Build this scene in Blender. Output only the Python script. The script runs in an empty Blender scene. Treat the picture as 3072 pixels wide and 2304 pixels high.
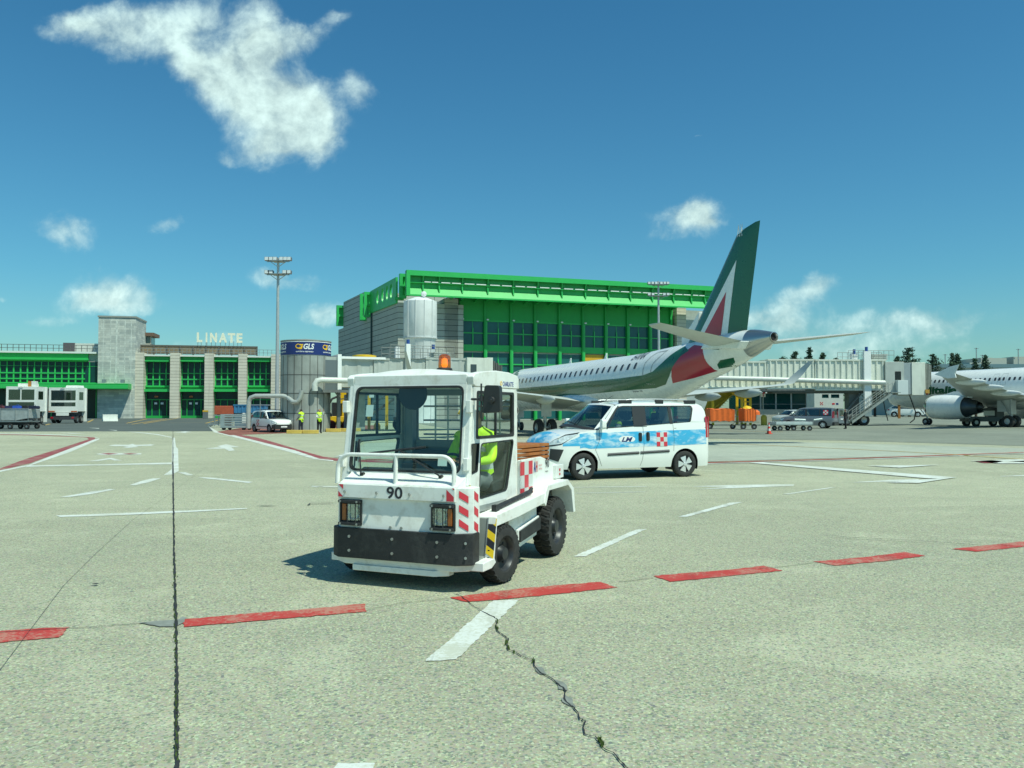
import bpy, bmesh, math, random
from math import sin, cos, pi, radians as R, sqrt, atan2, tan
from mathutils import Vector, Matrix
from mathutils.geometry import tessellate_polygon
random.seed(7)
S = bpy.context.scene
COL = S.collection
# ------------------------------------------------ camera
H, YH, FPX = 1.7, 1229.0, 2450.0
PITCH = math.atan((YH - 1152) / FPX)
cam = bpy.data.cameras.new('camera'); co = bpy.data.objects.new('camera', cam); COL.objects.link(co)
cam.sensor_width = 36; cam.lens = FPX / 3072 * 36; cam.clip_end = 6000; cam.clip_start = .1
co.location = (0, 0, H); co.rotation_euler = (pi / 2 + PITCH, 0, 0)
S.camera = co
# ------------------------------------------------ sun and sky
SUN = Vector((.44, -.39, 1.0)).normalized()          # direction towards the sun
ELEV = math.asin(SUN.z); AZ = atan2(SUN.x, SUN.y)
sl = bpy.data.lights.new('sun', 'SUN'); so = bpy.data.objects.new('sun', sl); COL.objects.link(so)
sl.energy = 4.25; sl.angle = R(.53); sl.color = (.94, 1.0, .83)
so.rotation_euler = SUN.to_track_quat('Z', 'Y').to_euler()
S.view_settings.view_transform = 'Standard'; S.view_settings.look = 'None'
S.view_settings.exposure = 0.12; S.view_settings.gamma = 1
W = bpy.data.worlds.new('World'); S.world = W; W.use_nodes = True

class NT:
    def __init__(s, tree): s.t = tree; s.n = tree.nodes; s.l = tree.links
    def node(s, typ, **kw):
        n = s.n.new(typ)
        for k, v in kw.items():
            if k == 'inp':
                for a, b in v.items():
                    if hasattr(b, 'node'): s.l.new(b, n.inputs[a])
                    else: n.inputs[a].default_value = b
            else: setattr(n, k, v)
        return n
    def math(s, op, a, b=0, c=0, clamp=False):
        n = s.n.new('ShaderNodeMath'); n.operation = op; n.use_clamp = clamp
        for i, x in enumerate((a, b, c)):
            if i > 1 and op not in ('MULTIPLY_ADD', 'SMOOTH_MIN'): break
            if hasattr(x, 'node'): s.l.new(x, n.inputs[i])
            else: n.inputs[i].default_value = x
        return n.outputs[0]
    def mix(s, f, a, b, typ='RGBA', blend='MIX'):
        n = s.n.new('ShaderNodeMix'); n.data_type = typ
        if typ == 'RGBA': n.blend_type = blend; ia, ib, o = 6, 7, 2
        else: ia, ib, o = 2, 3, 0
        for i, x in ((0, f), (ia, a), (ib, b)):
            if hasattr(x, 'node'): s.l.new(x, n.inputs[i])
            else:
                if typ == 'RGBA' and i > 0 and len(x) == 3: x = (*x, 1)
                n.inputs[i].default_value = x
        return n.outputs[o]
    def ramp(s, f, pts):
        n = s.n.new('ShaderNodeValToRGB'); e = n.color_ramp.elements
        while len(e) < len(pts): e.new(.5)
        for k, (p, c) in enumerate(pts):
            e[k].position = p; e[k].color = (c, c, c, 1) if not hasattr(c, '__len__') else (*c, 1)[:4]
        s.l.new(f, n.inputs[0]); return n.outputs[0]
    def noise(s, vec, sc, det=4, rough=.55, dist=0, dim='3D'):
        n = s.node('ShaderNodeTexNoise', noise_dimensions=dim, inp={'Scale': sc, 'Detail': det, 'Roughness': rough, 'Distortion': dist})
        if vec is not None: s.l.new(vec, n.inputs['Vector'])
        return n.outputs['Fac']

def sky():
    t = NT(W.node_tree); t.n.clear()
    st = t.node('ShaderNodeTexSky', sky_type='NISHITA', sun_disc=False, sun_elevation=ELEV, sun_rotation=AZ,
                altitude=100, air_density=1.25, dust_density=.55, ozone_density=2.2)
    tc = t.node('ShaderNodeTexCoord').outputs['Generated']
    sep = t.node('ShaderNodeSeparateXYZ', inp={0: tc})
    X, Y, Z = sep.outputs
    ys = t.math('MAXIMUM', Y, .05)
    a = t.math('DIVIDE', X, ys); e = t.math('DIVIDE', Z, ys)       # sky directions in front of the terminal
    warp = t.node('ShaderNodeCombineXYZ', inp={0: a, 1: e, 2: 0}).outputs[0]
    w1 = t.node('ShaderNodeTexNoise', inp={'Vector': warp, 'Scale': 7.0, 'Detail': 6.0, 'Roughness': .62}).outputs['Color']
    w2 = t.node('ShaderNodeVectorMath', operation='SUBTRACT', inp={0: w1, 1: (.5, .5, .5)}).outputs[0]
    wv = t.node('ShaderNodeVectorMath', operation='SCALE', inp={0: w2, 'Scale': .075}).outputs[0]
    p = t.node('ShaderNodeVectorMath', operation='ADD', inp={0: warp, 1: wv}).outputs[0]
    sp = t.node('ShaderNodeSeparateXYZ', inp={0: p}); PX, PY = sp.outputs[0], sp.outputs[1]
    # cloud puffs: (u, v, half width, half height, density) in picture-scale numbers turned into directions
    bl = [(190, 60, 70, 34, .55), (250, 45, 95, 42, .72), (330, 110, 95, 44, .72), (430, 50, 120, 62, .82), (380, 165, 66, 40, .70), (520, 130, 66, 62, .74), (600, 40, 70, 60, .62),
          (560, 205, 80, 40, .75), (650, 190, 90, 60, .8), (760, 60, 75, 85, 1.0), (850, 90, 80, 45, .85), (930, 75, 60, 25, .5), (1010, 30, 50, 22, .45),
          (720, 150, 90, 60, .85), (700, 270, 90, 50, .9), (800, 250, 110, 75, 1.0), (860, 340, 140, 90, 1.25), (930, 350, 80, 90, .9), (830, 430, 100, 45, 1.0), (680, 455, 30, 18, .5),
          (1060, 215, 38, 40, .62), (1100, 265, 38, 40, .6), (1000, 400, 20, 20, .3),
          (180, 690, 84, 50, .95), (515, 668, 65, 26, .72), (340, 730, 8, 8, .2), (330, 845, 105, 55, .85), (300, 885, 110, 30, .7), (440, 870, 25, 35, .45), (340, 915, 120, 20, .55), (150, 960, 110, 25, .5),
          (850, 845, 105, 28, .80), (980, 938, 76, 32, .85), (290, 450, 18, 12, .3), (2110, 378, 14, 6, .35),
          (2045, 645, 105, 46, .88), (2110, 605, 62, 38, .85), (1975, 715, 45, 22, .55), (2165, 645, 35, 14, .45), (2120, 655, 60, 40, .5),
          (2400, 890, 70, 30, .75), (2470, 855, 55, 30, .85), (2350, 950, 110, 40, .75), (2270, 960, 100, 30, .5), (2700, 960, 230, 34, .50), (2560, 1010, 220, 34, .46), (2850, 970, 150, 30, .50), (2900, 1040, 300, 26, .36), (2450, 1040, 160, 30, .4), (650, 1000, 130, 18, .42), (460, 1000, 60, 18, .4), (40, 890, 60, 25, .3), (10, 900, 20, 12, .3)]
    dens = None
    for (u, v, w, h, d) in bl:
        aa = (u - 1536) / FPX; ee = (YH - v) / FPX
        dx = t.math('MULTIPLY_ADD', PX, FPX / w, -aa * FPX / w); dy = t.math('MULTIPLY_ADD', PY, FPX / h, -ee * FPX / h)
        r2 = t.math('MULTIPLY_ADD', dx, dx, t.math('MULTIPLY', dy, dy))
        g = t.math('MULTIPLY', t.math('POWER', 2.718, t.math('MULTIPLY', r2, -.75)), d)
        dens = g if dens is None else t.math('ADD', dens, g)
    dens = t.math('MINIMUM', dens, 1.45)
    n1 = t.noise(warp, 13, 10, .60, .35); n2 = t.noise(warp, 40, 7, .62, .2)
    nn = t.math('MULTIPLY_ADD', n2, .3, n1)
    f = t.math('ADD', dens, t.math('MULTIPLY_ADD', nn, 2.2, -1.60)); f = t.math('MULTIPLY', f, t.node('ShaderNodeMapRange', interpolation_type='SMOOTHSTEP', inp={0: dens, 1: .10, 2: .45}).outputs[0])
    f = t.node('ShaderNodeMapRange', interpolation_type='SMOOTHSTEP', inp={0: f, 1: .0, 2: 1.45}).outputs[0]
    f = t.math('MULTIPLY', f, t.math('GREATER_THAN', Y, .06))
    f = t.math('MULTIPLY', f, .93)
    # the grading of a clear summer sky through green-tinted air: deeper and more cyan than the bare model
    el = t.node('ShaderNodeMapRange', inp={0: Z, 1: 0.0, 2: .5}).outputs[0]
    gr = t.node('ShaderNodeValToRGB'); E = gr.color_ramp.elements
    E[0].position = 0; E[0].color = (.50, .84, .90, 1); E[1].position = 1; E[1].color = (.24, .70, .86, 1)
    e2 = E.new(.3); e2.color = (.34, .80, .92, 1); t.l.new(el, gr.inputs[0])
    base = t.mix(1.0, st.outputs[0], gr.outputs[0], blend='MULTIPLY')
    shade = t.ramp(t.math('MULTIPLY_ADD', n2, .5, t.math('MULTIPLY', n1, .6)), [(.40, 5.6), (.66, 9.6)])
    cl = t.mix(1.0, shade, (.76, 1.0, .95), blend='MULTIPLY')
    out = t.mix(f, base, cl)
    bg = t.node('ShaderNodeBackground', inp={'Color': out, 'Strength': .105})
    o = t.node('ShaderNodeOutputWorld'); t.l.new(bg.outputs[0], o.inputs[0])
sky()

def G(u, v, z=0.0):
    """point at height z seen in direction (u, v) of the surveyed picture"""
    a = (u - 1536) / FPX; b = -(v - 1152) / FPX
    d = Vector((a, cos(PITCH) - b * sin(PITCH), sin(PITCH) + b * cos(PITCH)))
    k = (z - H) / d.z
    return Vector((d.x * k, d.y * k, z))
def AT(u, v, y):
    a = (u - 1536) / FPX; b = -(v - 1152) / FPX
    d = Vector((a, cos(PITCH) - b * sin(PITCH), sin(PITCH) + b * cos(PITCH)))
    k = y / d.y
    return Vector((d.x * k, y, H + d.z * k))

# ------------------------------------------------ materials
MATS = {}
def mat(name, col, rough=.5, metal=0, var=0.0, vs=3.0, bump=0.0, bs=30.0, coat=0, emit=None, spec=.5, dirt=0.0, streak=False, dc=(.18, .16, .12)):
    if name in MATS: return MATS[name]
    m = bpy.data.materials.new(name); m.use_nodes = True; t = NT(m.node_tree)
    b = t.n['Principled BSDF']
    b.inputs['Base Color'].default_value = (*col, 1); b.inputs['Roughness'].default_value = rough
    b.inputs['Metallic'].default_value = metal; b.inputs['Coat Weight'].default_value = coat
    b.inputs['Specular IOR Level'].default_value = spec
    tc = None
    if var or bump or dirt: tc = t.node('ShaderNodeTexCoord').outputs['Object']
    if var or dirt:
        c = (*col, 1)
        if var:
            n = t.noise(tc, vs, 5, .6)
            n = t.ramp(n, [(.3, 1 - var), (.7, 1 + var * .4)])
            c = t.mix(1, c, n, blend='MULTIPLY')
        if dirt:
            v = tc
            if streak: v = t.node('ShaderNodeMapping', inp={'Vector': tc, 'Scale': (1, 1, .12)}).outputs[0]
            n = t.noise(v, vs * 1.7, 7, .68)
            n = t.ramp(n, [(.5, 0), (.75, dirt)])
            c = t.mix(n, c, dc)
        t.l.new(c, b.inputs['Base Color'])
        rn = t.noise(tc, vs * 4, 3); rr = t.math('MULTIPLY_ADD', rn, .2, rough - .1)
        t.l.new(rr, b.inputs['Roughness'])
    if bump:
        n = t.noise(tc, bs, 4)
        bp = t.node('ShaderNodeBump', inp={'Height': n, 'Strength': min(bump, 1), 'Distance': .01})
        t.l.new(bp.outputs[0], b.inputs['Normal'])
    if emit: b.inputs['Emission Color'].default_value = (*emit[0], 1); b.inputs['Emission Strength'].default_value = emit[1]
    MATS[name] = m; return m

def glass(name, tint=(.55, .66, .62), refl=.08, rough=.02):
    if name in MATS: return MATS[name]
    m = bpy.data.materials.new(name); m.use_nodes = True; t = NT(m.node_tree); t.n.clear()
    tr = t.node('ShaderNodeBsdfTransparent', inp={'Color': (*tint, 1)})
    gl = t.node('ShaderNodeBsdfGlossy', inp={'Color': (.9, 1, .97, 1), 'Roughness': rough})
    ge = t.node('ShaderNodeNewGeometry'); dt = t.node('ShaderNodeVectorMath', operation='DOT_PRODUCT', inp={0: ge.outputs['Normal'], 1: ge.outputs['Incoming']}).outputs['Value']
    fr = t.math('POWER', t.math('SUBTRACT', 1, t.math('ABSOLUTE', dt), clamp=True), 5); f = t.math('MULTIPLY_ADD', fr, .9, .05 + refl); f = t.math('MINIMUM', t.math('MAXIMUM', f, .015), .75)
    mx = t.node('ShaderNodeMixShader', inp={0: f, 1: tr.outputs[0], 2: gl.outputs[0]})
    o = t.node('ShaderNodeOutputMaterial', inp={0: mx.outputs[0]})
    MATS[name] = m; return m

WHITE = mat('white_paint', (.80, .82, .76), .38, var=.07, vs=2.2, coat=.3, dirt=.22, dc=(.42, .40, .33))
TUGW = mat('tug_white', (.82, .84, .79), .42, var=.09, vs=3, dirt=.6, dc=(.42, .38, .29), bump=.06, bs=9)
CARW = mat('car_white', (.83, .85, .81), .22, var=.03, vs=1.5, coat=.6)
PLASW = mat('aircraft_white', (.80, .83, .80), .28, var=.05, vs=.7, coat=.4, dirt=.12, dc=(.5, .5, .45))
PLGREY = mat('aircraft_grey', (.52, .56, .52), .42, var=.09, vs=1.4, dirt=.25, dc=(.33, .32, .26), streak=False)
BLACK = mat('black_rubber', (.020, .022, .024), .62, var=.35, vs=5, bump=.3, bs=60, dirt=.5, dc=(.075, .08, .075))
TYRE = mat('tyre', (.030, .031, .030), .82, var=.3, vs=9, bump=.2, bs=40, dirt=.45, dc=(.085, .08, .07))
PLAST = mat('black_plastic', (.028, .03, .031), .45, var=.1, vs=8)
DARK = mat('dark_interior', (.03, .034, .036), .7, var=.2)
GREYI = mat('grey_interior', (.22, .25, .25), .6, var=.1)
CHROME = mat('chrome', (.75, .77, .77), .15, 1)
STEEL = mat('steel', (.42, .44, .43), .4, .8, var=.15, vs=3)
ALU = mat('painted_steel_grey', (.42, .46, .44), .5, .2, var=.12, vs=2, dirt=.25, dc=(.2, .18, .14))
REDP = mat('red_paint', (.62, .035, .045), .5, var=.1)
MAROON = mat('sign_red', (.55, .05, .06), .5)
YEL = mat('yellow_paint', (.80, .50, .01), .45, var=.12, vs=3, dirt=.2)
ORG = mat('orange_tarp', (.78, .15, .02), .6, var=.15, vs=4, bump=.5, bs=5)
GRN = mat('green_paint', (.030, .47, .10), .42, var=.08, vs=.6, dirt=.12, dc=(.02, .2, .05))
GRND = mat('green_panel', (.012, .36, .065), .5, var=.08, vs=.5)
INK = mat('black_lettering', (.025, .027, .035), .5)
NAVY = mat('navy_panel', (.012, .030, .16), .45, var=.1, vs=2)
WLET = mat('white_lettering', (.82, .84, .82), .5)
YLET = mat('yellow_lettering', (.85, .50, .02), .5)
AIRG = mat('aircraft_green', (.008, .105, .042), .3, coat=.4, var=.06, vs=.7)
AIRR = mat('aircraft_red', (.42, .012, .03), .32, coat=.4, var=.08, vs=.7)
GLW = glass('window_glass', (.80, .92, .88), .01)
GLS_ = glass('door_glass', (.86, .96, .92), -.03)
GLC = glass('car_glass', (.42, .50, .48), .07)
GLD = mat('dark_facade_glass', (.008, .055, .055), .12, var=.4, vs=.35, spec=.22)
SKIN = mat('skin', (.50, .28, .19), .55)
HIVIS = None

# ------------------------------------------------ mesh builder
class MB:
    def __init__(s, *mats): s.V = []; s.F = []; s.I = []; s.mats = list(mats) or [WHITE]; s.cur = 0
    def m(s, material):
        if material not in s.mats: s.mats.append(material)
        s.cur = s.mats.index(material); return s
    def add(s, V, F):
        o = len(s.V); s.V += [tuple(v) for v in V]
        for f in F: s.F.append(tuple(i + o for i in f)); s.I.append(s.cur)
        return s
    def box(s, x0, x1, y0, y1, z0, z1):
        x0, x1 = min(x0, x1), max(x0, x1); y0, y1 = min(y0, y1), max(y0, y1); z0, z1 = min(z0, z1), max(z0, z1)
        return s.add([(x0, y0, z0), (x1, y0, z0), (x1, y1, z0), (x0, y1, z0), (x0, y0, z1), (x1, y0, z1), (x1, y1, z1), (x0, y1, z1)],
                     [(0, 3, 2, 1), (4, 5, 6, 7), (0, 1, 5, 4), (1, 2, 6, 5), (2, 3, 7, 6), (3, 0, 4, 7)])
    def obox(s, c, dx, dy, z0, z1, a):
        """box of size dx, dy turned by a about z"""
        n = len(s.V); s.box(-dx / 2, dx / 2, -dy / 2, dy / 2, z0, z1)
        for k in range(n, len(s.V)):
            x, y, z = s.V[k]; s.V[k] = (c[0] + x * cos(a) - y * sin(a), c[1] + x * sin(a) + y * cos(a), z)
        return s
    def prism(s, poly, ax, a, b):
        """polygon in the two other axes, extruded along ax from a to b"""
        def P(p, t): return (t, p[0], p[1]) if ax == 'x' else (p[0], t, p[1]) if ax == 'y' else (p[0], p[1], t)
        n = len(poly); V = [P(p, a) for p in poly] + [P(p, b) for p in poly]
        ar = sum(poly[i][0] * poly[(i + 1) % n][1] - poly[(i + 1) % n][0] * poly[i][1] for i in range(n))
        F = [tuple(range(n)), tuple(range(2 * n - 1, n - 1, -1))] + [(i + n, (i + 1) % n + n, (i + 1) % n, i) for i in range(n)]
        flip = (ar > 0) != (b < a)
        if ax == 'y': flip = not flip
        if flip: F = [tuple(reversed(f)) for f in F]
        return s.add(V, F)
    def cyl(s, p0, p1, r0, r1=None, n=12, caps=True):
        p0, p1 = Vector(p0), Vector(p1); r1 = r0 if r1 is None else r1
        d = (p1 - p0).normalized(); a = d.orthogonal().normalized(); b = d.cross(a)
        V = [p0 + (a * cos(2 * pi * k / n) + b * sin(2 * pi * k / n)) * r0 for k in range(n)] + [p1 + (a * cos(2 * pi * k / n) + b * sin(2 * pi * k / n)) * r1 for k in range(n)]
        F = [(k, (k + 1) % n, (k + 1) % n + n, k + n) for k in range(n)]
        if caps: F += [tuple(range(n - 1, -1, -1)), tuple(range(n, 2 * n))]
        return s.add(V, F)
    def tube(s, path, r, n=8, closed=False):
        P = [Vector(p) for p in path]; N = len(P); V = []; F = []; a = None
        for i, p in enumerate(P):
            if closed: t = P[(i + 1) % N] - P[i - 1]
            else: t = (P[min(i + 1, N - 1)] - P[max(i - 1, 0)])
            t.normalize()
            a = (a - t * a.dot(t)).normalized() if a is not None and (a - t * a.dot(t)).length > 1e-4 else t.orthogonal().normalized()
            b = t.cross(a); rr = r[i] if hasattr(r, '__len__') else r
            V += [p + (a * cos(2 * pi * k / n) + b * sin(2 * pi * k / n)) * rr for k in range(n)]
        for i in range(N if closed else N - 1):
            j = (i + 1) % N
            F += [(i * n + k, i * n + (k + 1) % n, j * n + (k + 1) % n, j * n + k) for k in range(n)]
        if not closed: F += [tuple(range(n - 1, -1, -1)), tuple(range((N - 1) * n, N * n))]
        return s.add(V, F)
    def lathe(s, prof, c, ax='z', n=24):
        """prof: (radius, height along axis)"""
        V = []
        for r, h in prof:
            for k in range(n):
                a = 2 * pi * k / n; x, y = r * cos(a), r * sin(a)
                V.append({'z': (c[0] + x, c[1] + y, c[2] + h), 'y': (c[0] + y, c[1] + h, c[2] + x), 'x': (c[0] + h, c[1] + x, c[2] + y)}[ax])
        F = []
        for i in range(len(prof) - 1):
            F += [(i * n + k, i * n + (k + 1) % n, (i + 1) * n + (k + 1) % n, (i + 1) * n + k) for k in range(n)]
        return s.add(V, F)
    def grid(s, fn, us, vs, flip=False, closed=False):
        nv = len(vs); V = [fn(u, v) for u in us for v in vs]; F = []
        for i in range(len(us) - 1):
            for j in range(nv - 1): F.append((i * nv + j, (i + 1) * nv + j, (i + 1) * nv + j + 1, i * nv + j + 1))
            if closed: F.append((i * nv + nv - 1, (i + 1) * nv + nv - 1, (i + 1) * nv, i * nv))
        if flip: F = [tuple(reversed(f)) for f in F]
        return s.add(V, F)
    def panel(s, outline, holes, fn, th=0.0, flip=False):
        """flat outline with holes mapped by fn(a, b, depth) with thickness th"""
        loops = [outline] + list(holes); pts = [p for l in loops for p in l]
        tri = tessellate_polygon([[Vector((p[0], p[1], 0)) for p in l] for l in loops])
        n = len(pts); V = [fn(a, b, 0) for a, b in pts]
        F = []
        for t in tri:
            (x0, y0), (x1, y1), (x2, y2) = [pts[i] for i in t]
            ccw = (x1 - x0) * (y2 - y0) - (x2 - x0) * (y1 - y0) > 0
            F.append(tuple(t) if ccw != flip else tuple(reversed(t)))
        if th:
            V += [fn(a, b, th) for a, b in pts]
            F += [tuple(i + n for i in reversed(f)) for f in F]
            o = 0
            for l in loops:
                k = len(l); F += [(o + i, o + (i + 1) % k, o + (i + 1) % k + n, o + i + n) for i in range(k)]; o += k
        return s.add(V, F)
    def spread(s, poly, fn, nx=16, nz=6, flip=False):
        """outline laid on a curved surface: cut into columns, each filled between its lowest and highest point"""
        xs = [p[0] for p in poly]; x0, x1 = min(xs), max(xs); e = (x1 - x0) * 1e-4
        cols = sorted(set([x0 + e, x1 - e] + frange(x0 + e, x1 - e, nx) + [x for x in xs if x0 + e < x < x1 - e]))
        def span(x):
            zs = []
            for i in range(len(poly)):
                a, b = poly[i], poly[(i + 1) % len(poly)]
                if (a[0] - x) * (b[0] - x) <= 0 and a[0] != b[0]: zs.append(a[1] + (b[1] - a[1]) * (x - a[0]) / (b[0] - a[0]))
            return (min(zs), max(zs)) if zs else (poly[0][1],) * 2
        sp = {x: span(x) for x in cols}
        return s.grid(lambda x, t: fn(x, lerp(sp[x][0], sp[x][1], t)), cols, frange(0, 1, nz), flip=flip)
    def text(s, body, w, h, fn, bold=0.0, shear=0.0, th=0, space=1.0, cuts=0):
        """lettering scaled to w x h, mapped by fn(x, y)"""
        cu = bpy.data.curves.new('t', 'FONT'); cu.body = body; cu.size = 1; cu.offset = bold; cu.shear = shear; cu.resolution_u = 3; cu.space_character = space
        ob = bpy.data.objects.new('t', cu); COL.objects.link(ob)
        bpy.context.view_layer.update()
        me = bpy.data.meshes.new_from_object(ob.evaluated_get(bpy.context.evaluated_depsgraph_get()))
        if cuts:
            bm = bmesh.new(); bm.from_mesh(me); lo = min(v.co.y for v in bm.verts); hi = max(v.co.y for v in bm.verts)
            for k in range(1, cuts + 1): bmesh.ops.bisect_plane(bm, geom=bm.verts[:] + bm.edges[:] + bm.faces[:], plane_co=(0, lerp(lo, hi, k / (cuts + 1)), 0), plane_no=(0, 1, 0))
            bm.to_mesh(me); bm.free()
        X = [v.co.x for v in me.vertices]; Y = [v.co.y for v in me.vertices]
        if X:
            x0, x1, y0, y1 = min(X), max(X), min(Y), max(Y)
            V = [fn((v.co.x - x0) / (x1 - x0) * w, (v.co.y - y0) / (y1 - y0) * h) for v in me.vertices]
            s.add(V, [tuple(p.vertices) for p in me.polygons])
        bpy.data.objects.remove(ob); bpy.data.curves.remove(cu); bpy.data.meshes.remove(me)
        return s
    def build(s, name, parent=None, bevel=0, angle=38, smooth=True, split=None, **tags):
        if split is not None:
            par = list(range(len(s.V)))
            def find(i):
                while par[i] != i: par[i] = par[par[i]]; i = par[i]
                return i
            for f in s.F:
                for i in f[1:]:
                    a, b = find(f[0]), find(i)
                    if a != b: par[a] = b
            comp = {}
            for fi, f in enumerate(s.F): comp.setdefault(find(f[0]), []).append(fi)
            C = []
            for fs in comp.values():
                P = [s.V[i] for fi in fs for i in s.F[fi]]
                C.append([[min(p[k] for p in P) - split for k in range(3)], [max(p[k] for p in P) + split for k in range(3)], fs])
            merged = True
            while merged:
                merged = False
                for i in range(len(C)):
                    for j in range(i + 1, len(C)):
                        a, b = C[i], C[j]
                        if all(a[0][k] <= b[1][k] and b[0][k] <= a[1][k] for k in range(3)):
                            C[i] = [[min(a[0][k], b[0][k]) for k in range(3)], [max(a[1][k], b[1][k]) for k in range(3)], a[2] + b[2]]; C.pop(j); merged = True; break
                    if merged: break
            out = []
            for c in C:
                q = MB(*s.mats); mp = {}
                for fi in c[2]:
                    for i in s.F[fi]:
                        if i not in mp: mp[i] = len(q.V); q.V.append(s.V[i])
                    q.F.append(tuple(mp[i] for i in s.F[fi])); q.I.append(s.I[fi])
                out.append(q.build(name, parent, bevel, angle, smooth, None, **tags))
            return out[0] if out else None
        me = bpy.data.meshes.new(name); me.from_pydata(s.V, [], s.F); me.update()
        for x in s.mats: me.materials.append(x)
        me.polygons.foreach_set('material_index', s.I)
        if smooth:
            me.polygons.foreach_set('use_smooth', [True] * len(me.polygons)); me.set_sharp_from_angle(angle=R(angle))
        o = bpy.data.objects.new(name, me); COL.objects.link(o)
        if parent is not None: o.parent = parent
        if bevel:
            b = o.modifiers.new('bevel', 'BEVEL'); b.width = bevel; b.segments = 2; b.limit_method = 'ANGLE'; b.angle_limit = R(40); b.harden_normals = True
        for k, v in tags.items():
            if v is not None: o[k] = v
        return o

def thing(name, label, cat, loc=(0, 0, 0), rz=0, group=None):
    o = bpy.data.objects.new(name, None); COL.objects.link(o); o.location = loc; o.rotation_euler = (0, 0, rz)
    o.empty_display_size = .3
    o['label'] = label; o['category'] = cat
    if group: o['group'] = group
    return o
def dup(root, loc, rz, label, group=None, scale=None):
    r = root.copy(); COL.objects.link(r); r.location = loc; r.rotation_euler = (0, 0, rz); r['label'] = label
    if group: r['group'] = group
    if scale: r.scale = (scale,) * 3
    for ch in list(root.children):
        c = ch.copy(); COL.objects.link(c); c.parent = r
        for g in list(ch.children): d = g.copy(); COL.objects.link(d); d.parent = c
    return r
def rnd(poly, r, n=4):
    """round the corners of a polygon; r a number or one per corner"""
    out = []; N = len(poly)
    for i in range(N):
        p = Vector(poly[i]); a = Vector(poly[i - 1]) - p; b = Vector(poly[(i + 1) % N]) - p
        rr = r[i] if hasattr(r, '__len__') else r
        if rr <= 0: out.append(tuple(p)); continue
        rr = min(rr, a.length * .49, b.length * .49)
        A = p + a.normalized() * rr; B = p + b.normalized() * rr
        for k in range(n + 1):
            t = k / n; q = A * (1 - t) ** 2 + p * 2 * t * (1 - t) + B * t * t; out.append(tuple(q))
    return out
def lerp(a, b, t): return a + (b - a) * t
def interp(x, T):
    """piecewise linear table [(x, v...)]"""
    if x <= T[0][0]: return T[0][1:]
    for i in range(len(T) - 1):
        if x <= T[i + 1][0]:
            t = (x - T[i][0]) / (T[i + 1][0] - T[i][0]); return tuple(lerp(a, b, t) for a, b in zip(T[i][1:], T[i + 1][1:]))
    return T[-1][1:]
def smooth_interp(x, T):
    """monotone-ish cubic table"""
    if x <= T[0][0]: return T[0][1:]
    if x >= T[-1][0]: return T[-1][1:]
    for i in range(len(T) - 1):
        if x <= T[i + 1][0]:
            x0, x1 = T[i][0], T[i + 1][0]; h = x1 - x0; t = (x - x0) / h; o = []
            for k in range(1, len(T[0])):
                y0, y1 = T[i][k], T[i + 1][k]; d = (y1 - y0) / h
                dp = (y0 - T[i - 1][k]) / (x0 - T[i - 1][0]) if i > 0 else d
                dn = (T[i + 2][k] - y1) / (T[i + 2][0] - x1) if i + 2 < len(T) else d
                m0 = 0 if dp * d <= 0 else 2 * dp * d / (dp + d); m1 = 0 if dn * d <= 0 else 2 * dn * d / (dn + d)
                o.append((2 * t**3 - 3 * t * t + 1) * y0 + (t**3 - 2 * t * t + t) * h * m0 + (-2 * t**3 + 3 * t * t) * y1 + (t**3 - t * t) * h * m1)
            return tuple(o)
def frange(a, b, n): return [a + (b - a) * k / n for k in range(n + 1)]
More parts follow.
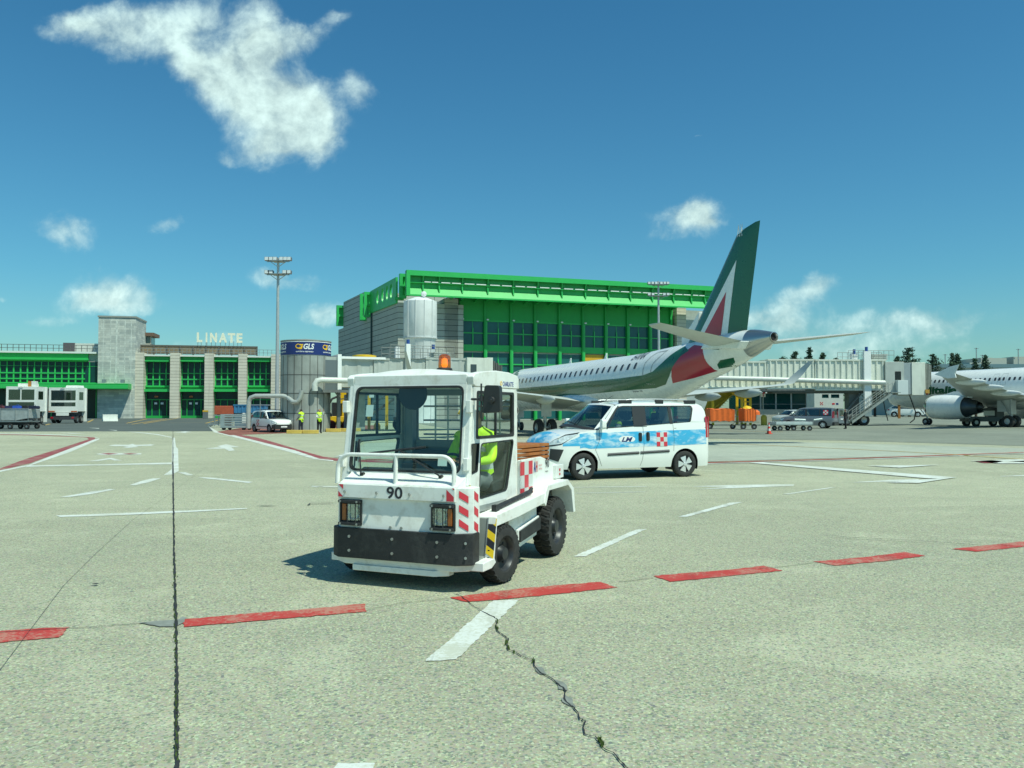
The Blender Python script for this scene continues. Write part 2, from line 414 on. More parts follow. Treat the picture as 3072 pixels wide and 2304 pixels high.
# ================================================ ground
def concrete_mat(name, base, peb=.5, patch=.12, asphalt=False):
    m = bpy.data.materials.new(name); m.use_nodes = True; t = NT(m.node_tree); b = t.n['Principled BSDF']
    tc = t.node('ShaderNodeTexCoord').outputs['Object']
    big = t.noise(tc, .16, 5, .6, .6); mid = t.noise(tc, 1.1, 5, .65)
    slab = t.node('ShaderNodeTexBrick', inp={'Vector': t.node('ShaderNodeMapping', inp={'Vector': tc, 'Location': (3.95, 1.6, 0), 'Rotation': (0, 0, R(-7))}).outputs[0], 'Color1': (.88, .88, .88, 1), 'Color2': (1.06, 1.06, 1.06, 1), 'Mortar': (.9, .9, .9, 1), 'Scale': 1.0, 'Mortar Size': .0, 'Brick Width': 7.5, 'Row Height': 7.5}).outputs[0]
    c = t.mix(t.ramp(big, [(.3, 0), (.7, 1)]), tuple(x * (1 - patch) for x in base), tuple(x * (1 + patch * .6) for x in base))
    c = t.mix(t.ramp(mid, [(.35, 0), (.75, .35)]), c, tuple(x * 1.16 for x in base))
    if not asphalt: c = t.mix(1, c, slab, blend='MULTIPLY')
    wp = t.noise(tc, .55, 6, .7, 1.2); c = t.mix(t.ramp(wp, [(.52, 0), (.68, .75)]), c, tuple(min(.8, x * 1.28) for x in base)); wd = t.noise(tc, .33, 6, .7, .8); c = t.mix(t.ramp(wd, [(.50, 0), (.66, .5)]), c, (base[0] * .66, base[1] * .71, base[2] * .74))
    oil = t.noise(tc, 2.3, 3, .5, .5); c = t.mix(t.ramp(oil, [(.70, 0), (.76, .35)]), c, tuple(x * .55 for x in base))
    # long scuffs left by wheels
    sv = t.node('ShaderNodeMapping', inp={'Vector': tc, 'Rotation': (0, 0, R(12)), 'Scale': (.09, 1.3, 1)}).outputs[0]
    st = t.noise(sv, 1.0, 5, .6, .3); c = t.mix(t.ramp(st, [(.52, 0), (.72, .30)]), c, tuple(x * .68 for x in base))
    # exposed aggregate
    v = t.node('ShaderNodeTexVoronoi', inp={'Vector': tc, 'Scale': 74.0, 'Randomness': 1.0}); pc = t.node('ShaderNodeSeparateColor', inp={0: v.outputs['Color']})
    lo = t.math('MULTIPLY', t.ramp(pc.outputs[0], [(.10, 1), (.34, 0)]), peb)
    hi = t.math('MULTIPLY', t.ramp(pc.outputs[1], [(.80, 0), (.95, 1)]), peb)
    c = t.mix(lo, c, tuple(x * .46 for x in base)); c = t.mix(hi, c, tuple(min(.85, x * 1.38) for x in base))
    c = t.mix(peb * .14, c, t.mix(1, v.outputs['Color'], tuple(min(1, x * 1.9) for x in base), blend='MULTIPLY'))
    v2 = t.node('ShaderNodeTexVoronoi', inp={'Vector': tc, 'Scale': 24.0}); p2 = t.node('ShaderNodeSeparateColor', inp={0: v2.outputs['Color']})
    big_s = t.math('MULTIPLY', t.ramp(p2.outputs[2], [(.035, 1), (.05, 0)]), t.math('MULTIPLY', t.math('LESS_THAN', v2.outputs['Distance'], .30), peb * .9))
    c = t.mix(big_s, c, (base[0] * .36, base[1] * .38, base[2] * .55))
    fine = t.noise(tc, 160, 3, .7); c = t.mix(1, c, t.ramp(fine, [(.3, .80), (.7, 1.16)]), blend='MULTIPLY')
    t.l.new(c, b.inputs['Base Color']); b.inputs['Roughness'].default_value = .88; b.inputs['Specular IOR Level'].default_value = .25
    hgt = t.math('MULTIPLY_ADD', pc.outputs[0], .6, t.noise(tc, 95, 4, .7))
    bp = t.node('ShaderNodeBump', inp={'Height': hgt, 'Strength': .55, 'Distance': .012}); t.l.new(bp.outputs[0], b.inputs['Normal'])
    return m
def marking_mat(name, col, under, wear=.35):
    m = bpy.data.materials.new(name); m.use_nodes = True; t = NT(m.node_tree); b = t.n['Principled BSDF']
    tc = t.node('ShaderNodeTexCoord').outputs['Object']
    n = t.noise(tc, 26, 6, .75); n2 = t.noise(tc, 1.6, 4, .6)
    f = t.ramp(t.math('MULTIPLY_ADD', n2, .8, n), [(.95 - wear * .25, 0), (1.16 - wear * .25, min(1, wear * 1.3))])
    c = t.mix(t.noise(tc, 5, 4), tuple(x * .82 for x in col), col)
    tk = t.noise(t.node('ShaderNodeMapping', inp={'Vector': tc, 'Rotation': (0, 0, R(-62)), 'Scale': (3.2, .35, 1)}).outputs[0], 1, 4); c = t.mix(t.ramp(tk, [(.60, 0), (.68, .45)]), c, tuple(x * .40 for x in col))
    sk = t.noise(t.node('ShaderNodeMapping', inp={'Vector': tc, 'Rotation': (0, 0, R(35)), 'Scale': (9, .9, 1)}).outputs[0], 1, 3)
    c = t.mix(t.ramp(sk, [(.64, 0), (.74, .5)]), c, tuple(x * .35 for x in col))
    c = t.mix(f, c, under); t.l.new(c, b.inputs['Base Color']); b.inputs['Roughness'].default_value = .75
    bp = t.node('ShaderNodeBump', inp={'Height': t.noise(tc, 90, 4, .7), 'Strength': .3, 'Distance': .008}); t.l.new(bp.outputs[0], b.inputs['Normal'])
    return m
CB = (.420, .430, .305)
GC = concrete_mat('apron_concrete', CB, .8)
GL_ = concrete_mat('pale_concrete', (.40, .43, .35), .25, .06)
GA = concrete_mat('old_asphalt', (.105, .125, .115), .35, .15)
GD = concrete_mat('worn_concrete', (.235, .255, .205), .4, .14)
GR = concrete_mat('red_painted_ground', (.30, .12, .09), .3, .3)
g = MB(GC)
g.add([(-2500, -60, 0), (2500, -60, 0), (2500, 4000, 0), (-2500, 4000, 0)], [(0, 1, 2, 3)])
ground = g.build('ground', kind='structure', label='wide pale concrete apron with exposed aggregate')
def sheet(name, px, material, z, parent=None, **kw):
    b = MB(material); V = [G(u, v) for u, v in px]
    return b.add([(p.x, p.y, z) for p in V], [tuple(range(len(V)))]).build(name, parent, smooth=False, **kw)
sheet('road', [(-900, 1296), (-900, 1239.5), (640, 1239.5), (1040, 1239.5), (1040, 1262), (700, 1264), (640, 1276), (628, 1284), (645, 1292), (640, 1294)], GA, .004, kind='structure', label='dark grey asphalt service road before the terminal')
sheet('pavement', [(700, 1240), (3072, 1240), (4200, 1258), (4200, 1322), (3072, 1338), (2530, 1322), (2130, 1316), (1500, 1312), (1200, 1262), (1100, 1262)], GD, .008, kind='structure', label='darker worn concrete of the aircraft stand')
sheet('taxi_strip', [(1100, 1330), (1500, 1319), (2130, 1322), (2530, 1330), (3072, 1346), (3500, 1350), (3500, 1353), (3072, 1360), (2120, 1386), (1450, 1398), (1000, 1372)], GL_, .012, kind='structure', label='paler smooth concrete strip behind the van')
sheet('stand_floor', [(690, 1306), (1130, 1290), (1130, 1276), (760, 1278), (650, 1296)], GR, .011, kind='structure', label='faded red painted ground under the jet bridge')

CW = MB(marking_mat('white_marking_paint', (.70, .74, .68), CB, .45)); CR = MB(marking_mat('red_marking_paint', (.50, .045, .035), CB, .30)); CY = MB(marking_mat('yellow_marking_paint', (.55, .33, .03), CB, .35))
CM = MB(marking_mat('dark_red_marking_paint', (.30, .04, .05), CB, .3)); CJ = MB(mat('joint_filler', (.025, .026, .028), .8, var=.4, vs=8, bump=.4, bs=50)); CG = MB(mat('moss', (.07, .12, .02), .9, var=.5, vs=40))
def poly(b, px, z=None, jag=0):
    if z is None: z = .005 if min(p[1] for p in px) > 1398 else .018
    pts = [G(u, v) for u, v in px]; out = []
    n = len(pts)
    for i in range(n):
        a, c = pts[i], pts[(i + 1) % n]; L = (c - a).length; k = max(1, int(L / .05)) if jag else 1
        for q in range(k):
            p = a.lerp(c, q / k)
            out.append((p.x + random.uniform(-jag, jag), p.y + random.uniform(-jag, jag)))
    b.panel(out, [], lambda x, y, d: (x, y, z))
def line(b, px, w, z=None, jag=0):
    if z is None: z = .005 if min(p[1] for p in px) > 1398 else .018
    P = [G(u, v).to_2d() for u, v in px]; L = []; Rr = []
    for i, p in enumerate(P):
        t = (P[min(i + 1, len(P) - 1)] - P[max(i - 1, 0)]).normalized(); n = Vector((-t.y, t.x)); ww = w if not hasattr(w, '__len__') else w[i]
        L.append(p + n * ww / 2); Rr.append(p - n * ww / 2)
    b.add([(p.x, p.y, z) for p in L + Rr], [(i + len(P), i + 1 + len(P), i + 1, i) for i in range(len(P) - 1)])
def z6(x, y): return (x * .452, 1250 + y * .452)
# red dashes across the foreground
for q in ([(-60, 1899), (150, 1885), (208, 1882), (182, 1913), (60, 1924), (-60, 1934)], [(536, 1862), (720, 1845), (900, 1831), (1098, 1812), (1100, 1836), (800, 1862), (555, 1882)],
          [(1352, 1794), (1560, 1767), (1800, 1747), (1852, 1764), (1600, 1791), (1402, 1808)], [(1962, 1729), (2180, 1711), (2290, 1699), (2352, 1713), (2150, 1733), (2010, 1747)],
          [(2442, 1686), (2600, 1672), (2715, 1657), (2775, 1669), (2650, 1685), (2505, 1698)], [(2855, 1648), (3072, 1625), (3300, 1604), (3300, 1622), (3072, 1641), (2930, 1656)]):
    poly(CR, q, .006, .012)
# white dashes leading away
for q in ([(1480, 1803), (1557, 1801), (1370, 1981), (1275, 1986)], [(1908, 1590), (1940, 1588), (1757, 1670), (1719, 1671)], [(2190, 1509), (2228, 1507), (2062, 1551), (2036, 1551)], [(2490, 1463), (2512, 1462), (2365, 1484), (2347, 1483)], [(1020, 2292), (1120, 2292), (1130, 2330), (990, 2330)]):
    poly(CW, q, .006, .010)
def z4(x, y): return (2000 + x * .4846, 1300 + y * .4846)
for q in ([(500, 184), (600, 183), (1795, 276), (1560, 312), (1350, 308), (1680, 284), (1600, 282)], [(1240, 204), (1690, 198), (1440, 216)],
          [(155, 330), (390, 321), (790, 316), (785, 326), (190, 348), (380, 333)], [(2060, 266), (2300, 254), (2300, 262), (2080, 268)], [(1140, 305), (1380, 289), (1560, 285), (1560, 292), (1380, 300)]):
    poly(CW, [z4(*p) for p in q])
line(CR, [(1100, 1378), (1500, 1393), (2122, 1389), (2500, 1379), (2900, 1364), (3072, 1358), (4200, 1322)], .22, .016)
line(CW, [(1500, 1398), (2122, 1392), (2500, 1382), (2860, 1368.5), (3072, 1362), (4200, 1326)], .2, .014)
line(CY, [(1350, 1322), (2170, 1331), (2500, 1346), (2800, 1361), (3072, 1379), (4200, 1440)], .16, .020)
line(CW, [(1680, 1463), (1940, 1460)], .09); line(CW, [(1640, 1482), (1935, 1476)], .07); line(CW, [(935, 1459), (1020, 1459)], .10)
poly(CW, [(2910, 1384), (3090, 1378), (3200, 1381), (3200, 1391), (3000, 1392)]); poly(CM, [(2925, 1385), (2975, 1382), (3010, 1385), (2990, 1390), (2950, 1390)], .018); poly(CM, [(3025, 1386), (3120, 1381), (3190, 1384), (3120, 1390)], .018)
# left side lines (survey picture 6)
L6 = lambda b, q, *a: poly(b, [z6(*p) for p in q], *((x - .009 for x in a) if a else (.006,)))
L6(CM, [(-300, 370), (0, 345), (160, 285), (420, 205), (590, 150), (575, 138), (200, 124), (0, 121), (0, 117), (220, 120), (630, 138), (630, 150), (430, 225), (200, 310), (0, 356), (-300, 392)], .014)
L6(CW, [(-300, 394), (0, 358), (190, 322), (430, 226), (630, 150), (660, 145), (660, 151), (470, 234), (200, 326), (0, 368), (-300, 402)], .016)
L6(CW, [(0, 115), (400, 122), (620, 136), (660, 145), (640, 137), (400, 118), (0, 112)], .016)
L6(CW, [(1385, 65), (1440, 95), (1700, 160), (1960, 225), (2120, 280), (2212, 290), (2212, 297), (2090, 284), (1930, 238), (1660, 163), (1420, 104)], .016)
L6(CM, [(1440, 95), (1700, 138), (1800, 165), (2000, 225), (2140, 265), (2260, 280), (2700, 300), (2700, 311), (2260, 297), (2120, 279), (1960, 232), (1700, 160)], .014)
L6(CW, [(170, 334), (190, 324), (700, 316), (1145, 305), (1145, 316), (600, 325)])
L6(CW, [(370, 658), (800, 642), (1300, 622), (1640, 608), (1640, 614), (1200, 638), (700, 660), (400, 668)])
L6(CW, [(860, 455), (950, 425), (1020, 409), (1070, 410), (990, 436), (900, 457)]); L6(CW, [(395, 536), (600, 500), (730, 481), (770, 484), (600, 516), (470, 534)])
L6(CW, [(1145, 140), (1160, 140), (1168, 200), (1182, 215), (1186, 362), (1140, 386), (1085, 389), (1125, 362), (1141, 345), (1141, 210)])
L6(CW, [(1178, 370), (1230, 370), (1285, 388), (1245, 391)]); L6(CW, [(1310, 402), (1420, 407), (1680, 435), (1650, 441), (1360, 411)])
L6(CW, [(720, 193), (760, 186), (850, 188), (880, 181), (900, 188), (1000, 184), (1025, 188), (1000, 194), (900, 195), (920, 201), (850, 207), (815, 203), (860, 196), (760, 196)])
L6(CW, [(1365, 212), (1440, 204), (1470, 205), (1440, 196), (1500, 184), (1590, 201), (1535, 204), (1560, 224), (1520, 228), (1490, 213), (1440, 215)])
L6(CW, [(585, 296), (680, 282), (735, 274), (812, 292), (760, 292), (730, 283), (650, 295)]); L6(CW, [(1150, 105), (1200, 101), (1230, 97), (1275, 103), (1230, 105), (1240, 110), (1200, 106)])
L6(CW, [(640, 247), (700, 241), (940, 243), (935, 251), (700, 255), (650, 252)]); L6(CM, [(665, 247), (720, 243), (785, 247), (720, 253)], .018); L6(CM, [(810, 247), (860, 243), (915, 246), (860, 252)], .018)
L6(CW, [(380, 106), (480, 109), (575, 114), (480, 113)]); L6(CW, [(585, 73), (660, 77), (655, 80)]); L6(CW, [(720, 86), (780, 91), (770, 94)]); L6(CW, [(830, 99), (930, 104), (1050, 117), (1140, 136), (1140, 140), (1040, 121), (930, 108)])
L6(CW, [(2060, 464), (2120, 466), (2100, 470)]); L6(CW, [(2140, 464), (2260, 464), (2260, 470), (2145, 469)])
for a, c in (((395, 1273), (500, 1257)), ((600, 1257), (690, 1258)), ((380, 1270), (440, 1257)), ((430, 1271), (545, 1253)), ((510, 1269), (610, 1268)), ((617, 1270), (670, 1257)), ((133, 1276), (150, 1272)), ((263, 1267), (280, 1259)), ((2350, 1296), (2140, 1293))):
    line(CY, [a, c], .28, .016)
# joints and cracks
def ragged(px, w, n):
    P = [G(u, v) for u, v in px]; out = []; ws = []
    for i in range(len(P) - 1):
        for k in range(n):
            t_ = k / n; q = P[i].lerp(P[i + 1], t_); out.append(Vector((q.x + random.uniform(-.004, .004), q.y))); ws.append(lerp(w[i], w[i + 1], t_) * random.uniform(.55, 1.35))
    return out, ws
def rline(b, px, w, z, n=16):
    P, ws = ragged(px, w, n); V = []
    for p, a in zip(P, ws): V += [(p.x - a / 2 + random.uniform(-.002, .002), p.y, z), (p.x + a / 2 + random.uniform(-.002, .002), p.y, z)]
    b.add(V, [(2 * i, 2 * i + 1, 2 * i + 3, 2 * i + 2) for i in range(len(P) - 1)])
rline(CJ, [(519, 1292), (519, 1420), (520, 1500), (521, 1560), (522, 1650), (525, 1750), (528, 1860), (531, 2000), (530, 2100), (530, 2200), (531, 2304), (532, 2420)], [.035, .035, .03, .022, .022, .024, .022, .02, .024, .021, .025, .022], .010)
CP = MB(mat('grey_patch', (.235, .255, .225), .85, var=.3, vs=9, bump=.3, bs=50)); poly(CP, [(415, 1871), (470, 1865), (535, 1861), (548, 1852), (560, 1856), (552, 1868), (530, 1882), (480, 1882)], .008, .006)
line(CJ, [(-60, 1904), (100, 1893), (250, 1885), (380, 1876), (440, 1871)], .008, .009); line(CJ, [(1100, 1833), (1200, 1812), (1350, 1797)], .006, .009)
line(CJ, [(2275, 1708), (2330, 1704), (2440, 1690)], .008, .009); line(CJ, [(1856, 1748), (1960, 1736)], .008, .009); line(CJ, [(2475, 1609), (2560, 1617), (2700, 1624), (2800, 1630), (2910, 1638), (2950, 1641)], [.004, .02, .012, .012, .02, .006], .022)
line(CJ, [z6(1700, 600), z6(1760, 597), z6(1850, 598)], [.01, .07, .01], .022); line(CJ, [z6(2045, 592), z6(2060, 583), z6(2212, 580)], .04, .022); poly(CJ, [(272, 1757), (298, 1756), (290, 1760)], .022)
line(CJ, [(620, 1400), (500, 1490), (400, 1560), (290, 1660), (190, 1760), (70, 1920), (-20, 2040)], .003, .010)
crk = [(420, 205), (470, 240), (520, 275), (600, 335), (690, 380), (718, 395), (705, 440), (715, 480), (760, 510), (803, 540), (785, 580), (800, 620), (870, 650), (930, 685), (985, 695), (995, 740), (1040, 790), (1100, 820), (1150, 855), (1200, 900), (1222, 925), (1210, 975), (1240, 1020), (1285, 1045), (1310, 1080), (1325, 1130), (1365, 1150), (1355, 1195), (1365, 1245), (1440, 1265), (1480, 1310), (1500, 1350), (1575, 1385), (1625, 1445), (1665, 1484), (1730, 1540)]
cp = []
for i in range(len(crk) - 1):
    for k in range(3):
        t_ = k / 3; cp.append((1200 + lerp(crk[i][0], crk[i + 1][0], t_) * .4069 + random.uniform(-2, 2), 1700 + lerp(crk[i][1], crk[i + 1][1], t_) * .4069 + random.uniform(-1.5, 1.5)))
line(CJ, cp, [random.uniform(.004, .012) for _ in cp], .009)
Z3 = lambda x, y: (1200 + x * .4069, 1700 + y * .4069)
for q in ([(990, 745), (1060, 745), (1080, 800), (1040, 800), (1000, 780)], [(1145, 840), (1195, 855), (1250, 900), (1240, 918), (1170, 915), (1155, 880)], [(1190, 985), (1225, 955), (1260, 980), (1290, 1045), (1240, 1030)]): poly(CP, [Z3(*p) for p in q], .006, .014)
def tufts(b, u, v, n, rad):
    for _ in range(n):
        p = G(u + random.gauss(0, rad), v + random.gauss(0, rad * 1.6)); h = random.uniform(.006, .009); a = random.uniform(0, pi); w = random.uniform(.003, .008)
        b.add([(p.x - cos(a) * w, p.y - sin(a) * w, .006), (p.x + cos(a) * w, p.y + sin(a) * w, .006), (p.x + random.uniform(-.01, .01), p.y + random.uniform(-.01, .01), .02 + h)], [(0, 1, 2)])
for x, y, n in ((1472, 1295, 60), (1490, 1330, 50), (785, 570, 40), (800, 610, 30), (712, 460, 40), (985, 710, 25), (720, 410, 20), (840, 640, 20)): tufts(CG, *Z3(x, y), n // 2, 2.0)
for v in range(1560, 2290, 9): tufts(CG, 521 + (v - 1560) * .014, v, random.choice((1, 2, 5, 2)), 2.2)
for b, n in ((CW, 'white_marking'), (CR, 'red_marking'), (CY, 'yellow_marking'), (CM, 'red_marking'), (CJ, 'joint'), (CP, 'repair_patch'), (CG, 'moss')): b.build(n, ground, smooth=False)
# ================================================ people
def vest_mat():
    m = bpy.data.materials.new('hi_vis_vest'); m.use_nodes = True; t = NT(m.node_tree); b = t.n['Principled BSDF']
    z = t.node('ShaderNodeSeparateXYZ', inp={0: t.node('ShaderNodeTexCoord').outputs['Object']}).outputs[2]
    zz = t.math('ADD', z, t.math('MULTIPLY', t.noise(t.node('ShaderNodeTexCoord').outputs['Object'], 5, 2), .03))
    band = None
    for c in (-.16, .02):
        k = t.math('LESS_THAN', t.math('ABSOLUTE', t.math('SUBTRACT', zz, c)), .03); band = k if band is None else t.math('MAXIMUM', band, k)
    t.l.new(t.mix(band, (.55, .85, .02), (.55, .57, .55)), b.inputs['Base Color']); b.inputs['Roughness'].default_value = .6
    bp = t.node('ShaderNodeBump', inp={'Height': t.noise(t.node('ShaderNodeTexCoord').outputs['Object'], 14, 4), 'Strength': .8, 'Distance': .02}); t.l.new(bp.outputs[0], b.inputs['Normal'])
    return m
VEST = vest_mat()
HAIR = mat('dark_hair', (.025, .018, .013), .7, var=.4, vs=30)
CLN = mat('navy_cloth', (.02, .025, .045), .85, var=.25, vs=8, bump=.4, bs=14); CLK = mat('black_cloth', (.018, .018, .02), .85, var=.3, vs=8, bump=.4, bs=14); CLG = mat('grey_cloth', (.16, .17, .18), .85, var=.2, vs=8, bump=.4, bs=14); CLW = mat('white_cloth', (.7, .72, .7), .85, var=.1, vs=8)
SHOE = mat('black_leather', (.015, .015, .015), .5)
STAND = dict(pelvis=(0, 0, .95), waist=(0, 0, 1.12), chest=(0, 0, 1.30), upper=(0, 0, 1.43), neck=(.0, 0, 1.52), chin=(.015, 0, 1.585), head=(.015, 0, 1.66), crown=(0, 0, 1.725), nose=(.112, 0, 1.645),
             shL=(0, .17, 1.42), elL=(-.01, .235, 1.14), wrL=(.07, .25, .90), shR=(0, -.17, 1.42), elR=(-.01, -.235, 1.14), wrR=(.07, -.25, .90),
             hiL=(0, .09, .90), knL=(.02, .10, .50), anL=(-.02, .10, .09), hiR=(0, -.09, .90), knR=(.02, -.10, .50), anR=(-.02, -.10, .09))
RAD = dict(pelvis=.155, waist=.14, chest=.165, upper=.13, neck=.062, chin=.075, head=.108, crown=.075, nose=.018, sh=.072, el=.048, wr=.034, hi=.105, kn=.068, an=.048)
def person(label, loc, rz, pose=None, shirt=CLN, trousers=CLN, vest=True, bald=False, group=None, skinm=SKIN, cap=None):
    J = dict(STAND); J.update(pose or {})
    V = []; E = []; RR = []; KIND = []; idx = {}
    def v(name, p, r, kind): idx[name] = len(V); V.append(Vector(p)); RR.append(r); KIND.append(kind); return idx[name]
    for n in ('pelvis', 'waist', 'chest', 'upper', 'neck', 'chin', 'head', 'crown', 'nose'):
        v(n, J[n], RAD[n], {'pelvis': 'trousers', 'waist': 'shirt', 'chest': 'shirt', 'upper': 'shirt'}.get(n, 'skin'))
    for a, b in (('pelvis', 'waist'), ('waist', 'chest'), ('chest', 'upper'), ('upper', 'neck'), ('neck', 'chin'), ('chin', 'head'), ('head', 'crown'), ('head', 'nose')): E.append((idx[a], idx[b]))
    for s in 'LR':
        sg = 1 if s == 'L' else -1
        sh = v('sh' + s, J['sh' + s], RAD['sh'], 'shirt'); el = v('el' + s, J['el' + s], RAD['el'], 'shirt'); wr = v('wr' + s, J['wr' + s], RAD['wr'], 'skin')
        E += [(idx['upper'], sh), (sh, el), (el, wr)]
        d = (V[wr] - V[el]).normalized(); side = Vector((0, -sg, 0)); side = (side - d * side.dot(d)).normalized() if abs(d.y) < .95 else Vector((1, 0, 0)); nrm = d.cross(side)
        pl = v('palm' + s, V[wr] + d * .065, .036, 'skin'); E.append((wr, pl))
        # four fingers of different lengths, curled, and a thumb leaving the side of the palm
        for k, (o, L) in enumerate(((-.032, .060), (-.011, .074), (.011, .078), (.032, .068))):
            w = Vector((1, 0, 0)); w = (w - d * w.dot(d)); w = w.normalized() if w.length > .2 else side
            a = v(f'f{s}{k}a', V[pl] + d * .035 + w * o, .0105, 'skin'); b_ = v(f'f{s}{k}b', V[a] + d * L * .5 + side * .012, .0095, 'skin'); c = v(f'f{s}{k}c', V[b_] + d * L * .4 + side * .026, .008, 'skin')
            E += [(pl, a), (a, b_), (b_, c)]
        t1 = v(f't{s}a', V[wr] + d * .045 + w * .042, .012, 'skin'); t2 = v(f't{s}b', V[t1] + d * .04 + w * .018 + side * .01, .010, 'skin'); E += [(pl, t1), (t1, t2)]
        hi = v('hi' + s, J['hi' + s], RAD['hi'], 'trousers'); kn = v('kn' + s, J['kn' + s], RAD['kn'], 'trousers'); an = v('an' + s, J['an' + s], RAD['an'], 'trousers')
        E += [(idx['pelvis'], hi), (hi, kn), (kn, an)]
        fd = Vector((1, sg * .12, 0)).normalized(); sole = J['an' + s][2] - .09
        b1 = v('ba' + s, Vector((V[an].x, V[an].y, sole + .048)) + fd * .13, .044, 'shoe'); b2 = v('to' + s, Vector((V[an].x, V[an].y, sole + .040)) + fd * .19, .036, 'shoe'); hl = v('he' + s, Vector((V[an].x, V[an].y, sole + .045)) - fd * .045, .040, 'shoe')
        E += [(an, b1), (b1, b2), (an, hl)]
    me = bpy.data.meshes.new('person'); me.from_pydata([tuple(p) for p in V], E, [])
    o = bpy.data.objects.new('tmp', me); COL.objects.link(o)
    md = o.modifiers.new('s', 'SKIN'); md.use_smooth_shade = True
    for i, sv in enumerate(me.skin_vertices[0].data):
        sv.radius = (RR[i] * 1.12, RR[i] * 1.12); sv.use_root = (i == 0)
    # flatter, wider trunk
    for n, (a, b) in (('pelvis', (.165, .13)), ('waist', (.155, .115)), ('chest', (.185, .13)), ('upper', (.15, .105))): me.skin_vertices[0].data[idx[n]].radius = (a, b)
    sb = o.modifiers.new('u', 'SUBSURF'); sb.levels = 2; sb.render_levels = 2
    bpy.context.view_layer.update()
    body = bpy.data.meshes.new_from_object(o.evaluated_get(bpy.context.evaluated_depsgraph_get()))
    bpy.data.objects.remove(o); bpy.data.meshes.remove(me)
    kinds = {'skin': 0, 'shirt': 1, 'trousers': 2, 'shoe': 3}
    for m_ in (skinm, shirt, trousers, SHOE): body.materials.append(m_)
    segs = [(a, b) for a, b in E]
    near = []
    for p in body.polygons:
        c = p.center; best = None
        for a, b in segs:
            ab = V[b] - V[a]; t = max(0, min(1, (c - V[a]).dot(ab) / ab.length_squared)); d = (c - V[a] - ab * t).length - lerp(RR[a], RR[b], t)
            if best is None or d < best[0]: best = (d, a, b, t)
        k = KIND[best[1]] if best[3] < .5 else KIND[best[2]]
        if {best[1], best[2]} & {idx['elL'], idx['elR']} and {best[1], best[2]} & {idx['wrL'], idx['wrR']}: k = 'shirt' if best[3] < .85 else 'skin'
        if {best[1], best[2]} == {idx['anL'], idx['heL']} or {best[1], best[2]} == {idx['anR'], idx['heR']}: k = 'shoe' if best[3] > .3 else 'trousers'
        p.material_index = kinds[k]; p.use_smooth = True; near.append((best[1], best[2], best[3]))
    root = bpy.data.objects.new('person', body); COL.objects.link(root); root.location = loc; root.rotation_euler = (0, 0, rz)
    root['label'] = label; root['category'] = 'person'
    if group: root['group'] = group
    VN = [v_.normal for v_ in body.vertices]; VC = [v_.co for v_ in body.vertices]
    def shell(name, test, off, m_, origin=None, trim=None):
        used = {}; Fs = []
        for i, p in enumerate(body.polygons):
            if test(p, near[i]):
                Fs.append(tuple(used.setdefault(k, len(used)) for k in p.vertices))
        if not Fs: return
        og = Vector(origin or (0, 0, 0)); VV = [VC[k] + VN[k] * off - og for k in used]
        b = MB(m_); b.add(VV, Fs); ob = b.build(name, root, angle=80); ob.location = og; return ob
    hd = V[idx['head']]; ch = V[idx['chin']]
    up = (V[idx['crown']] - V[idx['chin']]).normalized(); fw = (V[idx['nose']] - V[idx['head']]); fw = (fw - up * fw.dot(up)).normalized()
    if not bald:
        shell('hair', lambda p, n: (p.center - hd).dot(up) > -.07 and ((p.center - hd).dot(up) > .055 or (p.center - hd).dot(fw) < .012) and (p.center - hd).length < .19 and (p.center - hd).dot(up) > -.05, .012, cap or HAIR)
    core = {idx[k] for k in ('waist', 'chest', 'upper')}
    if vest:
        shell('vest', lambda p, n: (n[0] in core and n[1] in core) or ({n[0], n[1]} == {idx['pelvis'], idx['waist']} and n[2] > -.1) or (n[0] == idx['upper'] and n[1] in (idx['shL'], idx['shR'])) or ({n[0], n[1]} == {idx['shL'], idx['elL']} and n[2] < .12) or ({n[0], n[1]} == {idx['shR'], idx['elR']} and n[2] < .12), .016, VEST, origin=V[idx['chest']])
    # eyes, mouth and ears set into the face
    fb = MB(mat('eye', (.03, .03, .03), .3)); sd = up.cross(fw)
    for s in (-1, 1): c = hd + fw * .092 + sd * s * .034 + up * .012; fb.lathe([(0, -.006), (.008, -.003), (.009, .002), (0, .006)], c, 'x', 8)
    fb.m(mat('lips', (.35, .12, .1), .5)); c = hd + fw * .094 - up * .052; fb.cyl(c - sd * .022, c + sd * .022, .006, n=6)
    fb.m(skinm)
    for s in (-1, 1): c = hd + sd * s * .096 - up * .0; fb.cyl(c - fw * .008 - up * .028, c + up * .028 - fw * .012, .012, n=6)
    fb.build('face', root)
    return root
# ================================================ baggage tractor
TUG = (-.878, 8.38); TUGR = R(247.6)
tug = thing('baggage_tractor', 'white airport baggage tractor numbered 90 with amber roof beacon and black rubber bumper', 'tractor', (*TUG, 0), TUGR)
HAZY = mat('hazard_yellow', (.80, .55, .02), .5); REFR = mat('reflective_red', (.62, .04, .06), .45); REFW = mat('reflective_silver', (.60, .63, .60), .45)
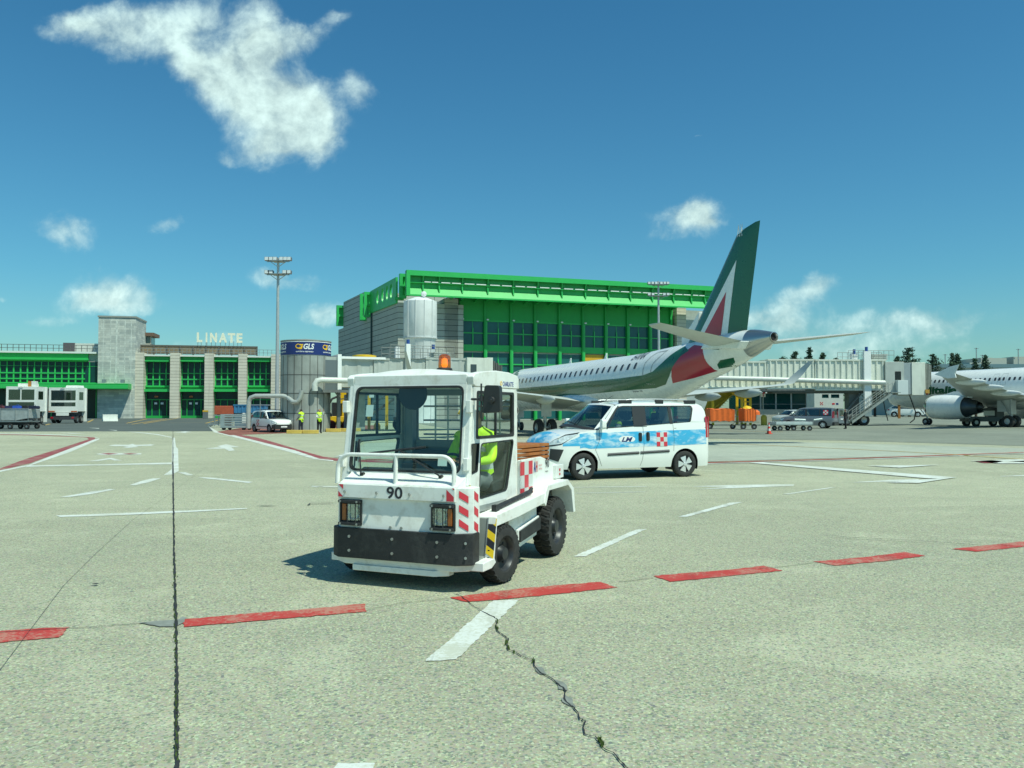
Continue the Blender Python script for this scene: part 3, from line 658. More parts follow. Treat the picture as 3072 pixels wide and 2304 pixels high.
# ---- main body shell
b = MB(TUGW)
nose = [(.60, -.62), (.60, .64), (.50, .77), (.36, .77), (.36, -.72), (.50, -.72)]
b.prism(nose, 'z', .53, .972)
b.prism([(.37, .968), (.602, .968), (.60, .985), (.42, 1.06), (.40, 1.085), (.36, 1.085)], 'y', -.64, .64)         # scuttle below the windscreen
b.box(.602, .632, -.642, .642, .842, .978)                                                                        # folded band carrying the number
b.prism([(.56, -.60), (.56, .60), (.48, .72), (.40, .72), (.40, -.72), (.48, -.72)], 'z', .19, .27)
b.prism([(.58, -.5), (.58, .40), (.50, .52), (.40, .52), (.40, -.5)], 'z', .135, .195)
b.prism([(.50, .20), (.30, .20), (.20, .24), (.24, .29), (.50, .28)], 'y', .60, .87); b.prism([(.50, .20), (.30, .20), (.20, .24), (.24, .29), (.50, .28)], 'y', -.80, -.60)
body = b.build('body', tug, bevel=.010)
c = MB(mat('tug_chassis', (.10, .11, .10), .7, var=.3, vs=5, dirt=.5, dc=(.2, .18, .14)))
c.box(-2.15, .38, -.42, .42, .22, .66).box(-.84, .36, -.60, .60, .60, .70).box(.33, .37, -.63, .63, .3, .97).box(-2.1, -.85, -.60, .60, .60, .72).box(-.02, .30, .50, .56, .27, .69).box(-.02, .3, -.56, -.5, .27, .69)
c.cyl((-.03, -.7, .29), (-.03, .7, .29), .06).cyl((-1.6, -.7, .34), (-1.6, .7, .34), .07)
c.build('chassis', tug)
# footwell lining and step
sm = MB(mat('step_plate', (.30, .33, .31), .45, .3, var=.2, dirt=.4)); sm.box(.24, .36, .545, .555, .30, .69); sm.box(.22, .50, .56, .78, .285, .305); sm.prism([(.37, .66), (.37, .30), (.47, .30)], 'y', .58, .60); sm.box(.22, .50, -.78, -.56, .285, .305)
sm.prism([(.194, .655), (.200, .655), (.284, .285), (.278, .285)], 'y', .58, .775); sm.m(STEEL).prism([(.19, .66), (.206, .66), (.290, .28), (.274, .28)], 'y', .775, .790); sm.build('step', tug, bevel=.004, split=.004)
# ---- rubber bumper with bolts
b = MB(BLACK)
o = .035; bp_ = [(.60 + o, -.63), (.60 + o, .645), (.515 + o, .785), (.40, .785), (.40, .745), (.5, .745), (.59, .64), (.59, -.625), (.5, -.72), (.40, -.72), (.40, -.74), (.515 + o, -.74)]
b.prism(bp_, 'z', .262, .553)
bump = b.build('bumper', tug, bevel=.008)
b = MB(STEEL)
for y in (-.50, -.02, .46):
    for z in (.335, .47): b.cyl((.634, y, z), (.644, y, z), .014, n=10)
for z in (.335, .47): q = Vector((.592, .728, z)); n_ = Vector((.145, .12, 0)).normalized(); b.cyl(q, q + n_ * .014, .013, n=10)
b.build('bolt', bump, split=.002)
b = MB(STEEL)
for y in (-.55, -.19, .17, .53): b.cyl((.632, y, .898), (.655, y, .898), .007, n=8); b.cyl((.65, y, .89), (.652, y, .915), .010, n=8)
for y in (-.06, .06): b.cyl((.60, y, .575), (.607, y, .575), .014, n=10)
b.build('fastener', body, split=.004)
# ---- headlights
LENS = glass('lamp_glass', (.8, .85, .85), .12); AMB = mat('amber_lens', (.34, .09, .01), .25, coat=.6)
for y0, y1, am in ((-.625, -.375, -1), (.385, .635, 1)):
    f = MB(PLAST); f.panel(rnd([(y0, .575), (y1, .575), (y1, .825), (y0, .825)], .01), [[(y0 + .018, .612), (y1 - .018, .612), (y1 - .018, .788), (y0 + .018, .788)]], lambda a, z, d: (.618 - d, a, z), .016)
    f.box(.601, .604, y0 + .018, y1 - .018, .612, .788)
    f.build('headlight_frame', tug, bevel=.003)
    hl = MB(mat('lamp_reflector', (.8, .82, .84), .12, 1, var=.3, vs=30, bump=.8, bs=28)); ya, yb = (y0 + .085, y1 - .022) if am < 0 else (y0 + .022, y1 - .085)
    hl.lathe([(.0, -.012), (.05, -.002), (.072, .008)], (.606, (ya + yb) / 2, .70), 'x', 20); hl.box(.604, .606, ya, yb, .625, .778)
    h = hl.build('headlight', tug)
    q = MB(LENS); q.panel(rnd([(ya, .622), (yb, .622), (yb, .782), (ya, .782)], .02), [], lambda a, z, d: (.622 - d, a, z), .003); q.build('lens', h)
    am_ = MB(AMB); aa, ab = (y0 + .03, y0 + .075) if am < 0 else (y1 - .075, y1 - .03); am_.box(.604, .621, aa, ab, .622, .782); am_.build('turn_signal', tug, bevel=.004)
    g_ = MB(BLACK)
    for yy in (y0 + .11, y1 - .05) if am < 0 else (y0 + .05, y1 - .11): g_.cyl((.648, yy, .585), (.648, yy, .815), .006, n=8)
    for zz in (.592, .807): g_.box(.619, .655, y0 + .005, y1 - .005, zz - .012, zz + .012)
    gg = g_.build('headlight_guard', tug, bevel=.002)
    s_ = MB(STEEL)
    for yy in (y0 + .03, y1 - .03):
        for zz in (.592, .807): s_.cyl((.655, yy, zz), (.661, yy, zz), .011, n=10)
    s_.build('screw', gg, split=.001)
# ---- number and warning stripes
d = MB(INK); X0 = .6345
d.text('90', .175, .115, lambda x, y: (X0, -.085 + x, .852 + y), bold=.02)
d.text('90', .13, .105, lambda x, y: (-1.62 - x, .7065, 1.018 + y), bold=.004)
d.text('WWWMELB119', .11, .02, lambda x, y: (-1.61 - x, .7065, .965 + y), bold=.01)
d.m(mat('blue_lettering', (.03, .05, .28), .5)).text('A', .06, .125, lambda x, y: (-1.24 - x, .7065, .99 + y), bold=.03)
d.m(MAROON).text('H', .05, .125, lambda x, y: (-1.31 - x, .7065, .99 + y), bold=.03); d.text('Airport', .11, .028, lambda x, y: (-1.40 - x, .7065, 1.045 + y)); d.text('Handling', .11, .028, lambda x, y: (-1.40 - x, .7065, 1.005 + y))
d.m(mat('blue_lettering', (.03, .05, .28), .5)).text('CHARLATTE', .29, .050, lambda x, y: (-.42 - x, .6745, 1.945 + y), bold=.012); d.m(YLET).text('<>', .06, .055, lambda x, y: (-.345 - x, .6745, 1.945 + y), bold=.02)
d.build('lettering', tug, smooth=False, split=.03)
d = MB(REFR); t3 = lambda pts, fn: d.add([fn(*p) for p in pts], [tuple(range(len(pts)))])
fb_ = lambda y, z: (X0, y, z)
t3([(-.63, .972), (-.575, .972), (-.575, .925)], fb_); t3([(-.63, .852), (-.575, .852), (-.63, .905)], fb_); t3([(.63, .852), (.63, .895), (.555, .96), (.555, .852)], fb_); t3([(.605, .975), (.635, .975), (.635, .955)], fb_)
def cf(s, z): return (.6035 - s * .0995 + .001, .6435 + s * .1295, z)          # corner face
for z in (.55, .68, .81): t3([(.15, z + .075), (.70, z + .02), (.70, z + .075 if z < .6 else z + .085), (.15, z + .14)], cf)
def sf(x, z): return (x, .7725, z)
for z in (.56, .70, .84): t3([(.49, z + .03), (.40, z - .015), (.40, z + .06), (.49, z + .105)], sf)
d.m(HAZY); hz = lambda s, w: None
for k in range(5):
    a = k / 5; q = lambda a_, w_: (lerp(.192, .279, a_), .872 + w_ * 2.0, lerp(.655, .285, a_))
    d.m(HAZY if k % 2 == 0 else INK)
    d.add([q(a, 0), q(max(0, a - .14), -.045), q(a + .06, -.045), q(a + .2, 0)], [(0, 1, 2, 3)])
    z_ = .98 - k * .07; d.add([(.352, .668, z_), (.372, .668, z_), (.372, .668, z_ - .07), (.352, .668, z_ - .07)], [(0, 1, 2, 3)])
d.build('warning_stripe', tug, smooth=False, split=.008)
# ---- cab: roof, pillars, doors
b = MB(TUGW)
roof = [(.25, 1.925), (.285, 1.94), (.30, 2.02), (.26, 2.052), (.1, 2.075), (-.25, 2.10), (-.6, 2.095), (-.83, 2.07), (-.875, 2.03), (-.875, 1.925)]
b.prism(roof, 'y', .600, .672); b.prism(roof, 'y', -.672, -.600)
b.grid(lambda x, y: (x, y, lerp(2.045, 2.045 + .065 * (1 - (y / .6) ** 2), 1) if -.8 < x < .2 else 2.04), [-.86, -.8, -.5, -.1, .18, .27], frange(-.6, .6, 8))
b.box(.262, .292, -.6, .6, 1.945, 2.045); b.box(-.87, .28, -.6, .6, 1.945, 1.965); b.box(-.87, -.84, -.6, .6, 1.93, 2.05)
rf = b.build('roof', tug, bevel=.012)
b = MB(TUGW)
for s in (-1, 1):
    b.add([(.41, s * .662, .975), (.41, s * .585, .975), (.33, s * .585, .975), (.33, s * .662, .975), (.285, s * .648, 1.95), (.285, s * .585, 1.95), (.215, s * .585, 1.95), (.215, s * .648, 1.95)],
          [(0, 1, 5, 4), (1, 2, 6, 5), (2, 3, 7, 6), (3, 0, 4, 7), (3, 2, 1, 0), (4, 5, 6, 7)] if s > 0 else [(4, 5, 1, 0), (5, 6, 2, 1), (6, 7, 3, 2), (7, 4, 0, 3), (0, 1, 2, 3), (7, 6, 5, 4)])
    b.box(-.872, -.80, s * .60, s * .655, .70, 1.93)
b.build('pillar', tug, bevel=.010, split=.004)
b = MB(TUGW)
for s in (-1, 1):
    for z in (1.73, 1.18): b.box(.285 + (2 - z) * .11, .345 + (2 - z) * .11, s * .625, s * .675, z - .06, z + .06)
b.build('hinge', tug, bevel=.008, split=.004)
def door(s):
    b = MB(TUGW); Y = s * .668
    up = rnd([(.235, 1.415), (.215, 1.885), (-.735, 1.885), (-.735, 1.415)], .03); lo = rnd([(.125, 1.372), (-.735, 1.385), (-.545, .850), (.165, .825)], .06); qt = rnd([(.318, 1.375), (.150, 1.375), (.195, 1.10), (.330, 1.08)], .015)
    b.panel([(.345, .98), (.27, 1.92), (-.80, 1.92), (-.80, .72), (.345, .70)], [up, lo, qt], lambda x, z, d: (x, Y - s * d, z), .035, flip=(s > 0))
    dr = b.build('door', tug, bevel=.006)
    k = MB(BLACK)
    for q, w in ((up, .045), (lo, .016), (qt, .02)):
        cx = sum(p[0] for p in q) / len(q); cz = sum(p[1] for p in q) / len(q)
        inn = [(cx + (p[0] - cx) * (1 - w / .25 * .5), cz + (p[1] - cz) * (1 - w / .2 * .5)) for p in q]
        k.panel(q, [inn], lambda x, z, d: (x, Y + s * .004 - s * d, z), .03, flip=(s > 0))
    k.box(-.27, -.25, Y - s * .02, Y + s * .002, 1.43, 1.87)
    k.build('window_frame', dr)
    w = MB(GLS_)
    for q in (up, lo): w.panel(q, [], lambda x, z, d: (x, Y - s * .012, z))
    w.build('window', dr, smooth=False)
    if s > 0: w = MB(mat('dark_glass', (.015, .02, .02), .08)); w.panel(qt, [], lambda x, z, d: (x, Y - s * .012, z)); w.build('quarter_window', dr, smooth=False)
    h = MB(mat('sill_trim', (.34, .37, .35), .5, .2, var=.15)); h.box(-.52, .34, Y, Y + s * .006, .705, .765); h.build('sill', dr)
door(1); door(-1)
# windscreen
b = MB(BLACK); ws = rnd([(-.585, 0), (.585, 0), (.572, .86), (-.572, .86)], .075, 6); wi = rnd([(-.565, .022), (.565, .022), (.553, .838), (-.553, .838)], .06, 6)
wf = lambda y, t, d=0: (.405 - t * .128 - d, y, 1.088 + t * .985)
b.panel(ws, [wi], lambda a, t, d: wf(a, t, d - .004), .03)
wfr = b.build('windscreen_seal', tug)
b = MB(TUGW); b.panel([(-.60, -.01), (.60, -.01), (.60, .89), (-.60, .89)], [ws], lambda a, t, d: wf(a, t, d + .002), .012); b.build('windscreen_frame', tug)
b = MB(GLW); b.panel(ws, [], lambda a, t, d: wf(a, t, .012)); wsn = b.build('windscreen', tug, smooth=False)
b = MB(WLET); b.panel([(-.46, .55), (-.385, .55), (-.385, .67), (-.46, .67)], [], lambda a, t, d: wf(a, t, .014)); b.panel([(-.44, .745), (-.39, .745), (-.39, .775), (-.44, .775)], [], lambda a, t, d: wf(a, t, .014)); b.panel([(.33, .07), (.43, .07), (.43, .145), (.33, .145)], [], lambda a, t, d: wf(a, t, .014))
b.build('sticker', wsn, smooth=False, split=.001)
for y0, y1, z1 in ((-.42, -.49, .30), (.40, -.08, .22)):
    b = MB(PLAST); p0 = Vector((.445, y0, 1.06)); p1 = Vector(wf(y1, z1, -.02)); b.tube([p0, p0 + Vector((.03, 0, .01)), p1], .008, 6).cyl(p0 - Vector((.02, 0, 0)), p0 + Vector((.02, 0, 0)), .018)
    q0 = Vector(wf(y1 - (.02 if y0 < 0 else .30), z1 - (.2 if y0 < 0 else .04), -.014)); q1 = Vector(wf(y1 + (.0 if y0 < 0 else .28), z1 + (.02 if y0 < 0 else .035), -.014)); b.tube([q0, q1], .011, 6)
    b.build('wiper', tug)
# hand rail over the nose
b = MB(TUGW)
P = [(.575, -.60, .975), (.565, -.60, 1.12)] + [(.563, -.60 + .13 * (1 - cos(k / 6 * pi / 2)), 1.13 + .13 * sin(k / 6 * pi / 2)) for k in range(7)]
P += [(x, -y, z) for x, y, z in reversed(P)]
b.tube(P, .0205, 10); b.cyl((.565, -.02, 1.26), (.575, -.02, .975), .019, n=10); b.build('hand_rail', tug)
# mirror, beacon, roof lamp
b = MB(PLAST); b.cyl((.31, .655, 1.80), (.30, .76, 1.80), .012).tube([(.30, .755, 1.62), (.30, .755, 1.95)], .009).cyl((.30, .755, 1.78), (.30, .755, 1.83), .022)
mr = b.build('mirror_arm', tug)
b = MB(PLAST); b.prism(rnd([(.765, 1.665), (.955, 1.675), (.945, 1.93), (.79, 1.935)], .03), 'x', .235, .305); b.lathe([(0, .03), (.03, .028), (.034, .0)], (.305, .87, 1.79), 'x', 16); b.cyl((.335, .87, 1.79), (.345, .87, 1.79), .012)
b.build('mirror', mr, bevel=.02)
bc = MB(BLACK); bc.lathe([(.0, 0), (.085, 0), (.082, .022), (.06, .032), (0, .032)], (-.17, .12, 2.105), 'z', 20)
bo = bc.build('beacon_base', tug)
m = glass('beacon_amber', (1.0, .45, .03), .06); b = MB(m); b.lathe([(.064, .028), (.066, .06), (.064, .13), (.055, .158), (.03, .172), (0, .174)], (-.17, .12, 2.105), 'z', 24); b.m(mat('beacon_core', (.85, .45, .05), .3, emit=((1, .50, .04), 1.1))).lathe([(.02, .03), (.032, .06), (.03, .12), (0, .135)], (-.17, .12, 2.105), 'z', 12)
b.build('beacon', bo)
b = MB(mat('red_lens', (.45, .02, .02), .3)); b.lathe([(.03, 0), (.03, .015), (0, .022)], (-.6, -.25, 2.12), 'z', 12); b.build('marker_lamp', tug)
# ---- rear body, deck and fenders
b = MB(TUGW); side = [(-.845, .70), (-1.20, .735), (-2.18, .80), (-2.20, .98), (-2.12, 1.02), (-1.50, 1.155), (-.845, 1.15)]
for s in (1, -1):
    b.prism(side, 'y', s * .66, s * .70)
b.box(-2.20, -2.16, -.66, .66, .62, 1.0).box(-2.16, -1.45, -.655, .655, .93, .95); b.prism([(-1.45, 1.12), (-1.45, .95), (-2.15, .95), (-2.15, 1.0)], 'y', -.655, .655)
b.box(-.87, -.84, -.66, .66, .70, 1.14)
rb = b.build('rear_body', tug, bevel=.008)
b = MB(TUGW)
for s in (1, -1):
    b.prism([(.19, .575), (.19, .665), (.16, .685), (-1.19, .775), (-1.19, .66), (-.40, .60)], 'y', s * .64, s * .862)
    b.prism([(.19, .67), (.155, .67), (.235, .27), (.275, .27)], 'y', s * .56, s * .868)
    b.prism([(-1.14, .66), (-1.19, .775), (-1.26, .85), (-1.98, .86), (-2.20, .74), (-2.26, .44), (-2.19, .44), (-2.11, .72), (-1.98, .79), (-1.31, .785), (-1.20, .62)], 'y', s * .60, s * .868)
fn = b.build('fender', tug, bevel=.008, split=.004)
b = MB(mat('rear_light_box', (.72, .74, .70), .5, var=.1)); b.box(-2.18, -1.90, .60, .74, .868, 1.03); b.box(-2.18, -1.90, -.74, -.60, .868, 1.03); lb = b.build('light_box', tug, bevel=.006, split=.003)
b = MB(MAROON); b.box(-2.05, -2.01, .741, .745, .955, .985).box(-2.05, -2.01, .741, .745, .905, .93); b.build('marker', lb, split=.002)
b = MB(TUGW)
for s in (1, -1):
    b.prism([(-.36, .59), (-1.20, .66), (-1.20, .30), (-.55, .22)], 'y', s * .70, s * .755)
    b.prism([(-.56, .30), (-.56, .44), (-1.19, .52), (-1.19, .36)], 'y', s * .755, s * .79)
sk = b.build('side_skirt', tug, bevel=.008, split=.003)
b = MB(BLACK)
for s in (1, -1): b.prism([(-.58, .31), (-.58, .425), (-1.18, .50), (-1.18, .37)], 'y', s * .792, s * .81)
b.build('rubber_pad', tug, split=.003)
b = MB(BLACK); b.cyl((-.02, .765, .728), (-1.02, .755, .80), .026, n=10).cyl((-.98, .755, .80), (-1.04, .755, .83), .02).box(-.06, .02, .74, .79, .695, .76); b.build('tow_bar_handle', tug)
# chequered marking
b = MB(REFW); cw = .125
for i in range(3):
    for j in range(5):
        zt = 1.128 - j * .098 if j < 4 else 1.128 - 4 * .098
        hh = .096 if j < 4 else .045
        hs = (.148, .140, .088, .030, 0); zt = 1.128 - sum(hs[:j]) - (.008 if j == 3 else 0); hh = hs[j] - .001
        if j == 4: continue
        b.m(REFR if (i + (j if j < 3 else 2)) % 2 == 0 else REFW); x = -.835 - i * cw
        if i == 2: hh = hh
        b.add([(x, .703, zt), (x - cw, .703, zt), (x - cw, .703, zt - hh), (x, .703, zt - hh)], [(0, 1, 2, 3)])
b.build('chequer_decal', rb, smooth=False)
b = MB(BLACK); b.box(-.858, -.852, .7005, .703, .72, 1.15); b.build('seam', rb)
# rear cab wall with guard grid
b = MB(GREYI); b.panel([(-.62, .70), (.62, .70), (.62, 1.94), (-.62, 1.94)], [rnd([(-.50, 1.36), (.58, 1.36), (.58, 1.86), (-.50, 1.86)], .03)], lambda y, z, d: (-.85 - d, y, z), .02)
b.box(-.84, -.74, -.60, -.51, .72, 1.93); b.box(-.84, -.80, -.50, .6, 1.28, 1.355)
b.build('cab_wall', tug)
b = MB(STEEL)
for y in (-.36, -.20, -.04, .12, .28, .44): b.cyl((-.885, y, 1.33), (-.885, y, 1.86), .011, n=6)
for z in (1.42, 1.58, 1.74): b.cyl((-.885, -.51, z), (-.885, .59, z), .011, n=6)
b.build('guard_grid', tug, split=.004)
b = MB(DARK); b.box(-.84, -.34, -.55, .55, .70, .84); b.prism(rnd([(-.34, .84), (-.70, .86), (-.80, 1.34), (-.72, 1.36), (-.60, .98), (-.32, .95)], .03), 'y', .16, .60); b.prism(rnd([(-.34, .84), (-.70, .86), (-.80, 1.24), (-.72, 1.26), (-.60, .98), (-.32, .95)], .03), 'y', -.55, -.08)
b.build('seat', tug, bevel=.02)
b = MB(DARK); b.prism([(.36, .70), (.36, 1.09), (.26, 1.12), (.12, 1.02), (.14, .70)], 'y', -.58, .58); b.box(.10, .16, -.2, .1, .8, 1.16); b.lathe([(.0, 0), (.165, 0), (.165, -.02), (0, -.03)], (.22, -.04, 1.86), 'x', 18)
db = b.build('dashboard', tug, bevel=.01)
b = MB(PLAST); cpt = Vector((.02, .36, 1.12)); ax = Vector((-.8, 0, .6)).normalized(); a1 = Vector((0, 1, 0)); a2 = ax.cross(a1)
b.tube([cpt + (a1 * cos(2 * pi * k / 24) + a2 * sin(2 * pi * k / 24)) * .175 for k in range(24)], .014, 6, closed=True).cyl(cpt, cpt - ax * .22, .02).cyl(cpt - a1 * .17, cpt + a1 * .17, .012); b.build('steering_wheel', tug)
# ---- wheels
def tug_wheel(r, w, x, y, steer, name='wheel'):
    wh = MB(TYRE); c0 = (0, 0, 0)
    wh.lathe([(r * .56, w * .42), (r * .62, w * .5), (r * .86, w * .52), (r * .955, w * .46), (r * .975, w * .3), (r * .975, -w * .3), (r * .955, -w * .46), (r * .86, -w * .52), (r * .62, -w * .5), (r * .56, -w * .42)], c0, 'y', 40)
    nl = 26                                                        # chunky traction lugs
    for k in range(nl):
        for s in (-1, 1):
            a0 = 2 * pi * (k + (.5 if s > 0 else 0)) / nl; V = []
            for (aa, yy) in ((a0, .02), (a0 + .5 * 2 * pi / nl, .02), (a0 + .15, s * .5 * 1.0), (a0 + .15 - .12 * 1, s * .5)): pass
            pts = [(a0, s * .02), (a0 + .13, s * .02), (a0 + .20, s * .36), (a0 + .20, s * .50), (a0 + .06, s * .50), (a0 + .06, s * .36)]
            lo = [((r * .955 if abs(yy) < .45 else r * .86) * sin(aa), yy * w, (r * .955 if abs(yy) < .45 else r * .86) * cos(aa)) for aa, yy in pts]
            hi = [((r if abs(yy) < .45 else r * .93) * sin(aa), yy * w * (1 if abs(yy) < .45 else 1.06), (r if abs(yy) < .45 else r * .93) * cos(aa)) for aa, yy in pts]
            n = len(pts); F = [tuple(range(n, 2 * n)), tuple(range(2 * n - 1, n - 1, -1))] + [(i, (i + 1) % n, (i + 1) % n + n, i + n) for i in range(n)]
            wh.add(lo + hi, F)
    o = wh.build(name, tug, angle=30); o.location = (x, y, r); o.rotation_euler = (0, random.uniform(0, 3), steer)
    rm = MB(mat('wheel_rim', (.035, .04, .045), .4, .3, dirt=.3)); s = 1 if y > 0 else -1
    rm.lathe([(r * .57, s * w * .44), (r * .55, s * w * .40), (r * .50, s * w * .15), (r * .30, s * w * .10), (r * .22, s * w * .30), (r * .20, s * w * .44), (0, s * w * .46)], (0, 0, 0), 'y', 28)
    for k in range(6): a = k * pi / 3; rm.cyl((cos(a) * r * .36, s * w * .10, sin(a) * r * .36), (cos(a) * r * .36, s * w * .17, sin(a) * r * .36), .014, n=6)
    rm.build('rim', o)
tug_wheel(.288, .17, -.02, .80, R(-7)); tug_wheel(.288, .17, -.02, -.765, R(-7)); tug_wheel(.344, .19, -1.64, .755, 0); tug_wheel(.344, .19, -1.64, -.755, 0)
# the cab is a little wider on its far side than the nose
def widen(o):
    if o.type == 'MESH' and o.data.users == 1:
        for v_ in o.data.vertices:
            if v_.co.y < 0: v_.co.y *= 1.135
    for c_ in o.children: widen(c_)
for o_ in list(tug.children):
    if o_.name.split('.')[0] in ('roof', 'pillar', 'hinge', 'windscreen', 'windscreen_seal', 'windscreen_frame', 'door', 'cab_wall', 'hand_rail', 'wiper'): widen(o_)
# ---- driver and load
def TL(x, y, z=0): a = TUGR; return (TUG[0] + cos(a) * x - sin(a) * y, TUG[1] + sin(a) * x + cos(a) * y, z)
sit = dict(pelvis=(0, 0, .10), waist=(.03, 0, .26), chest=(.08, 0, .44), upper=(.10, 0, .56), neck=(.12, 0, .65), chin=(.14, 0, .715), head=(.145, 0, .79), crown=(.13, 0, .855), nose=(.245, 0, .775),
           shL=(.10, .17, .55), elL=(.22, .24, .34), wrL=(.42, .15, .33), shR=(.10, -.17, .55), elR=(.22, -.24, .34), wrR=(.42, -.12, .33),
           hiL=(.02, .09, .10), knL=(.40, .12, .14), anL=(.45, .11, -.21), hiR=(.02, -.09, .10), knR=(.40, -.12, .14), anR=(.45, -.11, -.21))
person('person in a yellow safety vest driving the white baggage tractor', TL(-.44, .40, .85), TUGR, sit, shirt=mat('hi_vis_sleeve', (.50, .80, .03), .65, bump=.5, bs=14), trousers=CLG, skinm=mat('tanned_skin', (.38, .20, .13), .55))
cr = thing('crate', 'orange brown slatted crate lying on the rear deck of the baggage tractor', 'crate', TL(-1.42, .36, .955), TUGR + R(86))
WOOD = mat('orange_brown_slats', (.42, .14, .03), .6, var=.35, vs=9, dirt=.3)
b = MB(WOOD)
for k in range(7): b.box(-.26, .26, .36 - .022, .36, .03 + k * .055, .07 + k * .055); b.box(-.26, .26, -.36, -.338, .03 + k * .055, .07 + k * .055); b.box(.24, .26, -.336, .336, .03 + k * .055, .07 + k * .055); b.box(-.26, -.24, -.336, .336, .03 + k * .055, .07 + k * .055)
for k in range(6): b.box(-.24 + k * .08, -.18 + k * .08, -.336, .336, .375, .395)
b.box(-.26, .26, -.36, .36, 0, .02); b.build('slat', cr, bevel=.004)
b = MB(BLACK); b.box(-.265, -.235, .361, .369, 0, .40).box(.2, .235, .361, .369, 0, .40).box(-.02, .02, .361, .369, 0, .40); b.tube([(-.1, .365, .3), (-.08, .42, .33), (.08, .42, .33), (.1, .365, .3)], .01); b.build('strap', cr); cr.scale = (1, 1.38, .86)
# ================================================ road vehicles
def sky_band_mat():
    m = bpy.data.materials.new('sky_print_wrap'); m.use_nodes = True; t = NT(m.node_tree); b = t.n['Principled BSDF']
    tc = t.node('ShaderNodeTexCoord').outputs['Object']; mp = t.node('ShaderNodeMapping', inp={'Vector': tc, 'Scale': (1.7, 1.7, 4.2)}).outputs[0]
    n = t.noise(mp, 1.6, 6, .6, .4); f = t.ramp(n, [(.47, 0), (.66, 1)])
    t.l.new(t.mix(f, (.045, .40, .68), (.70, .80, .82)), b.inputs['Base Color']); b.inputs['Roughness'].default_value = .3; b.inputs['Coat Weight'].default_value = .5
    return m
SKYB = sky_band_mat()
def make_wheel(parent, r, w, x, y, hub, rimm, spokes=5):
    s = 1 if y > 0 else -1
    b = MB(TYRE); b.lathe([(r * .66, w * .40), (r * .70, w * .48), (r * .86, w * .52), (r * .96, w * .45), (r, w * .32), (r, -w * .32), (r * .96, -w * .45), (r * .86, -w * .52), (r * .66, -w * .46)], (0, 0, 0), 'y', 36)
    o = b.build('wheel', parent, angle=35); o.location = (x, y, r)
    b = MB(rimm); b.lathe([(r * .67, s * w * .44), (r * .64, s * w * .44), (r * .60, s * w * .30), (r * .58, -s * w * .2)], (0, 0, 0), 'y', 32); b.m(hub)
    for k in range(spokes):                                          # broad petal-shaped spokes
        a = 2 * pi * k / spokes + .3
        def P(rr, da, yy): return (rr * sin(a + da), s * yy, rr * cos(a + da))
        V = [P(r * .12, -.5, w * .44), P(r * .12, .5, w * .44), P(r * .42, .45, w * .47), P(r * .64, .40, w * .42), P(r * .64, -.40, w * .42), P(r * .42, -.45, w * .47)]
        V2 = [(q[0] * 1, q[1] - s * .03, q[2]) for q in V]; n = 6
        F = [tuple(range(6)), tuple(range(11, 5, -1))] + [(i, (i + 1) % 6, (i + 1) % 6 + 6, i + 6) for i in range(6)]
        b.add(V + V2, F if s > 0 else [tuple(reversed(f)) for f in F])
    b.lathe([(r * .16, s * w * .43), (r * .13, s * w * .50), (0, s * w * .51)], (0, 0, 0), 'y', 16)
    b.m(DARK).lathe([(0, s * w * .22), (r * .6, s * w * .22)], (0, 0, 0), 'y', 24)
    b.build('hubcap', o, angle=30)
    return o
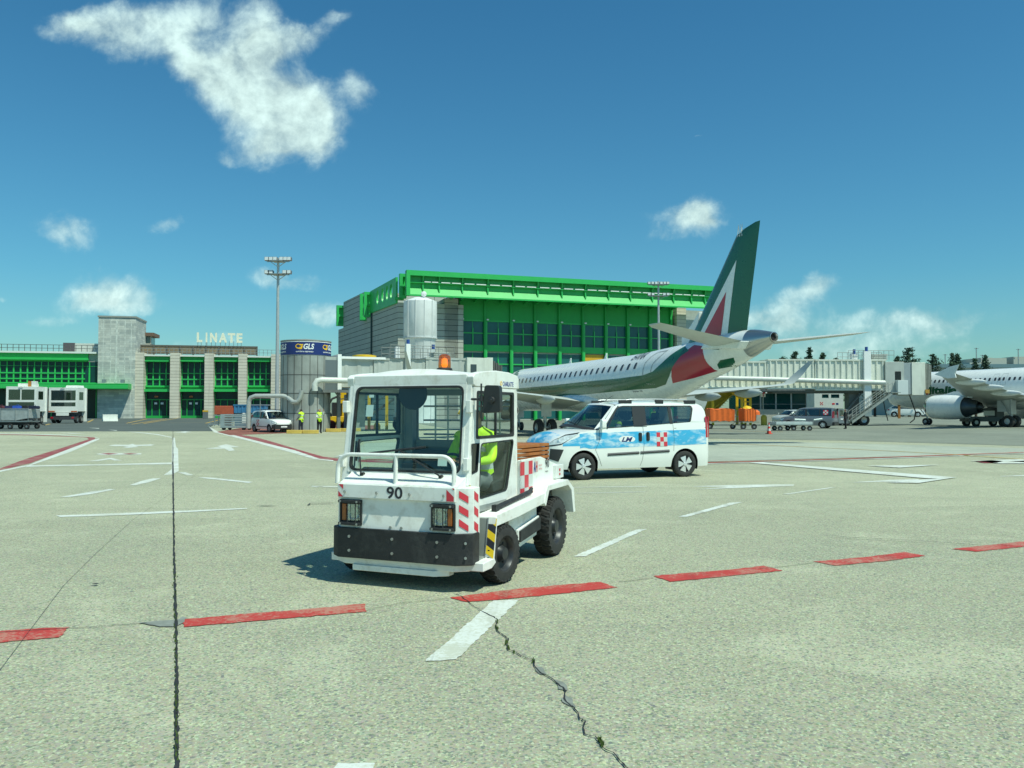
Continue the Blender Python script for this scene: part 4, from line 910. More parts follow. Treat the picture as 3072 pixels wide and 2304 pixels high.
def car(name, label, cat, loc, rz, T, group=None):
    root = thing(name, label, cat, loc, rz, group)
    wb, wr, sill, xf, xr = T['wb'], T['wr'], T['sill'], T['xf'], T['xr']; ra = T.get('ra', wr + .065)
    paint = T['paint']; ws = T['w']; top = T['top']; rz_ = T['roofz']; ri = T.get('tumble', .16); bm = T.get('bump', PLAST)
    W_ = lambda x: smooth_interp(x, ws)[0]
    topz = lambda x: smooth_interp(x, top)[0]
    def Y(x, z):
        w = W_(x); tz = topz(x); zz = (z - sill) / (tz - sill) if tz > sill else 0
        if zz <= 1: return w * (1 - .055 * (1 - min(1, zz / .35)) ** 2 * (1 if zz < .35 else 0) - .035 * max(0, (zz - .5) / .5) ** 2)
        f = (z - tz) / (rz_ - tz); return w * .965 - ri * (f ** 1.35)
    def zb(x):
        z = sill + (.0 if x < xf - .25 else (x - xf + .25) * .3)
        for c in (0, -wb):
            if abs(x - c) < ra: z = max(z, wr + sqrt(ra * ra - (x - c) ** 2))
        return z
    xs = sorted(set([round(x, 4) for x in frange(xr, xf, 96)] + [c + ra * cos(k / 12 * pi) for c in (0, -wb) for k in range(13)]))
    xs = [x for x in xs if xr <= x <= xf]
    b = MB(paint)
    for s in (1, -1):
        b.grid(lambda x, t: (x, s * Y(x, lerp(zb(x), topz(x), t)), lerp(zb(x), topz(x), t)), xs, frange(0, 1, 10), flip=(s > 0))
    hx = T['hoodx']; cr = T.get('crown', .06)
    b.grid(lambda x, t: (x, t * Y(x, topz(x)), topz(x) + cr * (1 - t * t)), [x for x in frange(hx - .1, xf, 24)], frange(-1, 1, 12), flip=True)
    wF = W_(xf); zt = topz(xf)
    b.grid(lambda t, u: (xf + .06 * (1 - t * t) * sin(pi * min(u * 1.0, 1)) + 0, t * Y(xf, lerp(zb(xf), zt, u)), lerp(zb(xf), zt + cr * (1 - t * t), u)), frange(-1, 1, 12), frange(0, 1, 8))
    # tail
    zr = rz_ - .06
    b.grid(lambda t, u: (xr - .05 * (1 - t * t) * sin(pi * min(u + .15, 1)), t * Y(xr, lerp(sill + .05, topz(xr), min(1, u * 1.0))), lerp(sill + .05, topz(xr), u)), frange(-1, 1, 10), frange(0, 1, 6), flip=True)
    # greenhouse sides
    out = T['side']; bandp = T['band']
    for s in (1, -1):
        b.panel(out, [rnd(bandp, T.get('br', .06), 5)], lambda x, z, d: (x, s * (Y(x, z) - d * .0), z), 0, flip=(s > 0))
    # roof
    rx0, rx1 = T['roof']; rc = T.get('roofcrown', .05)
    redge = T.get('roofedge', rz_)
    def rzx(x): u = (x - rx1) / (rx0 - rx1); return redge - T.get('rdrop', .05) * abs(2 * u - 1) ** 3
    b.grid(lambda x, t: (x, t * (Y(x, rzx(x)) - .0), rzx(x) + rc * (1 - abs(t) ** 3)), frange(rx1, rx0, 16), frange(-1, 1, 14), flip=True)
    # back light frame
    tx, bx = T['tail']                                              # top x, belt x
    zt_, zb_ = rzx(rx1), topz(xr)
    b.grid(lambda t, u: (lerp(bx, tx, u), t * lerp(Y(xr, zb_), Y(rx1, zt_), u), lerp(zb_, zt_ + rc * (1 - abs(t) ** 3) * u, u)), frange(-1, 1, 8), [0, .16], flip=True)
    b.grid(lambda t, u: (lerp(bx, tx, u), t * lerp(Y(xr, zb_), Y(rx1, zt_), u), lerp(zb_, zt_ + rc * (1 - abs(t) ** 3) * u, u)), frange(-1, 1, 8), [.86, 1], flip=True)
    body = b.build('body', root, angle=42)
    g = MB(GLC); g.grid(lambda t, u: (lerp(bx, tx, u), t * lerp(Y(xr, zb_), Y(rx1, zt_), u) * .985, lerp(zb_, zt_ + rc * (1 - abs(t) ** 3) * u, u)), frange(-1, 1, 8), [.16, .86], flip=True); g.build('rear_window', root)
    # windscreen
    a0, a1 = T['pillar']                                            # (x, z) at the base and top of the front pillar
    yl, yu = Y(a0[0], a0[1]), Y(a1[0], a1[1]); bow = T.get('bow', .32)
    wsf = lambda t, u, o=0: (lerp(a0[0], a1[0], u) + bow * (1 - t * t) * (1 - u * .72) + o, t * lerp(yl, yu, u), lerp(a0[1], a1[1], u) + (cr + .02) * (1 - t * t) * (1 - u) + rc * (1 - abs(t) ** 3) * u + o * .5)
    g = MB(GLC); g.grid(wsf, frange(-.94, .94, 14), frange(.03, .95, 8)); g.build('windscreen', root)
    k = MB(PLAST); k.grid(lambda t, u: wsf(t, u, .004), frange(-1, 1, 16), [-.06, 0, .045]); k.build('windscreen_seal', root)
    k = MB(paint)
    for s in (-1, 1): k.grid(lambda t, u: wsf(s * t, u, .003), [.93, 1.0], frange(0, 1, 8), flip=(s < 0))
    k.grid(lambda t, u: wsf(t, u, .003), frange(-1, 1, 12), [.94, 1.02]); k.build('front_pillar', body)
    k = MB(mat('wiper', (.02, .02, .02), .6)); q0 = wsf(-.2, .06, .02); q1 = wsf(-.75, .14, .02); k.tube([q0, q1], .012, 5); q0 = wsf(.5, .06, .02); q1 = wsf(-.05, .16, .02); k.tube([q0, q1], .012, 5); k.build('wiper', root, split=.02)
    # side glass and dark pillars
    bp2 = rnd(bandp, T.get('br', .06), 5)
    for s in (1, -1):
        g = MB(GLC); g.panel(bp2, [], lambda x, z, d: (x, s * (Y(x, z) - .006), z)); g.build('side_window', root, smooth=False)
        k = MB(PLAST)
        cx = sum(p[0] for p in bp2) / len(bp2); cz = sum(p[1] for p in bp2) / len(bp2)
        xa = min(p[0] for p in bp2); xb = max(p[0] for p in bp2); hgt = max(p[1] for p in bp2) - min(p[1] for p in bp2)
        sx = 1 - .05 / (xb - xa) * 2; sz = 1 - .025 / hgt * 2
        k.panel(bp2, [[(cx + (p[0] - cx) * sx, cz + (p[1] - cz) * sz) for p in bp2]], lambda x, z, d: (x, s * (Y(x, z) + .002), z), 0, flip=(s > 0))
        for (xt, xb2, wd) in T['posts']:
            zt2 = T['bandtop']; k.add([(xt - wd / 2, s * (Y(xt, zt2) + .003), zt2), (xt + wd / 2, s * (Y(xt, zt2) + .003), zt2), (xb2 + wd / 2, s * (Y(xb2, topz(xb2)) + .003), topz(xb2)), (xb2 - wd / 2, s * (Y(xb2, topz(xb2)) + .003), topz(xb2))], [(0, 1, 2, 3) if s < 0 else (3, 2, 1, 0)])
        k.build('window_frame', root, smooth=False)
    # arches, floor, seats, dashboard
    k = MB(mat('wheel_housing', (.012, .012, .012), .9))
    for c in (0, -wb):
        for s in (1, -1):
            k.grid(lambda a, t: (c + ra * cos(a), s * (W_(c) * .955 - t * .30), wr + ra * sin(a)), frange(-.35, pi + .35, 16), [0, 1], flip=(s < 0))
            k.add([(c + ra * cos(a) * q, s * (W_(c) * .955 - .30), wr + ra * sin(a) * q) for q in (1,) for a in frange(0, pi, 12)], [tuple(range(13))])
    k.build('wheel_housing', root, smooth=True, split=.01)
    k = MB(DARK); k.box(xr + .15, xf - .2, -W_(-1) * .62, W_(-1) * .62, sill + .0, sill + .16).box(xr + .1, -wb - ra - .02, -W_(-1) * .85, W_(-1) * .85, sill, sill + .2).box(-wb + ra + .02, -ra - .02, -W_(-1) * .9, W_(-1) * .9, sill + .02, sill + .22); k.box(xf - .25, -ra, 0, 0, sill, sill)
    fl = k.build('floor', root)
    k = MB(DARK); dz = T['dash']; k.box(T['pillar'][0][0] + .05, T['pillar'][0][0] - .35, -W_(-1) * .86, W_(-1) * .86, dz - .25, dz)
    k.build('dashboard', root, bevel=.04)
    sc = T.get('seats', (-1.25,)); sh = T['seath']
    for x in sc:
        for y in (.38, -.38):
            k = MB(mat('seat_cloth', (.06, .065, .07), .9, var=.2)); k.box(x, x + .5, y - .24, y + .24, sill + .2, sh); k.prism(rnd([(x + .02, sh - .1), (x + .14, sh), (x - .06, sh + .60), (x - .16, sh + .60)], .04), 'y', y - .23, y + .23); k.prism(rnd([(x - .09, sh + .62), (x - .03, sh + .62), (x - .06, sh + .80), (x - .13, sh + .80)], .03), 'y', y - .13, y + .13); k.build('seat', root, bevel=.03)
    # wheels
    for x in (0, -wb):
        for s in (1, -1): make_wheel(root, wr, T.get('ww', .19), x, s * (W_(x) - .10), T.get('hub', CHROME), DARK, T.get('spokes', 5))
    # lamps, bumper, mirrors
    for s in (1, -1):
        hp = T['headlamp']
        k = MB(mat('headlamp_reflector', (.85, .88, .88), .22, .25, var=.35, vs=16)); k.spread(hp, lambda x, z: (x, s * (Y(x, z) + .009), z), 14, 4, flip=(s > 0)); cx = sum(p[0] for p in hp) / len(hp); cz = sum(p[1] for p in hp) / len(hp); k.m(PLAST).spread([(cx + (p[0] - cx) * 1.07, cz + (p[1] - cz) * 1.28) for p in hp], lambda x, z: (x, s * (Y(x, z) + .005), z), 14, 4, flip=(s > 0))
        k.m(CHROME)
        cx = sum(p[0] for p in hp) / len(hp); cz = sum(p[1] for p in hp) / len(hp); k.lathe([(0, -.01), (.045, .0), (.06, .012)], (cx + .06, s * Y(cx + .06, cz) + (.002 if s > 0 else -.014), cz), 'y', 12)
        k.build('headlight', root)
        tl = T['taillamp']; k = MB(mat('red_lamp', (.40, .01, .02), .2, coat=.6)); k.spread(tl, lambda x, z: (x, s * (Y(x, z) + .006), z), 4, 8, flip=(s > 0)); k.box(xr - .03, xr + .01, s * W_(xr) * .80, s * (W_(xr) - .01), tl[0][1], tl[2][1]); k.build('tail_light', root)
        mx, mz = T['mirror']; k = MB(T.get('mirrorm', paint)); y0 = Y(mx, mz)
        k.prism(rnd([(s * (y0 + .05), mz - .02), (s * (y0 + .19), mz - .0), (s * (y0 + .19), mz + .22), (s * (y0 + .06), mz + .23)], .05), 'x', mx - .02, mx + .10); k.m(PLAST).cyl((mx + .02, s * (y0 - .02), mz + .02), (mx + .02, s * (y0 + .08), mz + .02), .025); k.build('mirror', root, bevel=.02)
    return root, Y, topz, body
def strip(parent, name, m, Y, x0, x1, zlo, zhi, side=1, off=.004, n=40, th=0, smooth=True):
    b = MB(m); s = side
    b.grid(lambda x, t: (x, s * (Y(x, lerp(zlo(x), zhi(x), t)) + off), lerp(zlo(x), zhi(x), t)), frange(x0, x1, n), frange(0, 1, 6), flip=(s > 0))
    return b.build(name, parent)

# ---- the white people carrier beside the tractor
VT = dict(wb=2.755, wr=.318, sill=.255, xf=.87, xr=-3.50, paint=CARW, ww=.20, dash=1.16, seath=.78, seats=(-1.35, -2.15), hub=mat('silver_hubcap', (.72, .74, .74), .3, .45),
          w=[(-3.50, .80), (-3.42, .86), (-3.2, .905), (-2.7, .925), (-1, .925), (.1, .92), (.4, .90), (.6, .855), (.75, .77), (.83, .66), (.87, .56)],
          top=[(-3.5, 1.34), (-2.9, 1.33), (-1.7, 1.25), (-.45, 1.175), (0, 1.125), (.4, 1.065), (.6, 1.0), (.75, .91), (.83, .82), (.87, .74)],
          roofz=1.85, roofedge=1.835, roof=(-.92, -3.34), roofcrown=.045, rdrop=.07, hoodx=-.30, crown=.085, tumble=.15, bow=.48,
          side=[(-.40, 1.170), (-.86, 1.735), (-1.0, 1.785), (-1.4, 1.832), (-2.8, 1.834), (-3.2, 1.80), (-3.34, 1.745), (-3.42, 1.62), (-3.47, 1.34), (-2.9, 1.33), (-1.7, 1.25), (-.8, 1.198)],
          band=[(-.52, 1.20), (-.93, 1.715), (-1.1, 1.745), (-3.02, 1.755), (-3.06, 1.69), (-2.94, 1.345), (-2.35, 1.31), (-1.7, 1.265), (-1.0, 1.225)], br=.05, bandtop=1.745, tail=(-3.35, -3.47),
          posts=[(-1.52, -1.52, .36), (-2.38, -2.38, .08), (-.98, -.62, .03)], pillar=((-.38, 1.172), (-.88, 1.755)),
          headlamp=[(.80, .82), (.55, .86), (.22, 1.03), (.12, 1.085), (.45, 1.045), (.68, .955), (.82, .86)], taillamp=[(-3.38, .96), (-3.47, .96), (-3.47, 1.48), (-3.39, 1.48)], mirror=(-.50, 1.20))
a = R(200.6)
VP = (1.40, 20.62)
van, VY, vtop, vb = car('minivan', 'white people carrier with sky blue cloud band and chequer badge driving behind the tractor', 'van', (*VP, 0), a, VT)
van.scale = (1.03, 1.03, 1.03)
for s in (1, -1):
    lo = lambda x: .735 if x > -.3 else lerp(.735, .80, (-.3 - x) / 3.1)
    lo2 = lambda x: max(lo(x), .318 + sqrt(max(0, .44 ** 2 - x * x))) if abs(x) < .44 else lo(x)
    hi = lambda x: (min(1.105, vtop(x) - .035) if x > -.3 else lerp(1.105, 1.165, (-.3 - x) / 3.1))
    strip(vb, 'sky_band', SKYB, VY, -3.40, .10, lo2, hi, s, .003, 90)
    strip(vb, 'sky_band', SKYB, VY, .10, .52, lambda x: max(lo2(x) if x < .44 else .74, .80 + (x - .1) * .0), lambda x: lerp(1.02, .86, (x - .1) / .42), s, .003, 20)
    b = MB(mat('rub_strip', (.05, .055, .06), .6)); z0 = lambda x: .555 + (-.62 - x) * .035
    for x0, x1 in ((-.62, -1.46), (-1.50, -2.30)): b.grid(lambda x, t: (x, s * (VY(x, .6) + .004 + .022 * sin(pi * t)), z0(x) + .065 * t), frange(x0, x1, 8), frange(0, 1, 4), flip=(s < 0))
    b.build('rub_strip', van)
    b = MB(PLAST)
    for x, z in ((-1.50, .99), (-1.71, 1.0)): b.panel(rnd([(x - .045, z - .10), (x + .045, z - .10), (x + .045, z + .11), (x - .045, z + .11)], .04), [], lambda xx, zz, d: (xx, s * (VY(xx, zz) + .006 + d), zz), .012, flip=(s > 0)); b.box(x - .015, x + .015, s * (VY(x, z) + .01), s * (VY(x, z) + .035), z - .09, z + .1)
    b.build('door_handle', van, split=.003)
    b = MB(REFW)
    for i in range(3):
        for j in range(3):
            b.m(REFR if (i + j) % 2 == 0 else REFW); x = -1.95 - i * .098; z = 1.10 - j * .113
            b.add([(x, s * (VY(x, z) + .007), z), (x - .098, s * (VY(x, z) + .007), z), (x - .098, s * (VY(x, z - .113) + .007), z - .113), (x, s * (VY(x, z - .113) + .007), z - .113)], [(0, 1, 2, 3) if s > 0 else (3, 2, 1, 0)])
    b.build('chequer_decal', vb, smooth=False)
    b = MB(mat('door_gap', (.04, .04, .04), .8))
    for pts in ([(-.42, 1.165), (-.40, .9), (-.30, .70), (-.42, .45), (-.48, .30)], [(-1.585, 1.24), (-1.60, .8), (-1.56, .45), (-1.50, .28)], [(-2.42, 1.29), (-2.44, .95), (-2.42, .60)]):
        P = []
        for i in range(len(pts) - 1):
            for q in range(8): x = lerp(pts[i][0], pts[i + 1][0], q / 8); z = lerp(pts[i][1], pts[i + 1][1], q / 8); P.append((x, s * (VY(x, z) + .0035), z))
        for i in range(len(P) - 1):
            b.add([(P[i][0] - .004, P[i][1], P[i][2]), (P[i][0] + .004, P[i][1], P[i][2]), (P[i + 1][0] + .004, P[i + 1][1], P[i + 1][2]), (P[i + 1][0] - .004, P[i + 1][1], P[i + 1][2])], [(0, 1, 2, 3), (3, 2, 1, 0)])
    b.add([(x, s * (VY(x, 1.205) + .0045), z) for x, z in ((-2.45, 1.20), (-3.38, 1.215), (-3.38, 1.205), (-2.45, 1.19))], [(0, 1, 2, 3), (3, 2, 1, 0)])
    b.build('seam', vb, smooth=False)
    # bumper inserts
    b = MB(PLAST); b.spread([(.80, .50), (.62, .44), (.50, .72), (.78, .74)], lambda x, z: (x, s * (VY(x, z) + .005), z), 14, 5, flip=(s > 0)); b.build('fog_lamp_recess', van)
    b = MB(mat('rail_silver', (.55, .57, .57), .35, .6)); yr = VY(-2, 1.80) + .0
    b.tube([(-1.05, s * (yr - .02), 1.84), (-1.30, s * (yr - .02), 1.895), (-2.0, s * (yr - .02), 1.905), (-2.8, s * (yr - .02), 1.895), (-3.12, s * (yr - .02), 1.84)], .018, 8)
    b.m(PLAST)
    for x0, x1 in ((-1.02, -1.36), (-2.02, -2.24), (-2.84, -3.16)): b.box(x0, x1, s * (yr - .05), s * (yr + .005), 1.80, 1.885)
    b.build('roof_rail', van, bevel=.012)
b = MB(NAVY); b.text('LM', .30, .11, lambda x, y: (-.99 - x - .0, VY(-1.1, .95) + .010, .885 + y), bold=.035, shear=.35); b.m(WLET).panel([(-1.14 + .22 * cos(k * pi / 12), .945 + .085 * sin(k * pi / 12)) for k in range(24)], [], lambda x, z, d: (x, VY(-1.1, .95) + .0065, z), 0, flip=True); b.build('lettering', vb, smooth=False)
b = MB(PLAST); b.grid(lambda y, t: (.94 - .05 * abs(y / .5) ** 2 * 1 - t * .0, y, .60 + t * .19), frange(-.48, .48, 10), [0, 1]); b.grid(lambda y, t: (.945 - .06 * abs(y / .5) ** 2, y, .32 + t * .16), frange(-.5, .5, 10), [0, 1]); b.build('grille', van)
b = MB(WLET); b.box(.935, .95, -.26, .26, .44, .55); b.build('number_plate', van)
b = MB(SKYB); b.grid(lambda x, t: (x, t * VY(x, vtop(x)) * .97, vtop(x) + .085 * (1 - t * t) + .004), frange(.52, .86, 10), frange(-1, 1, 12), flip=True); b.build('sky_band', vb)
b = MB(PLAST); b.tube([(-1.0, 0, 1.86), (-1.25, 0, 2.0)], .006, 5); b.build('aerial', van)
def VL(x, y, z=0): return (VP[0] + 1.03 * (cos(a) * x - sin(a) * y), VP[1] + 1.03 * (sin(a) * x + cos(a) * y), z)
vs = dict(sit); vs.update(wrL=(.46, .20, .42), wrR=(.46, -.10, .42), anL=(.72, .11, -.10), anR=(.72, -.11, -.10), knL=(.42, .12, .18), knR=(.42, -.12, .18))
person('person in a dark cap and green vest at the wheel of the white people carrier', VL(-1.22, .40, .78), a, vs, shirt=CLW, trousers=CLN, skinm=mat('tanned_skin', (.38, .20, .13), .55), cap=CLK)
b = MB(PLAST); c_ = Vector((-.72, .38, 1.10)); ax = Vector((-.85, 0, .5)).normalized(); a1 = Vector((0, 1, 0)); a2 = ax.cross(a1)
b.tube([c_ + (a1 * cos(2 * pi * k / 20) + a2 * sin(2 * pi * k / 20)) * .18 for k in range(20)], .014, 6, closed=True).cyl(c_, c_ - ax * .2, .02).cyl(c_ - a1 * .17, c_ + a1 * .17, .012); b.build('steering_wheel', van)
# ================================================ airliners
def local_ray(u, v, pos, rz, yl):
    """where the sight line (u, v) meets the airliner's own plane y = yl: returns its (x, z)"""
    a = (u - 1536) / FPX; b = -(v - 1152) / FPX
    d = Vector((a, cos(PITCH) - b * sin(PITCH), sin(PITCH) + b * cos(PITCH))); c, s = cos(rz), sin(rz)
    o = (-pos[0], -pos[1]); ox, oy = o[0] * c + o[1] * s, -o[0] * s + o[1] * c; dx, dy = d.x * c + d.y * s, -d.x * s + d.y * c
    k = (yl - oy) / dy
    return (ox + dx * k, H + d.z * k)
def airfoil(n=10):
    up = []; 
    for k in range(n + 1):
        x = (1 - cos(pi * k / n)) / 2; t = 5 * (.2969 * sqrt(x) - .126 * x - .3516 * x * x + .2843 * x**3 - .1036 * x**4); up.append((x, t))
    return [(x, t) for x, t in reversed(up)] + [(x, -t) for x, t in up[1:-1]]
def wing(mb, secs, axis='y'):
    """secs: (span position, LE x, TE x, z, thickness ratio); a lofted surface"""
    af = airfoil(); V = []; n = len(af)
    for (y, le, te, z, th) in secs:
        c = le - te
        for (q, t) in af: V.append((le - q * c, y, z + t * c * th) if axis == 'y' else (le - q * c, t * c * th, y))
    F = []
    for i in range(len(secs) - 1):
        F += [(i * n + k, i * n + (k + 1) % n, (i + 1) * n + (k + 1) % n, (i + 1) * n + k) for k in range(n)]
    F += [tuple(range(n)), tuple(range((len(secs) - 1) * n + n - 1, (len(secs) - 1) * n - 1, -1))]
    if axis == 'y' and secs[-1][0] < 0 or axis == 'z': F = [tuple(reversed(f)) for f in F]
    return mb.add(V, F)
def fus_fn(T):
    def f(x, z, side=1, off=0):
        cz, a, b = smooth_interp(x, T); q = max(-1, min(1, (z - cz) / b)); return (x, side * (a * sqrt(max(0, 1 - q * q)) + off), z)
    return f
def gear(parent, x, y, r, w, top, gap, name='landing_gear'):
    b = MB(mat('gear_metal', (.50, .52, .50), .4, .5, var=.1)); b.cyl((x, y, r), (x, y, top), .10, .13).cyl((x, y - gap / 2, r), (x, y + gap / 2, r), .07).cyl((x + .1, y, r + .5), (x + 1.1, y, top), .05).box(x - .25, x - .22, y - .35, y + .35, r + .7, top - .1)
    g = b.build(name, parent)
    for s in (-1, 1):
        q = MB(TYRE); q.lathe([(r * .5, w * .40), (r * .56, w * .48), (r * .84, w * .52), (r * .97, w * .38), (r, w * .2), (r, -w * .2), (r * .97, -w * .38), (r * .84, -w * .52), (r * .56, -w * .48), (r * .5, -w * .40)], (x, y + s * gap / 2, r), 'y', 30)
        q.m(mat('gear_rim', (.55, .57, .56), .4, .4)).lathe([(r * .52, w * .4), (r * .45, w * .15), (0, w * .2)], (x, y + s * gap / 2, r), 'y', 20).lathe([(0, -w * .2), (r * .45, -w * .15), (r * .52, -w * .4)], (x, y + s * gap / 2, r), 'y', 20); q.build('wheel', g)
def engine(parent, x, y, z, r, L, white):
    b = MB(white); b.lathe([(r * .80, L * .5), (r * .93, L * .50), (r * 1.0, L * .40), (r * 1.03, L * .15), (r, -L * .15), (r * .88, -L * .42), (r * .86, -L * .42), (r * .82, -L * .2), (r * .8, L * .45)], (x, y, z), 'x', 36)
    n = b.build('engine', parent)
    b = MB(CHROME); b.lathe([(r * .80, L * .5), (r * .865, L * .53), (r * .93, L * .50), (r * .975, L * .45)], (x, y, z), 'x', 36); b.build('intake_lip', n)
    b = MB(mat('fan_dark', (.03, .03, .035), .4, .6)); b.lathe([(0, L * .25), (r * .8, L * .2)], (x, y, z), 'x', 30); b.build('fan', n)
    b = MB(mat('exhaust_metal', (.10, .115, .12), .45, .7, var=.2)); b.lathe([(r * .86, -L * .34), (r * .70, -L * .45), (r * .55, -L * .62), (r * .42, -L * .72), (r * .40, -L * .66)], (x, y, z), 'x', 30); b.lathe([(r * .3, -L * .6), (r * .2, -L * .75), (0, -L * .85)], (x, y, z), 'x', 20); b.build('exhaust', n)
    b = MB(white); b.prism([(x + L * .30, z + r * .9), (x - L * .55, z + r * .75), (x - L * .75, z + r * 1.25), (x - L * .1, z + r * 1.3)], 'y', y - .12, y + .12); b.build('pylon', n)
def outline(fus, side, pts, w, m, parent, name):
    b = MB(m); n = len(pts)
    for i in range(n):
        (x0, z0), (x1, z1) = pts[i], pts[(i + 1) % n]; dx, dz = x1 - x0, z1 - z0; L = sqrt(dx * dx + dz * dz) or 1; nx, nz = -dz / L * w, dx / L * w
        for q in range(4):
            xa, za, xb, zb2 = lerp(x0, x1, q / 4), lerp(z0, z1, q / 4), lerp(x0, x1, (q + 1) / 4), lerp(z0, z1, (q + 1) / 4)
            F = [(0, 1, 2, 3), (3, 2, 1, 0)]; b.add([fus(xa, za, side, .012), fus(xb, zb2, side, .012), fus(xb + nx, zb2 + nz, side, .012), fus(xa + nx, za + nz, side, .012)], F[:1])
    return b.build(name, parent, smooth=False)

# ---- the regional jet with the green tail
EP, ER = (5.42, 54.5), R(110.6)
jet = thing('airliner', 'white regional jet seen from behind with dark green tail fin carrying a red triangle', 'airplane', (*EP, 0), ER)
ES = [(-18.55, 5.02, .20, .22), (-17.4, 4.90, .47, .55), (-16.9, 4.84, .57, .66), (-15, 4.55, .84, .92), (-13, 4.22, 1.02, 1.10), (-11, 3.87, 1.22, 1.34), (-9, 3.58, 1.38, 1.53), (-7, 3.38, 1.47, 1.64), (-5, 3.30, 1.505, 1.69), (12, 3.30, 1.505, 1.69), (13.6, 3.24, 1.46, 1.62), (15.2, 3.05, 1.24, 1.36), (16.6, 2.80, .86, .93), (17.3, 2.66, .50, .55), (17.6, 2.6, .02, .02)]
ef = fus_fn(ES)
def fuselage(T, x0, x1, m, cap=True):
    b = MB(m); n = 40
    def ring(x, k): cz, a, bb = smooth_interp(x, T); t = 2 * pi * k / n; return (x, a * cos(t), cz + bb * sin(t))
    b.grid(ring, frange(x0, x1, 90), list(range(n)), closed=True)
    return b
b = fuselage(ES, -17.0, 17.6, PLASW); fo = b.build('fuselage', jet, angle=60)
b = MB(mat('polished_metal', (.50, .50, .47), .28, .9)); n = 36
b.grid(lambda x, k: (x, smooth_interp(x, ES)[1] * cos(2 * pi * k / n) * 1.004, smooth_interp(x, ES)[0] + smooth_interp(x, ES)[2] * sin(2 * pi * k / n) * 1.004), frange(-18.5, -16.95, 14), list(range(n)), closed=True)
b.lathe([(.20, 0), (.235, -.05), (.20, -.06), (.15, .05)], (-18.5, 0, 5.02), 'x', 24); tc_ = b.build('tail_cone', jet, angle=60)
b = MB(mat('soot', (.01, .01, .01), .9)); b.lathe([(0, .06), (.17, .05)], (-18.52, 0, 5.02), 'x', 20); b.build('exhaust_port', tc_)
Ee = lambda u, v, yl=1.35: local_ray(1400 + u * .4069, 900 + v * .4069, EP, ER, yl)
g_ = MB(AIRG); r_ = MB(AIRR)
for s in (1, -1):
    F = lambda x, z: ef(x, z, s, .012)
    up = [(380, 652), (600, 633), (900, 600), (1130, 578), (1290, 556), (1355, 528), (1420, 465), (1480, 402), (1535, 358), (1560, 338)]
    lo = [(380, 690), (650, 712), (900, 694), (1150, 668), (1350, 650), (1430, 622), (1480, 562), (1530, 478), (1580, 412), (1640, 372)]
    def yl(v, u): return 1.45 if u < 1400 else lerp(1.4, .9, min(1, (u - 1400) / 240))
    U = [Ee(u, v, yl(v, u)) for u, v in up]; L = [Ee(u, v, yl(v, u)) for u, v in lo]
    # the band as a ruled surface between its two edges
    def along(P, t): k = t * (len(P) - 1); i = min(int(k), len(P) - 2); return (lerp(P[i][0], P[i + 1][0], k - i), lerp(P[i][1], P[i + 1][1], k - i))
    U = [(16.5, 2.45)] + [(10, U[0][1] - .1)] + U; L = [(16.2, 2.3)] + [(10, L[0][1] - .0)] + L
    def bp(t, q):
        a, c = along(U, t), along(L, t); return F(lerp(c[0], a[0], q), lerp(c[1], a[1], q))
    g_.grid(bp, frange(0, 1, 110), frange(0, 1, 12), flip=(s < 0))
    r_.spread([Ee(u, v, .85) for u, v in ((1660, 330), (1600, 410), (1550, 500), (1527, 615), (1650, 575), (1790, 522), (1770, 470), (1740, 340))], F, 24, 12, flip=(s > 0))
    g_.spread([Ee(u, v, .55) for u, v in ((1845, 508), (1855, 478), (1885, 445), (1962, 425), (1950, 455), (1920, 487))], F, 10, 6, flip=(s > 0))
    g_.spread([Ee(u, v, .45) for u, v in ((1830, 360), (1850, 325), (1885, 308), (1990, 303), (1965, 345), (1900, 368))], F, 10, 6, flip=(s > 0))
g_.build('green_livery', fo, angle=70); r_.build('red_livery', fo, angle=70)
wm = mat('cabin_window', (.05, .055, .06), .15)
x_w = [Ee(1235, 485)[0] + k * .79 for k in range(26)]; zr = Ee(1235, 485)[1]; zf = Ee(410, 597)[1]
for s in (1, -1):
    for i, x in enumerate(x_w):
        if x > 13: continue
        z = lerp(zr, zf, min(1, (x - x_w[0]) / (Ee(410, 597)[0] - x_w[0]))); b = MB(wm); b.panel(rnd([(x - .13, z - .19), (x + .13, z - .19), (x + .13, z + .19), (x - .13, z + .19)], .1, 3), [], lambda a_, c_, d: ef(a_, c_, s, .014), 0, flip=(s > 0)); b.build('window', fo, smooth=False)
    P = [Ee(u, v) for u, v in ((1300, 460), (1325, 405), (1350, 378), (1415, 365), (1395, 410), (1360, 470), (1355, 530), (1368, 625), (1320, 622), (1298, 560))]
    outline(ef, s, P, .05, mat('door_line', (.30, .33, .33), .5), fo, 'door')
b = MB(INK); p0 = Ee(1172, 455); p1 = Ee(1268, 418); wd = p0[0] - p1[0]
b.text('EI-RNA', abs(wd), .42, lambda x, y: ef(p0[0] - x, p0[1] + y + .10, 1, .03), bold=.0, shear=.08, cuts=4)
b.text('EI-RNA', abs(wd), .42, lambda x, y: ef(p1[0] + x, p0[1] + y + .10, -1, .014), bold=.01)
b.text('Embraer 190', .9, .10, lambda x, y: ef(Ee(1222, 680)[0] - x, Ee(1222, 680)[1] + y, 1, .014))
b.m(AIRG).text('Alitalia', 3.9, .80, lambda x, y: ef(15.0 - x, 4.05 + y, 1, .02), bold=.05, shear=.1, cuts=9); b.build('lettering', fo, smooth=False)
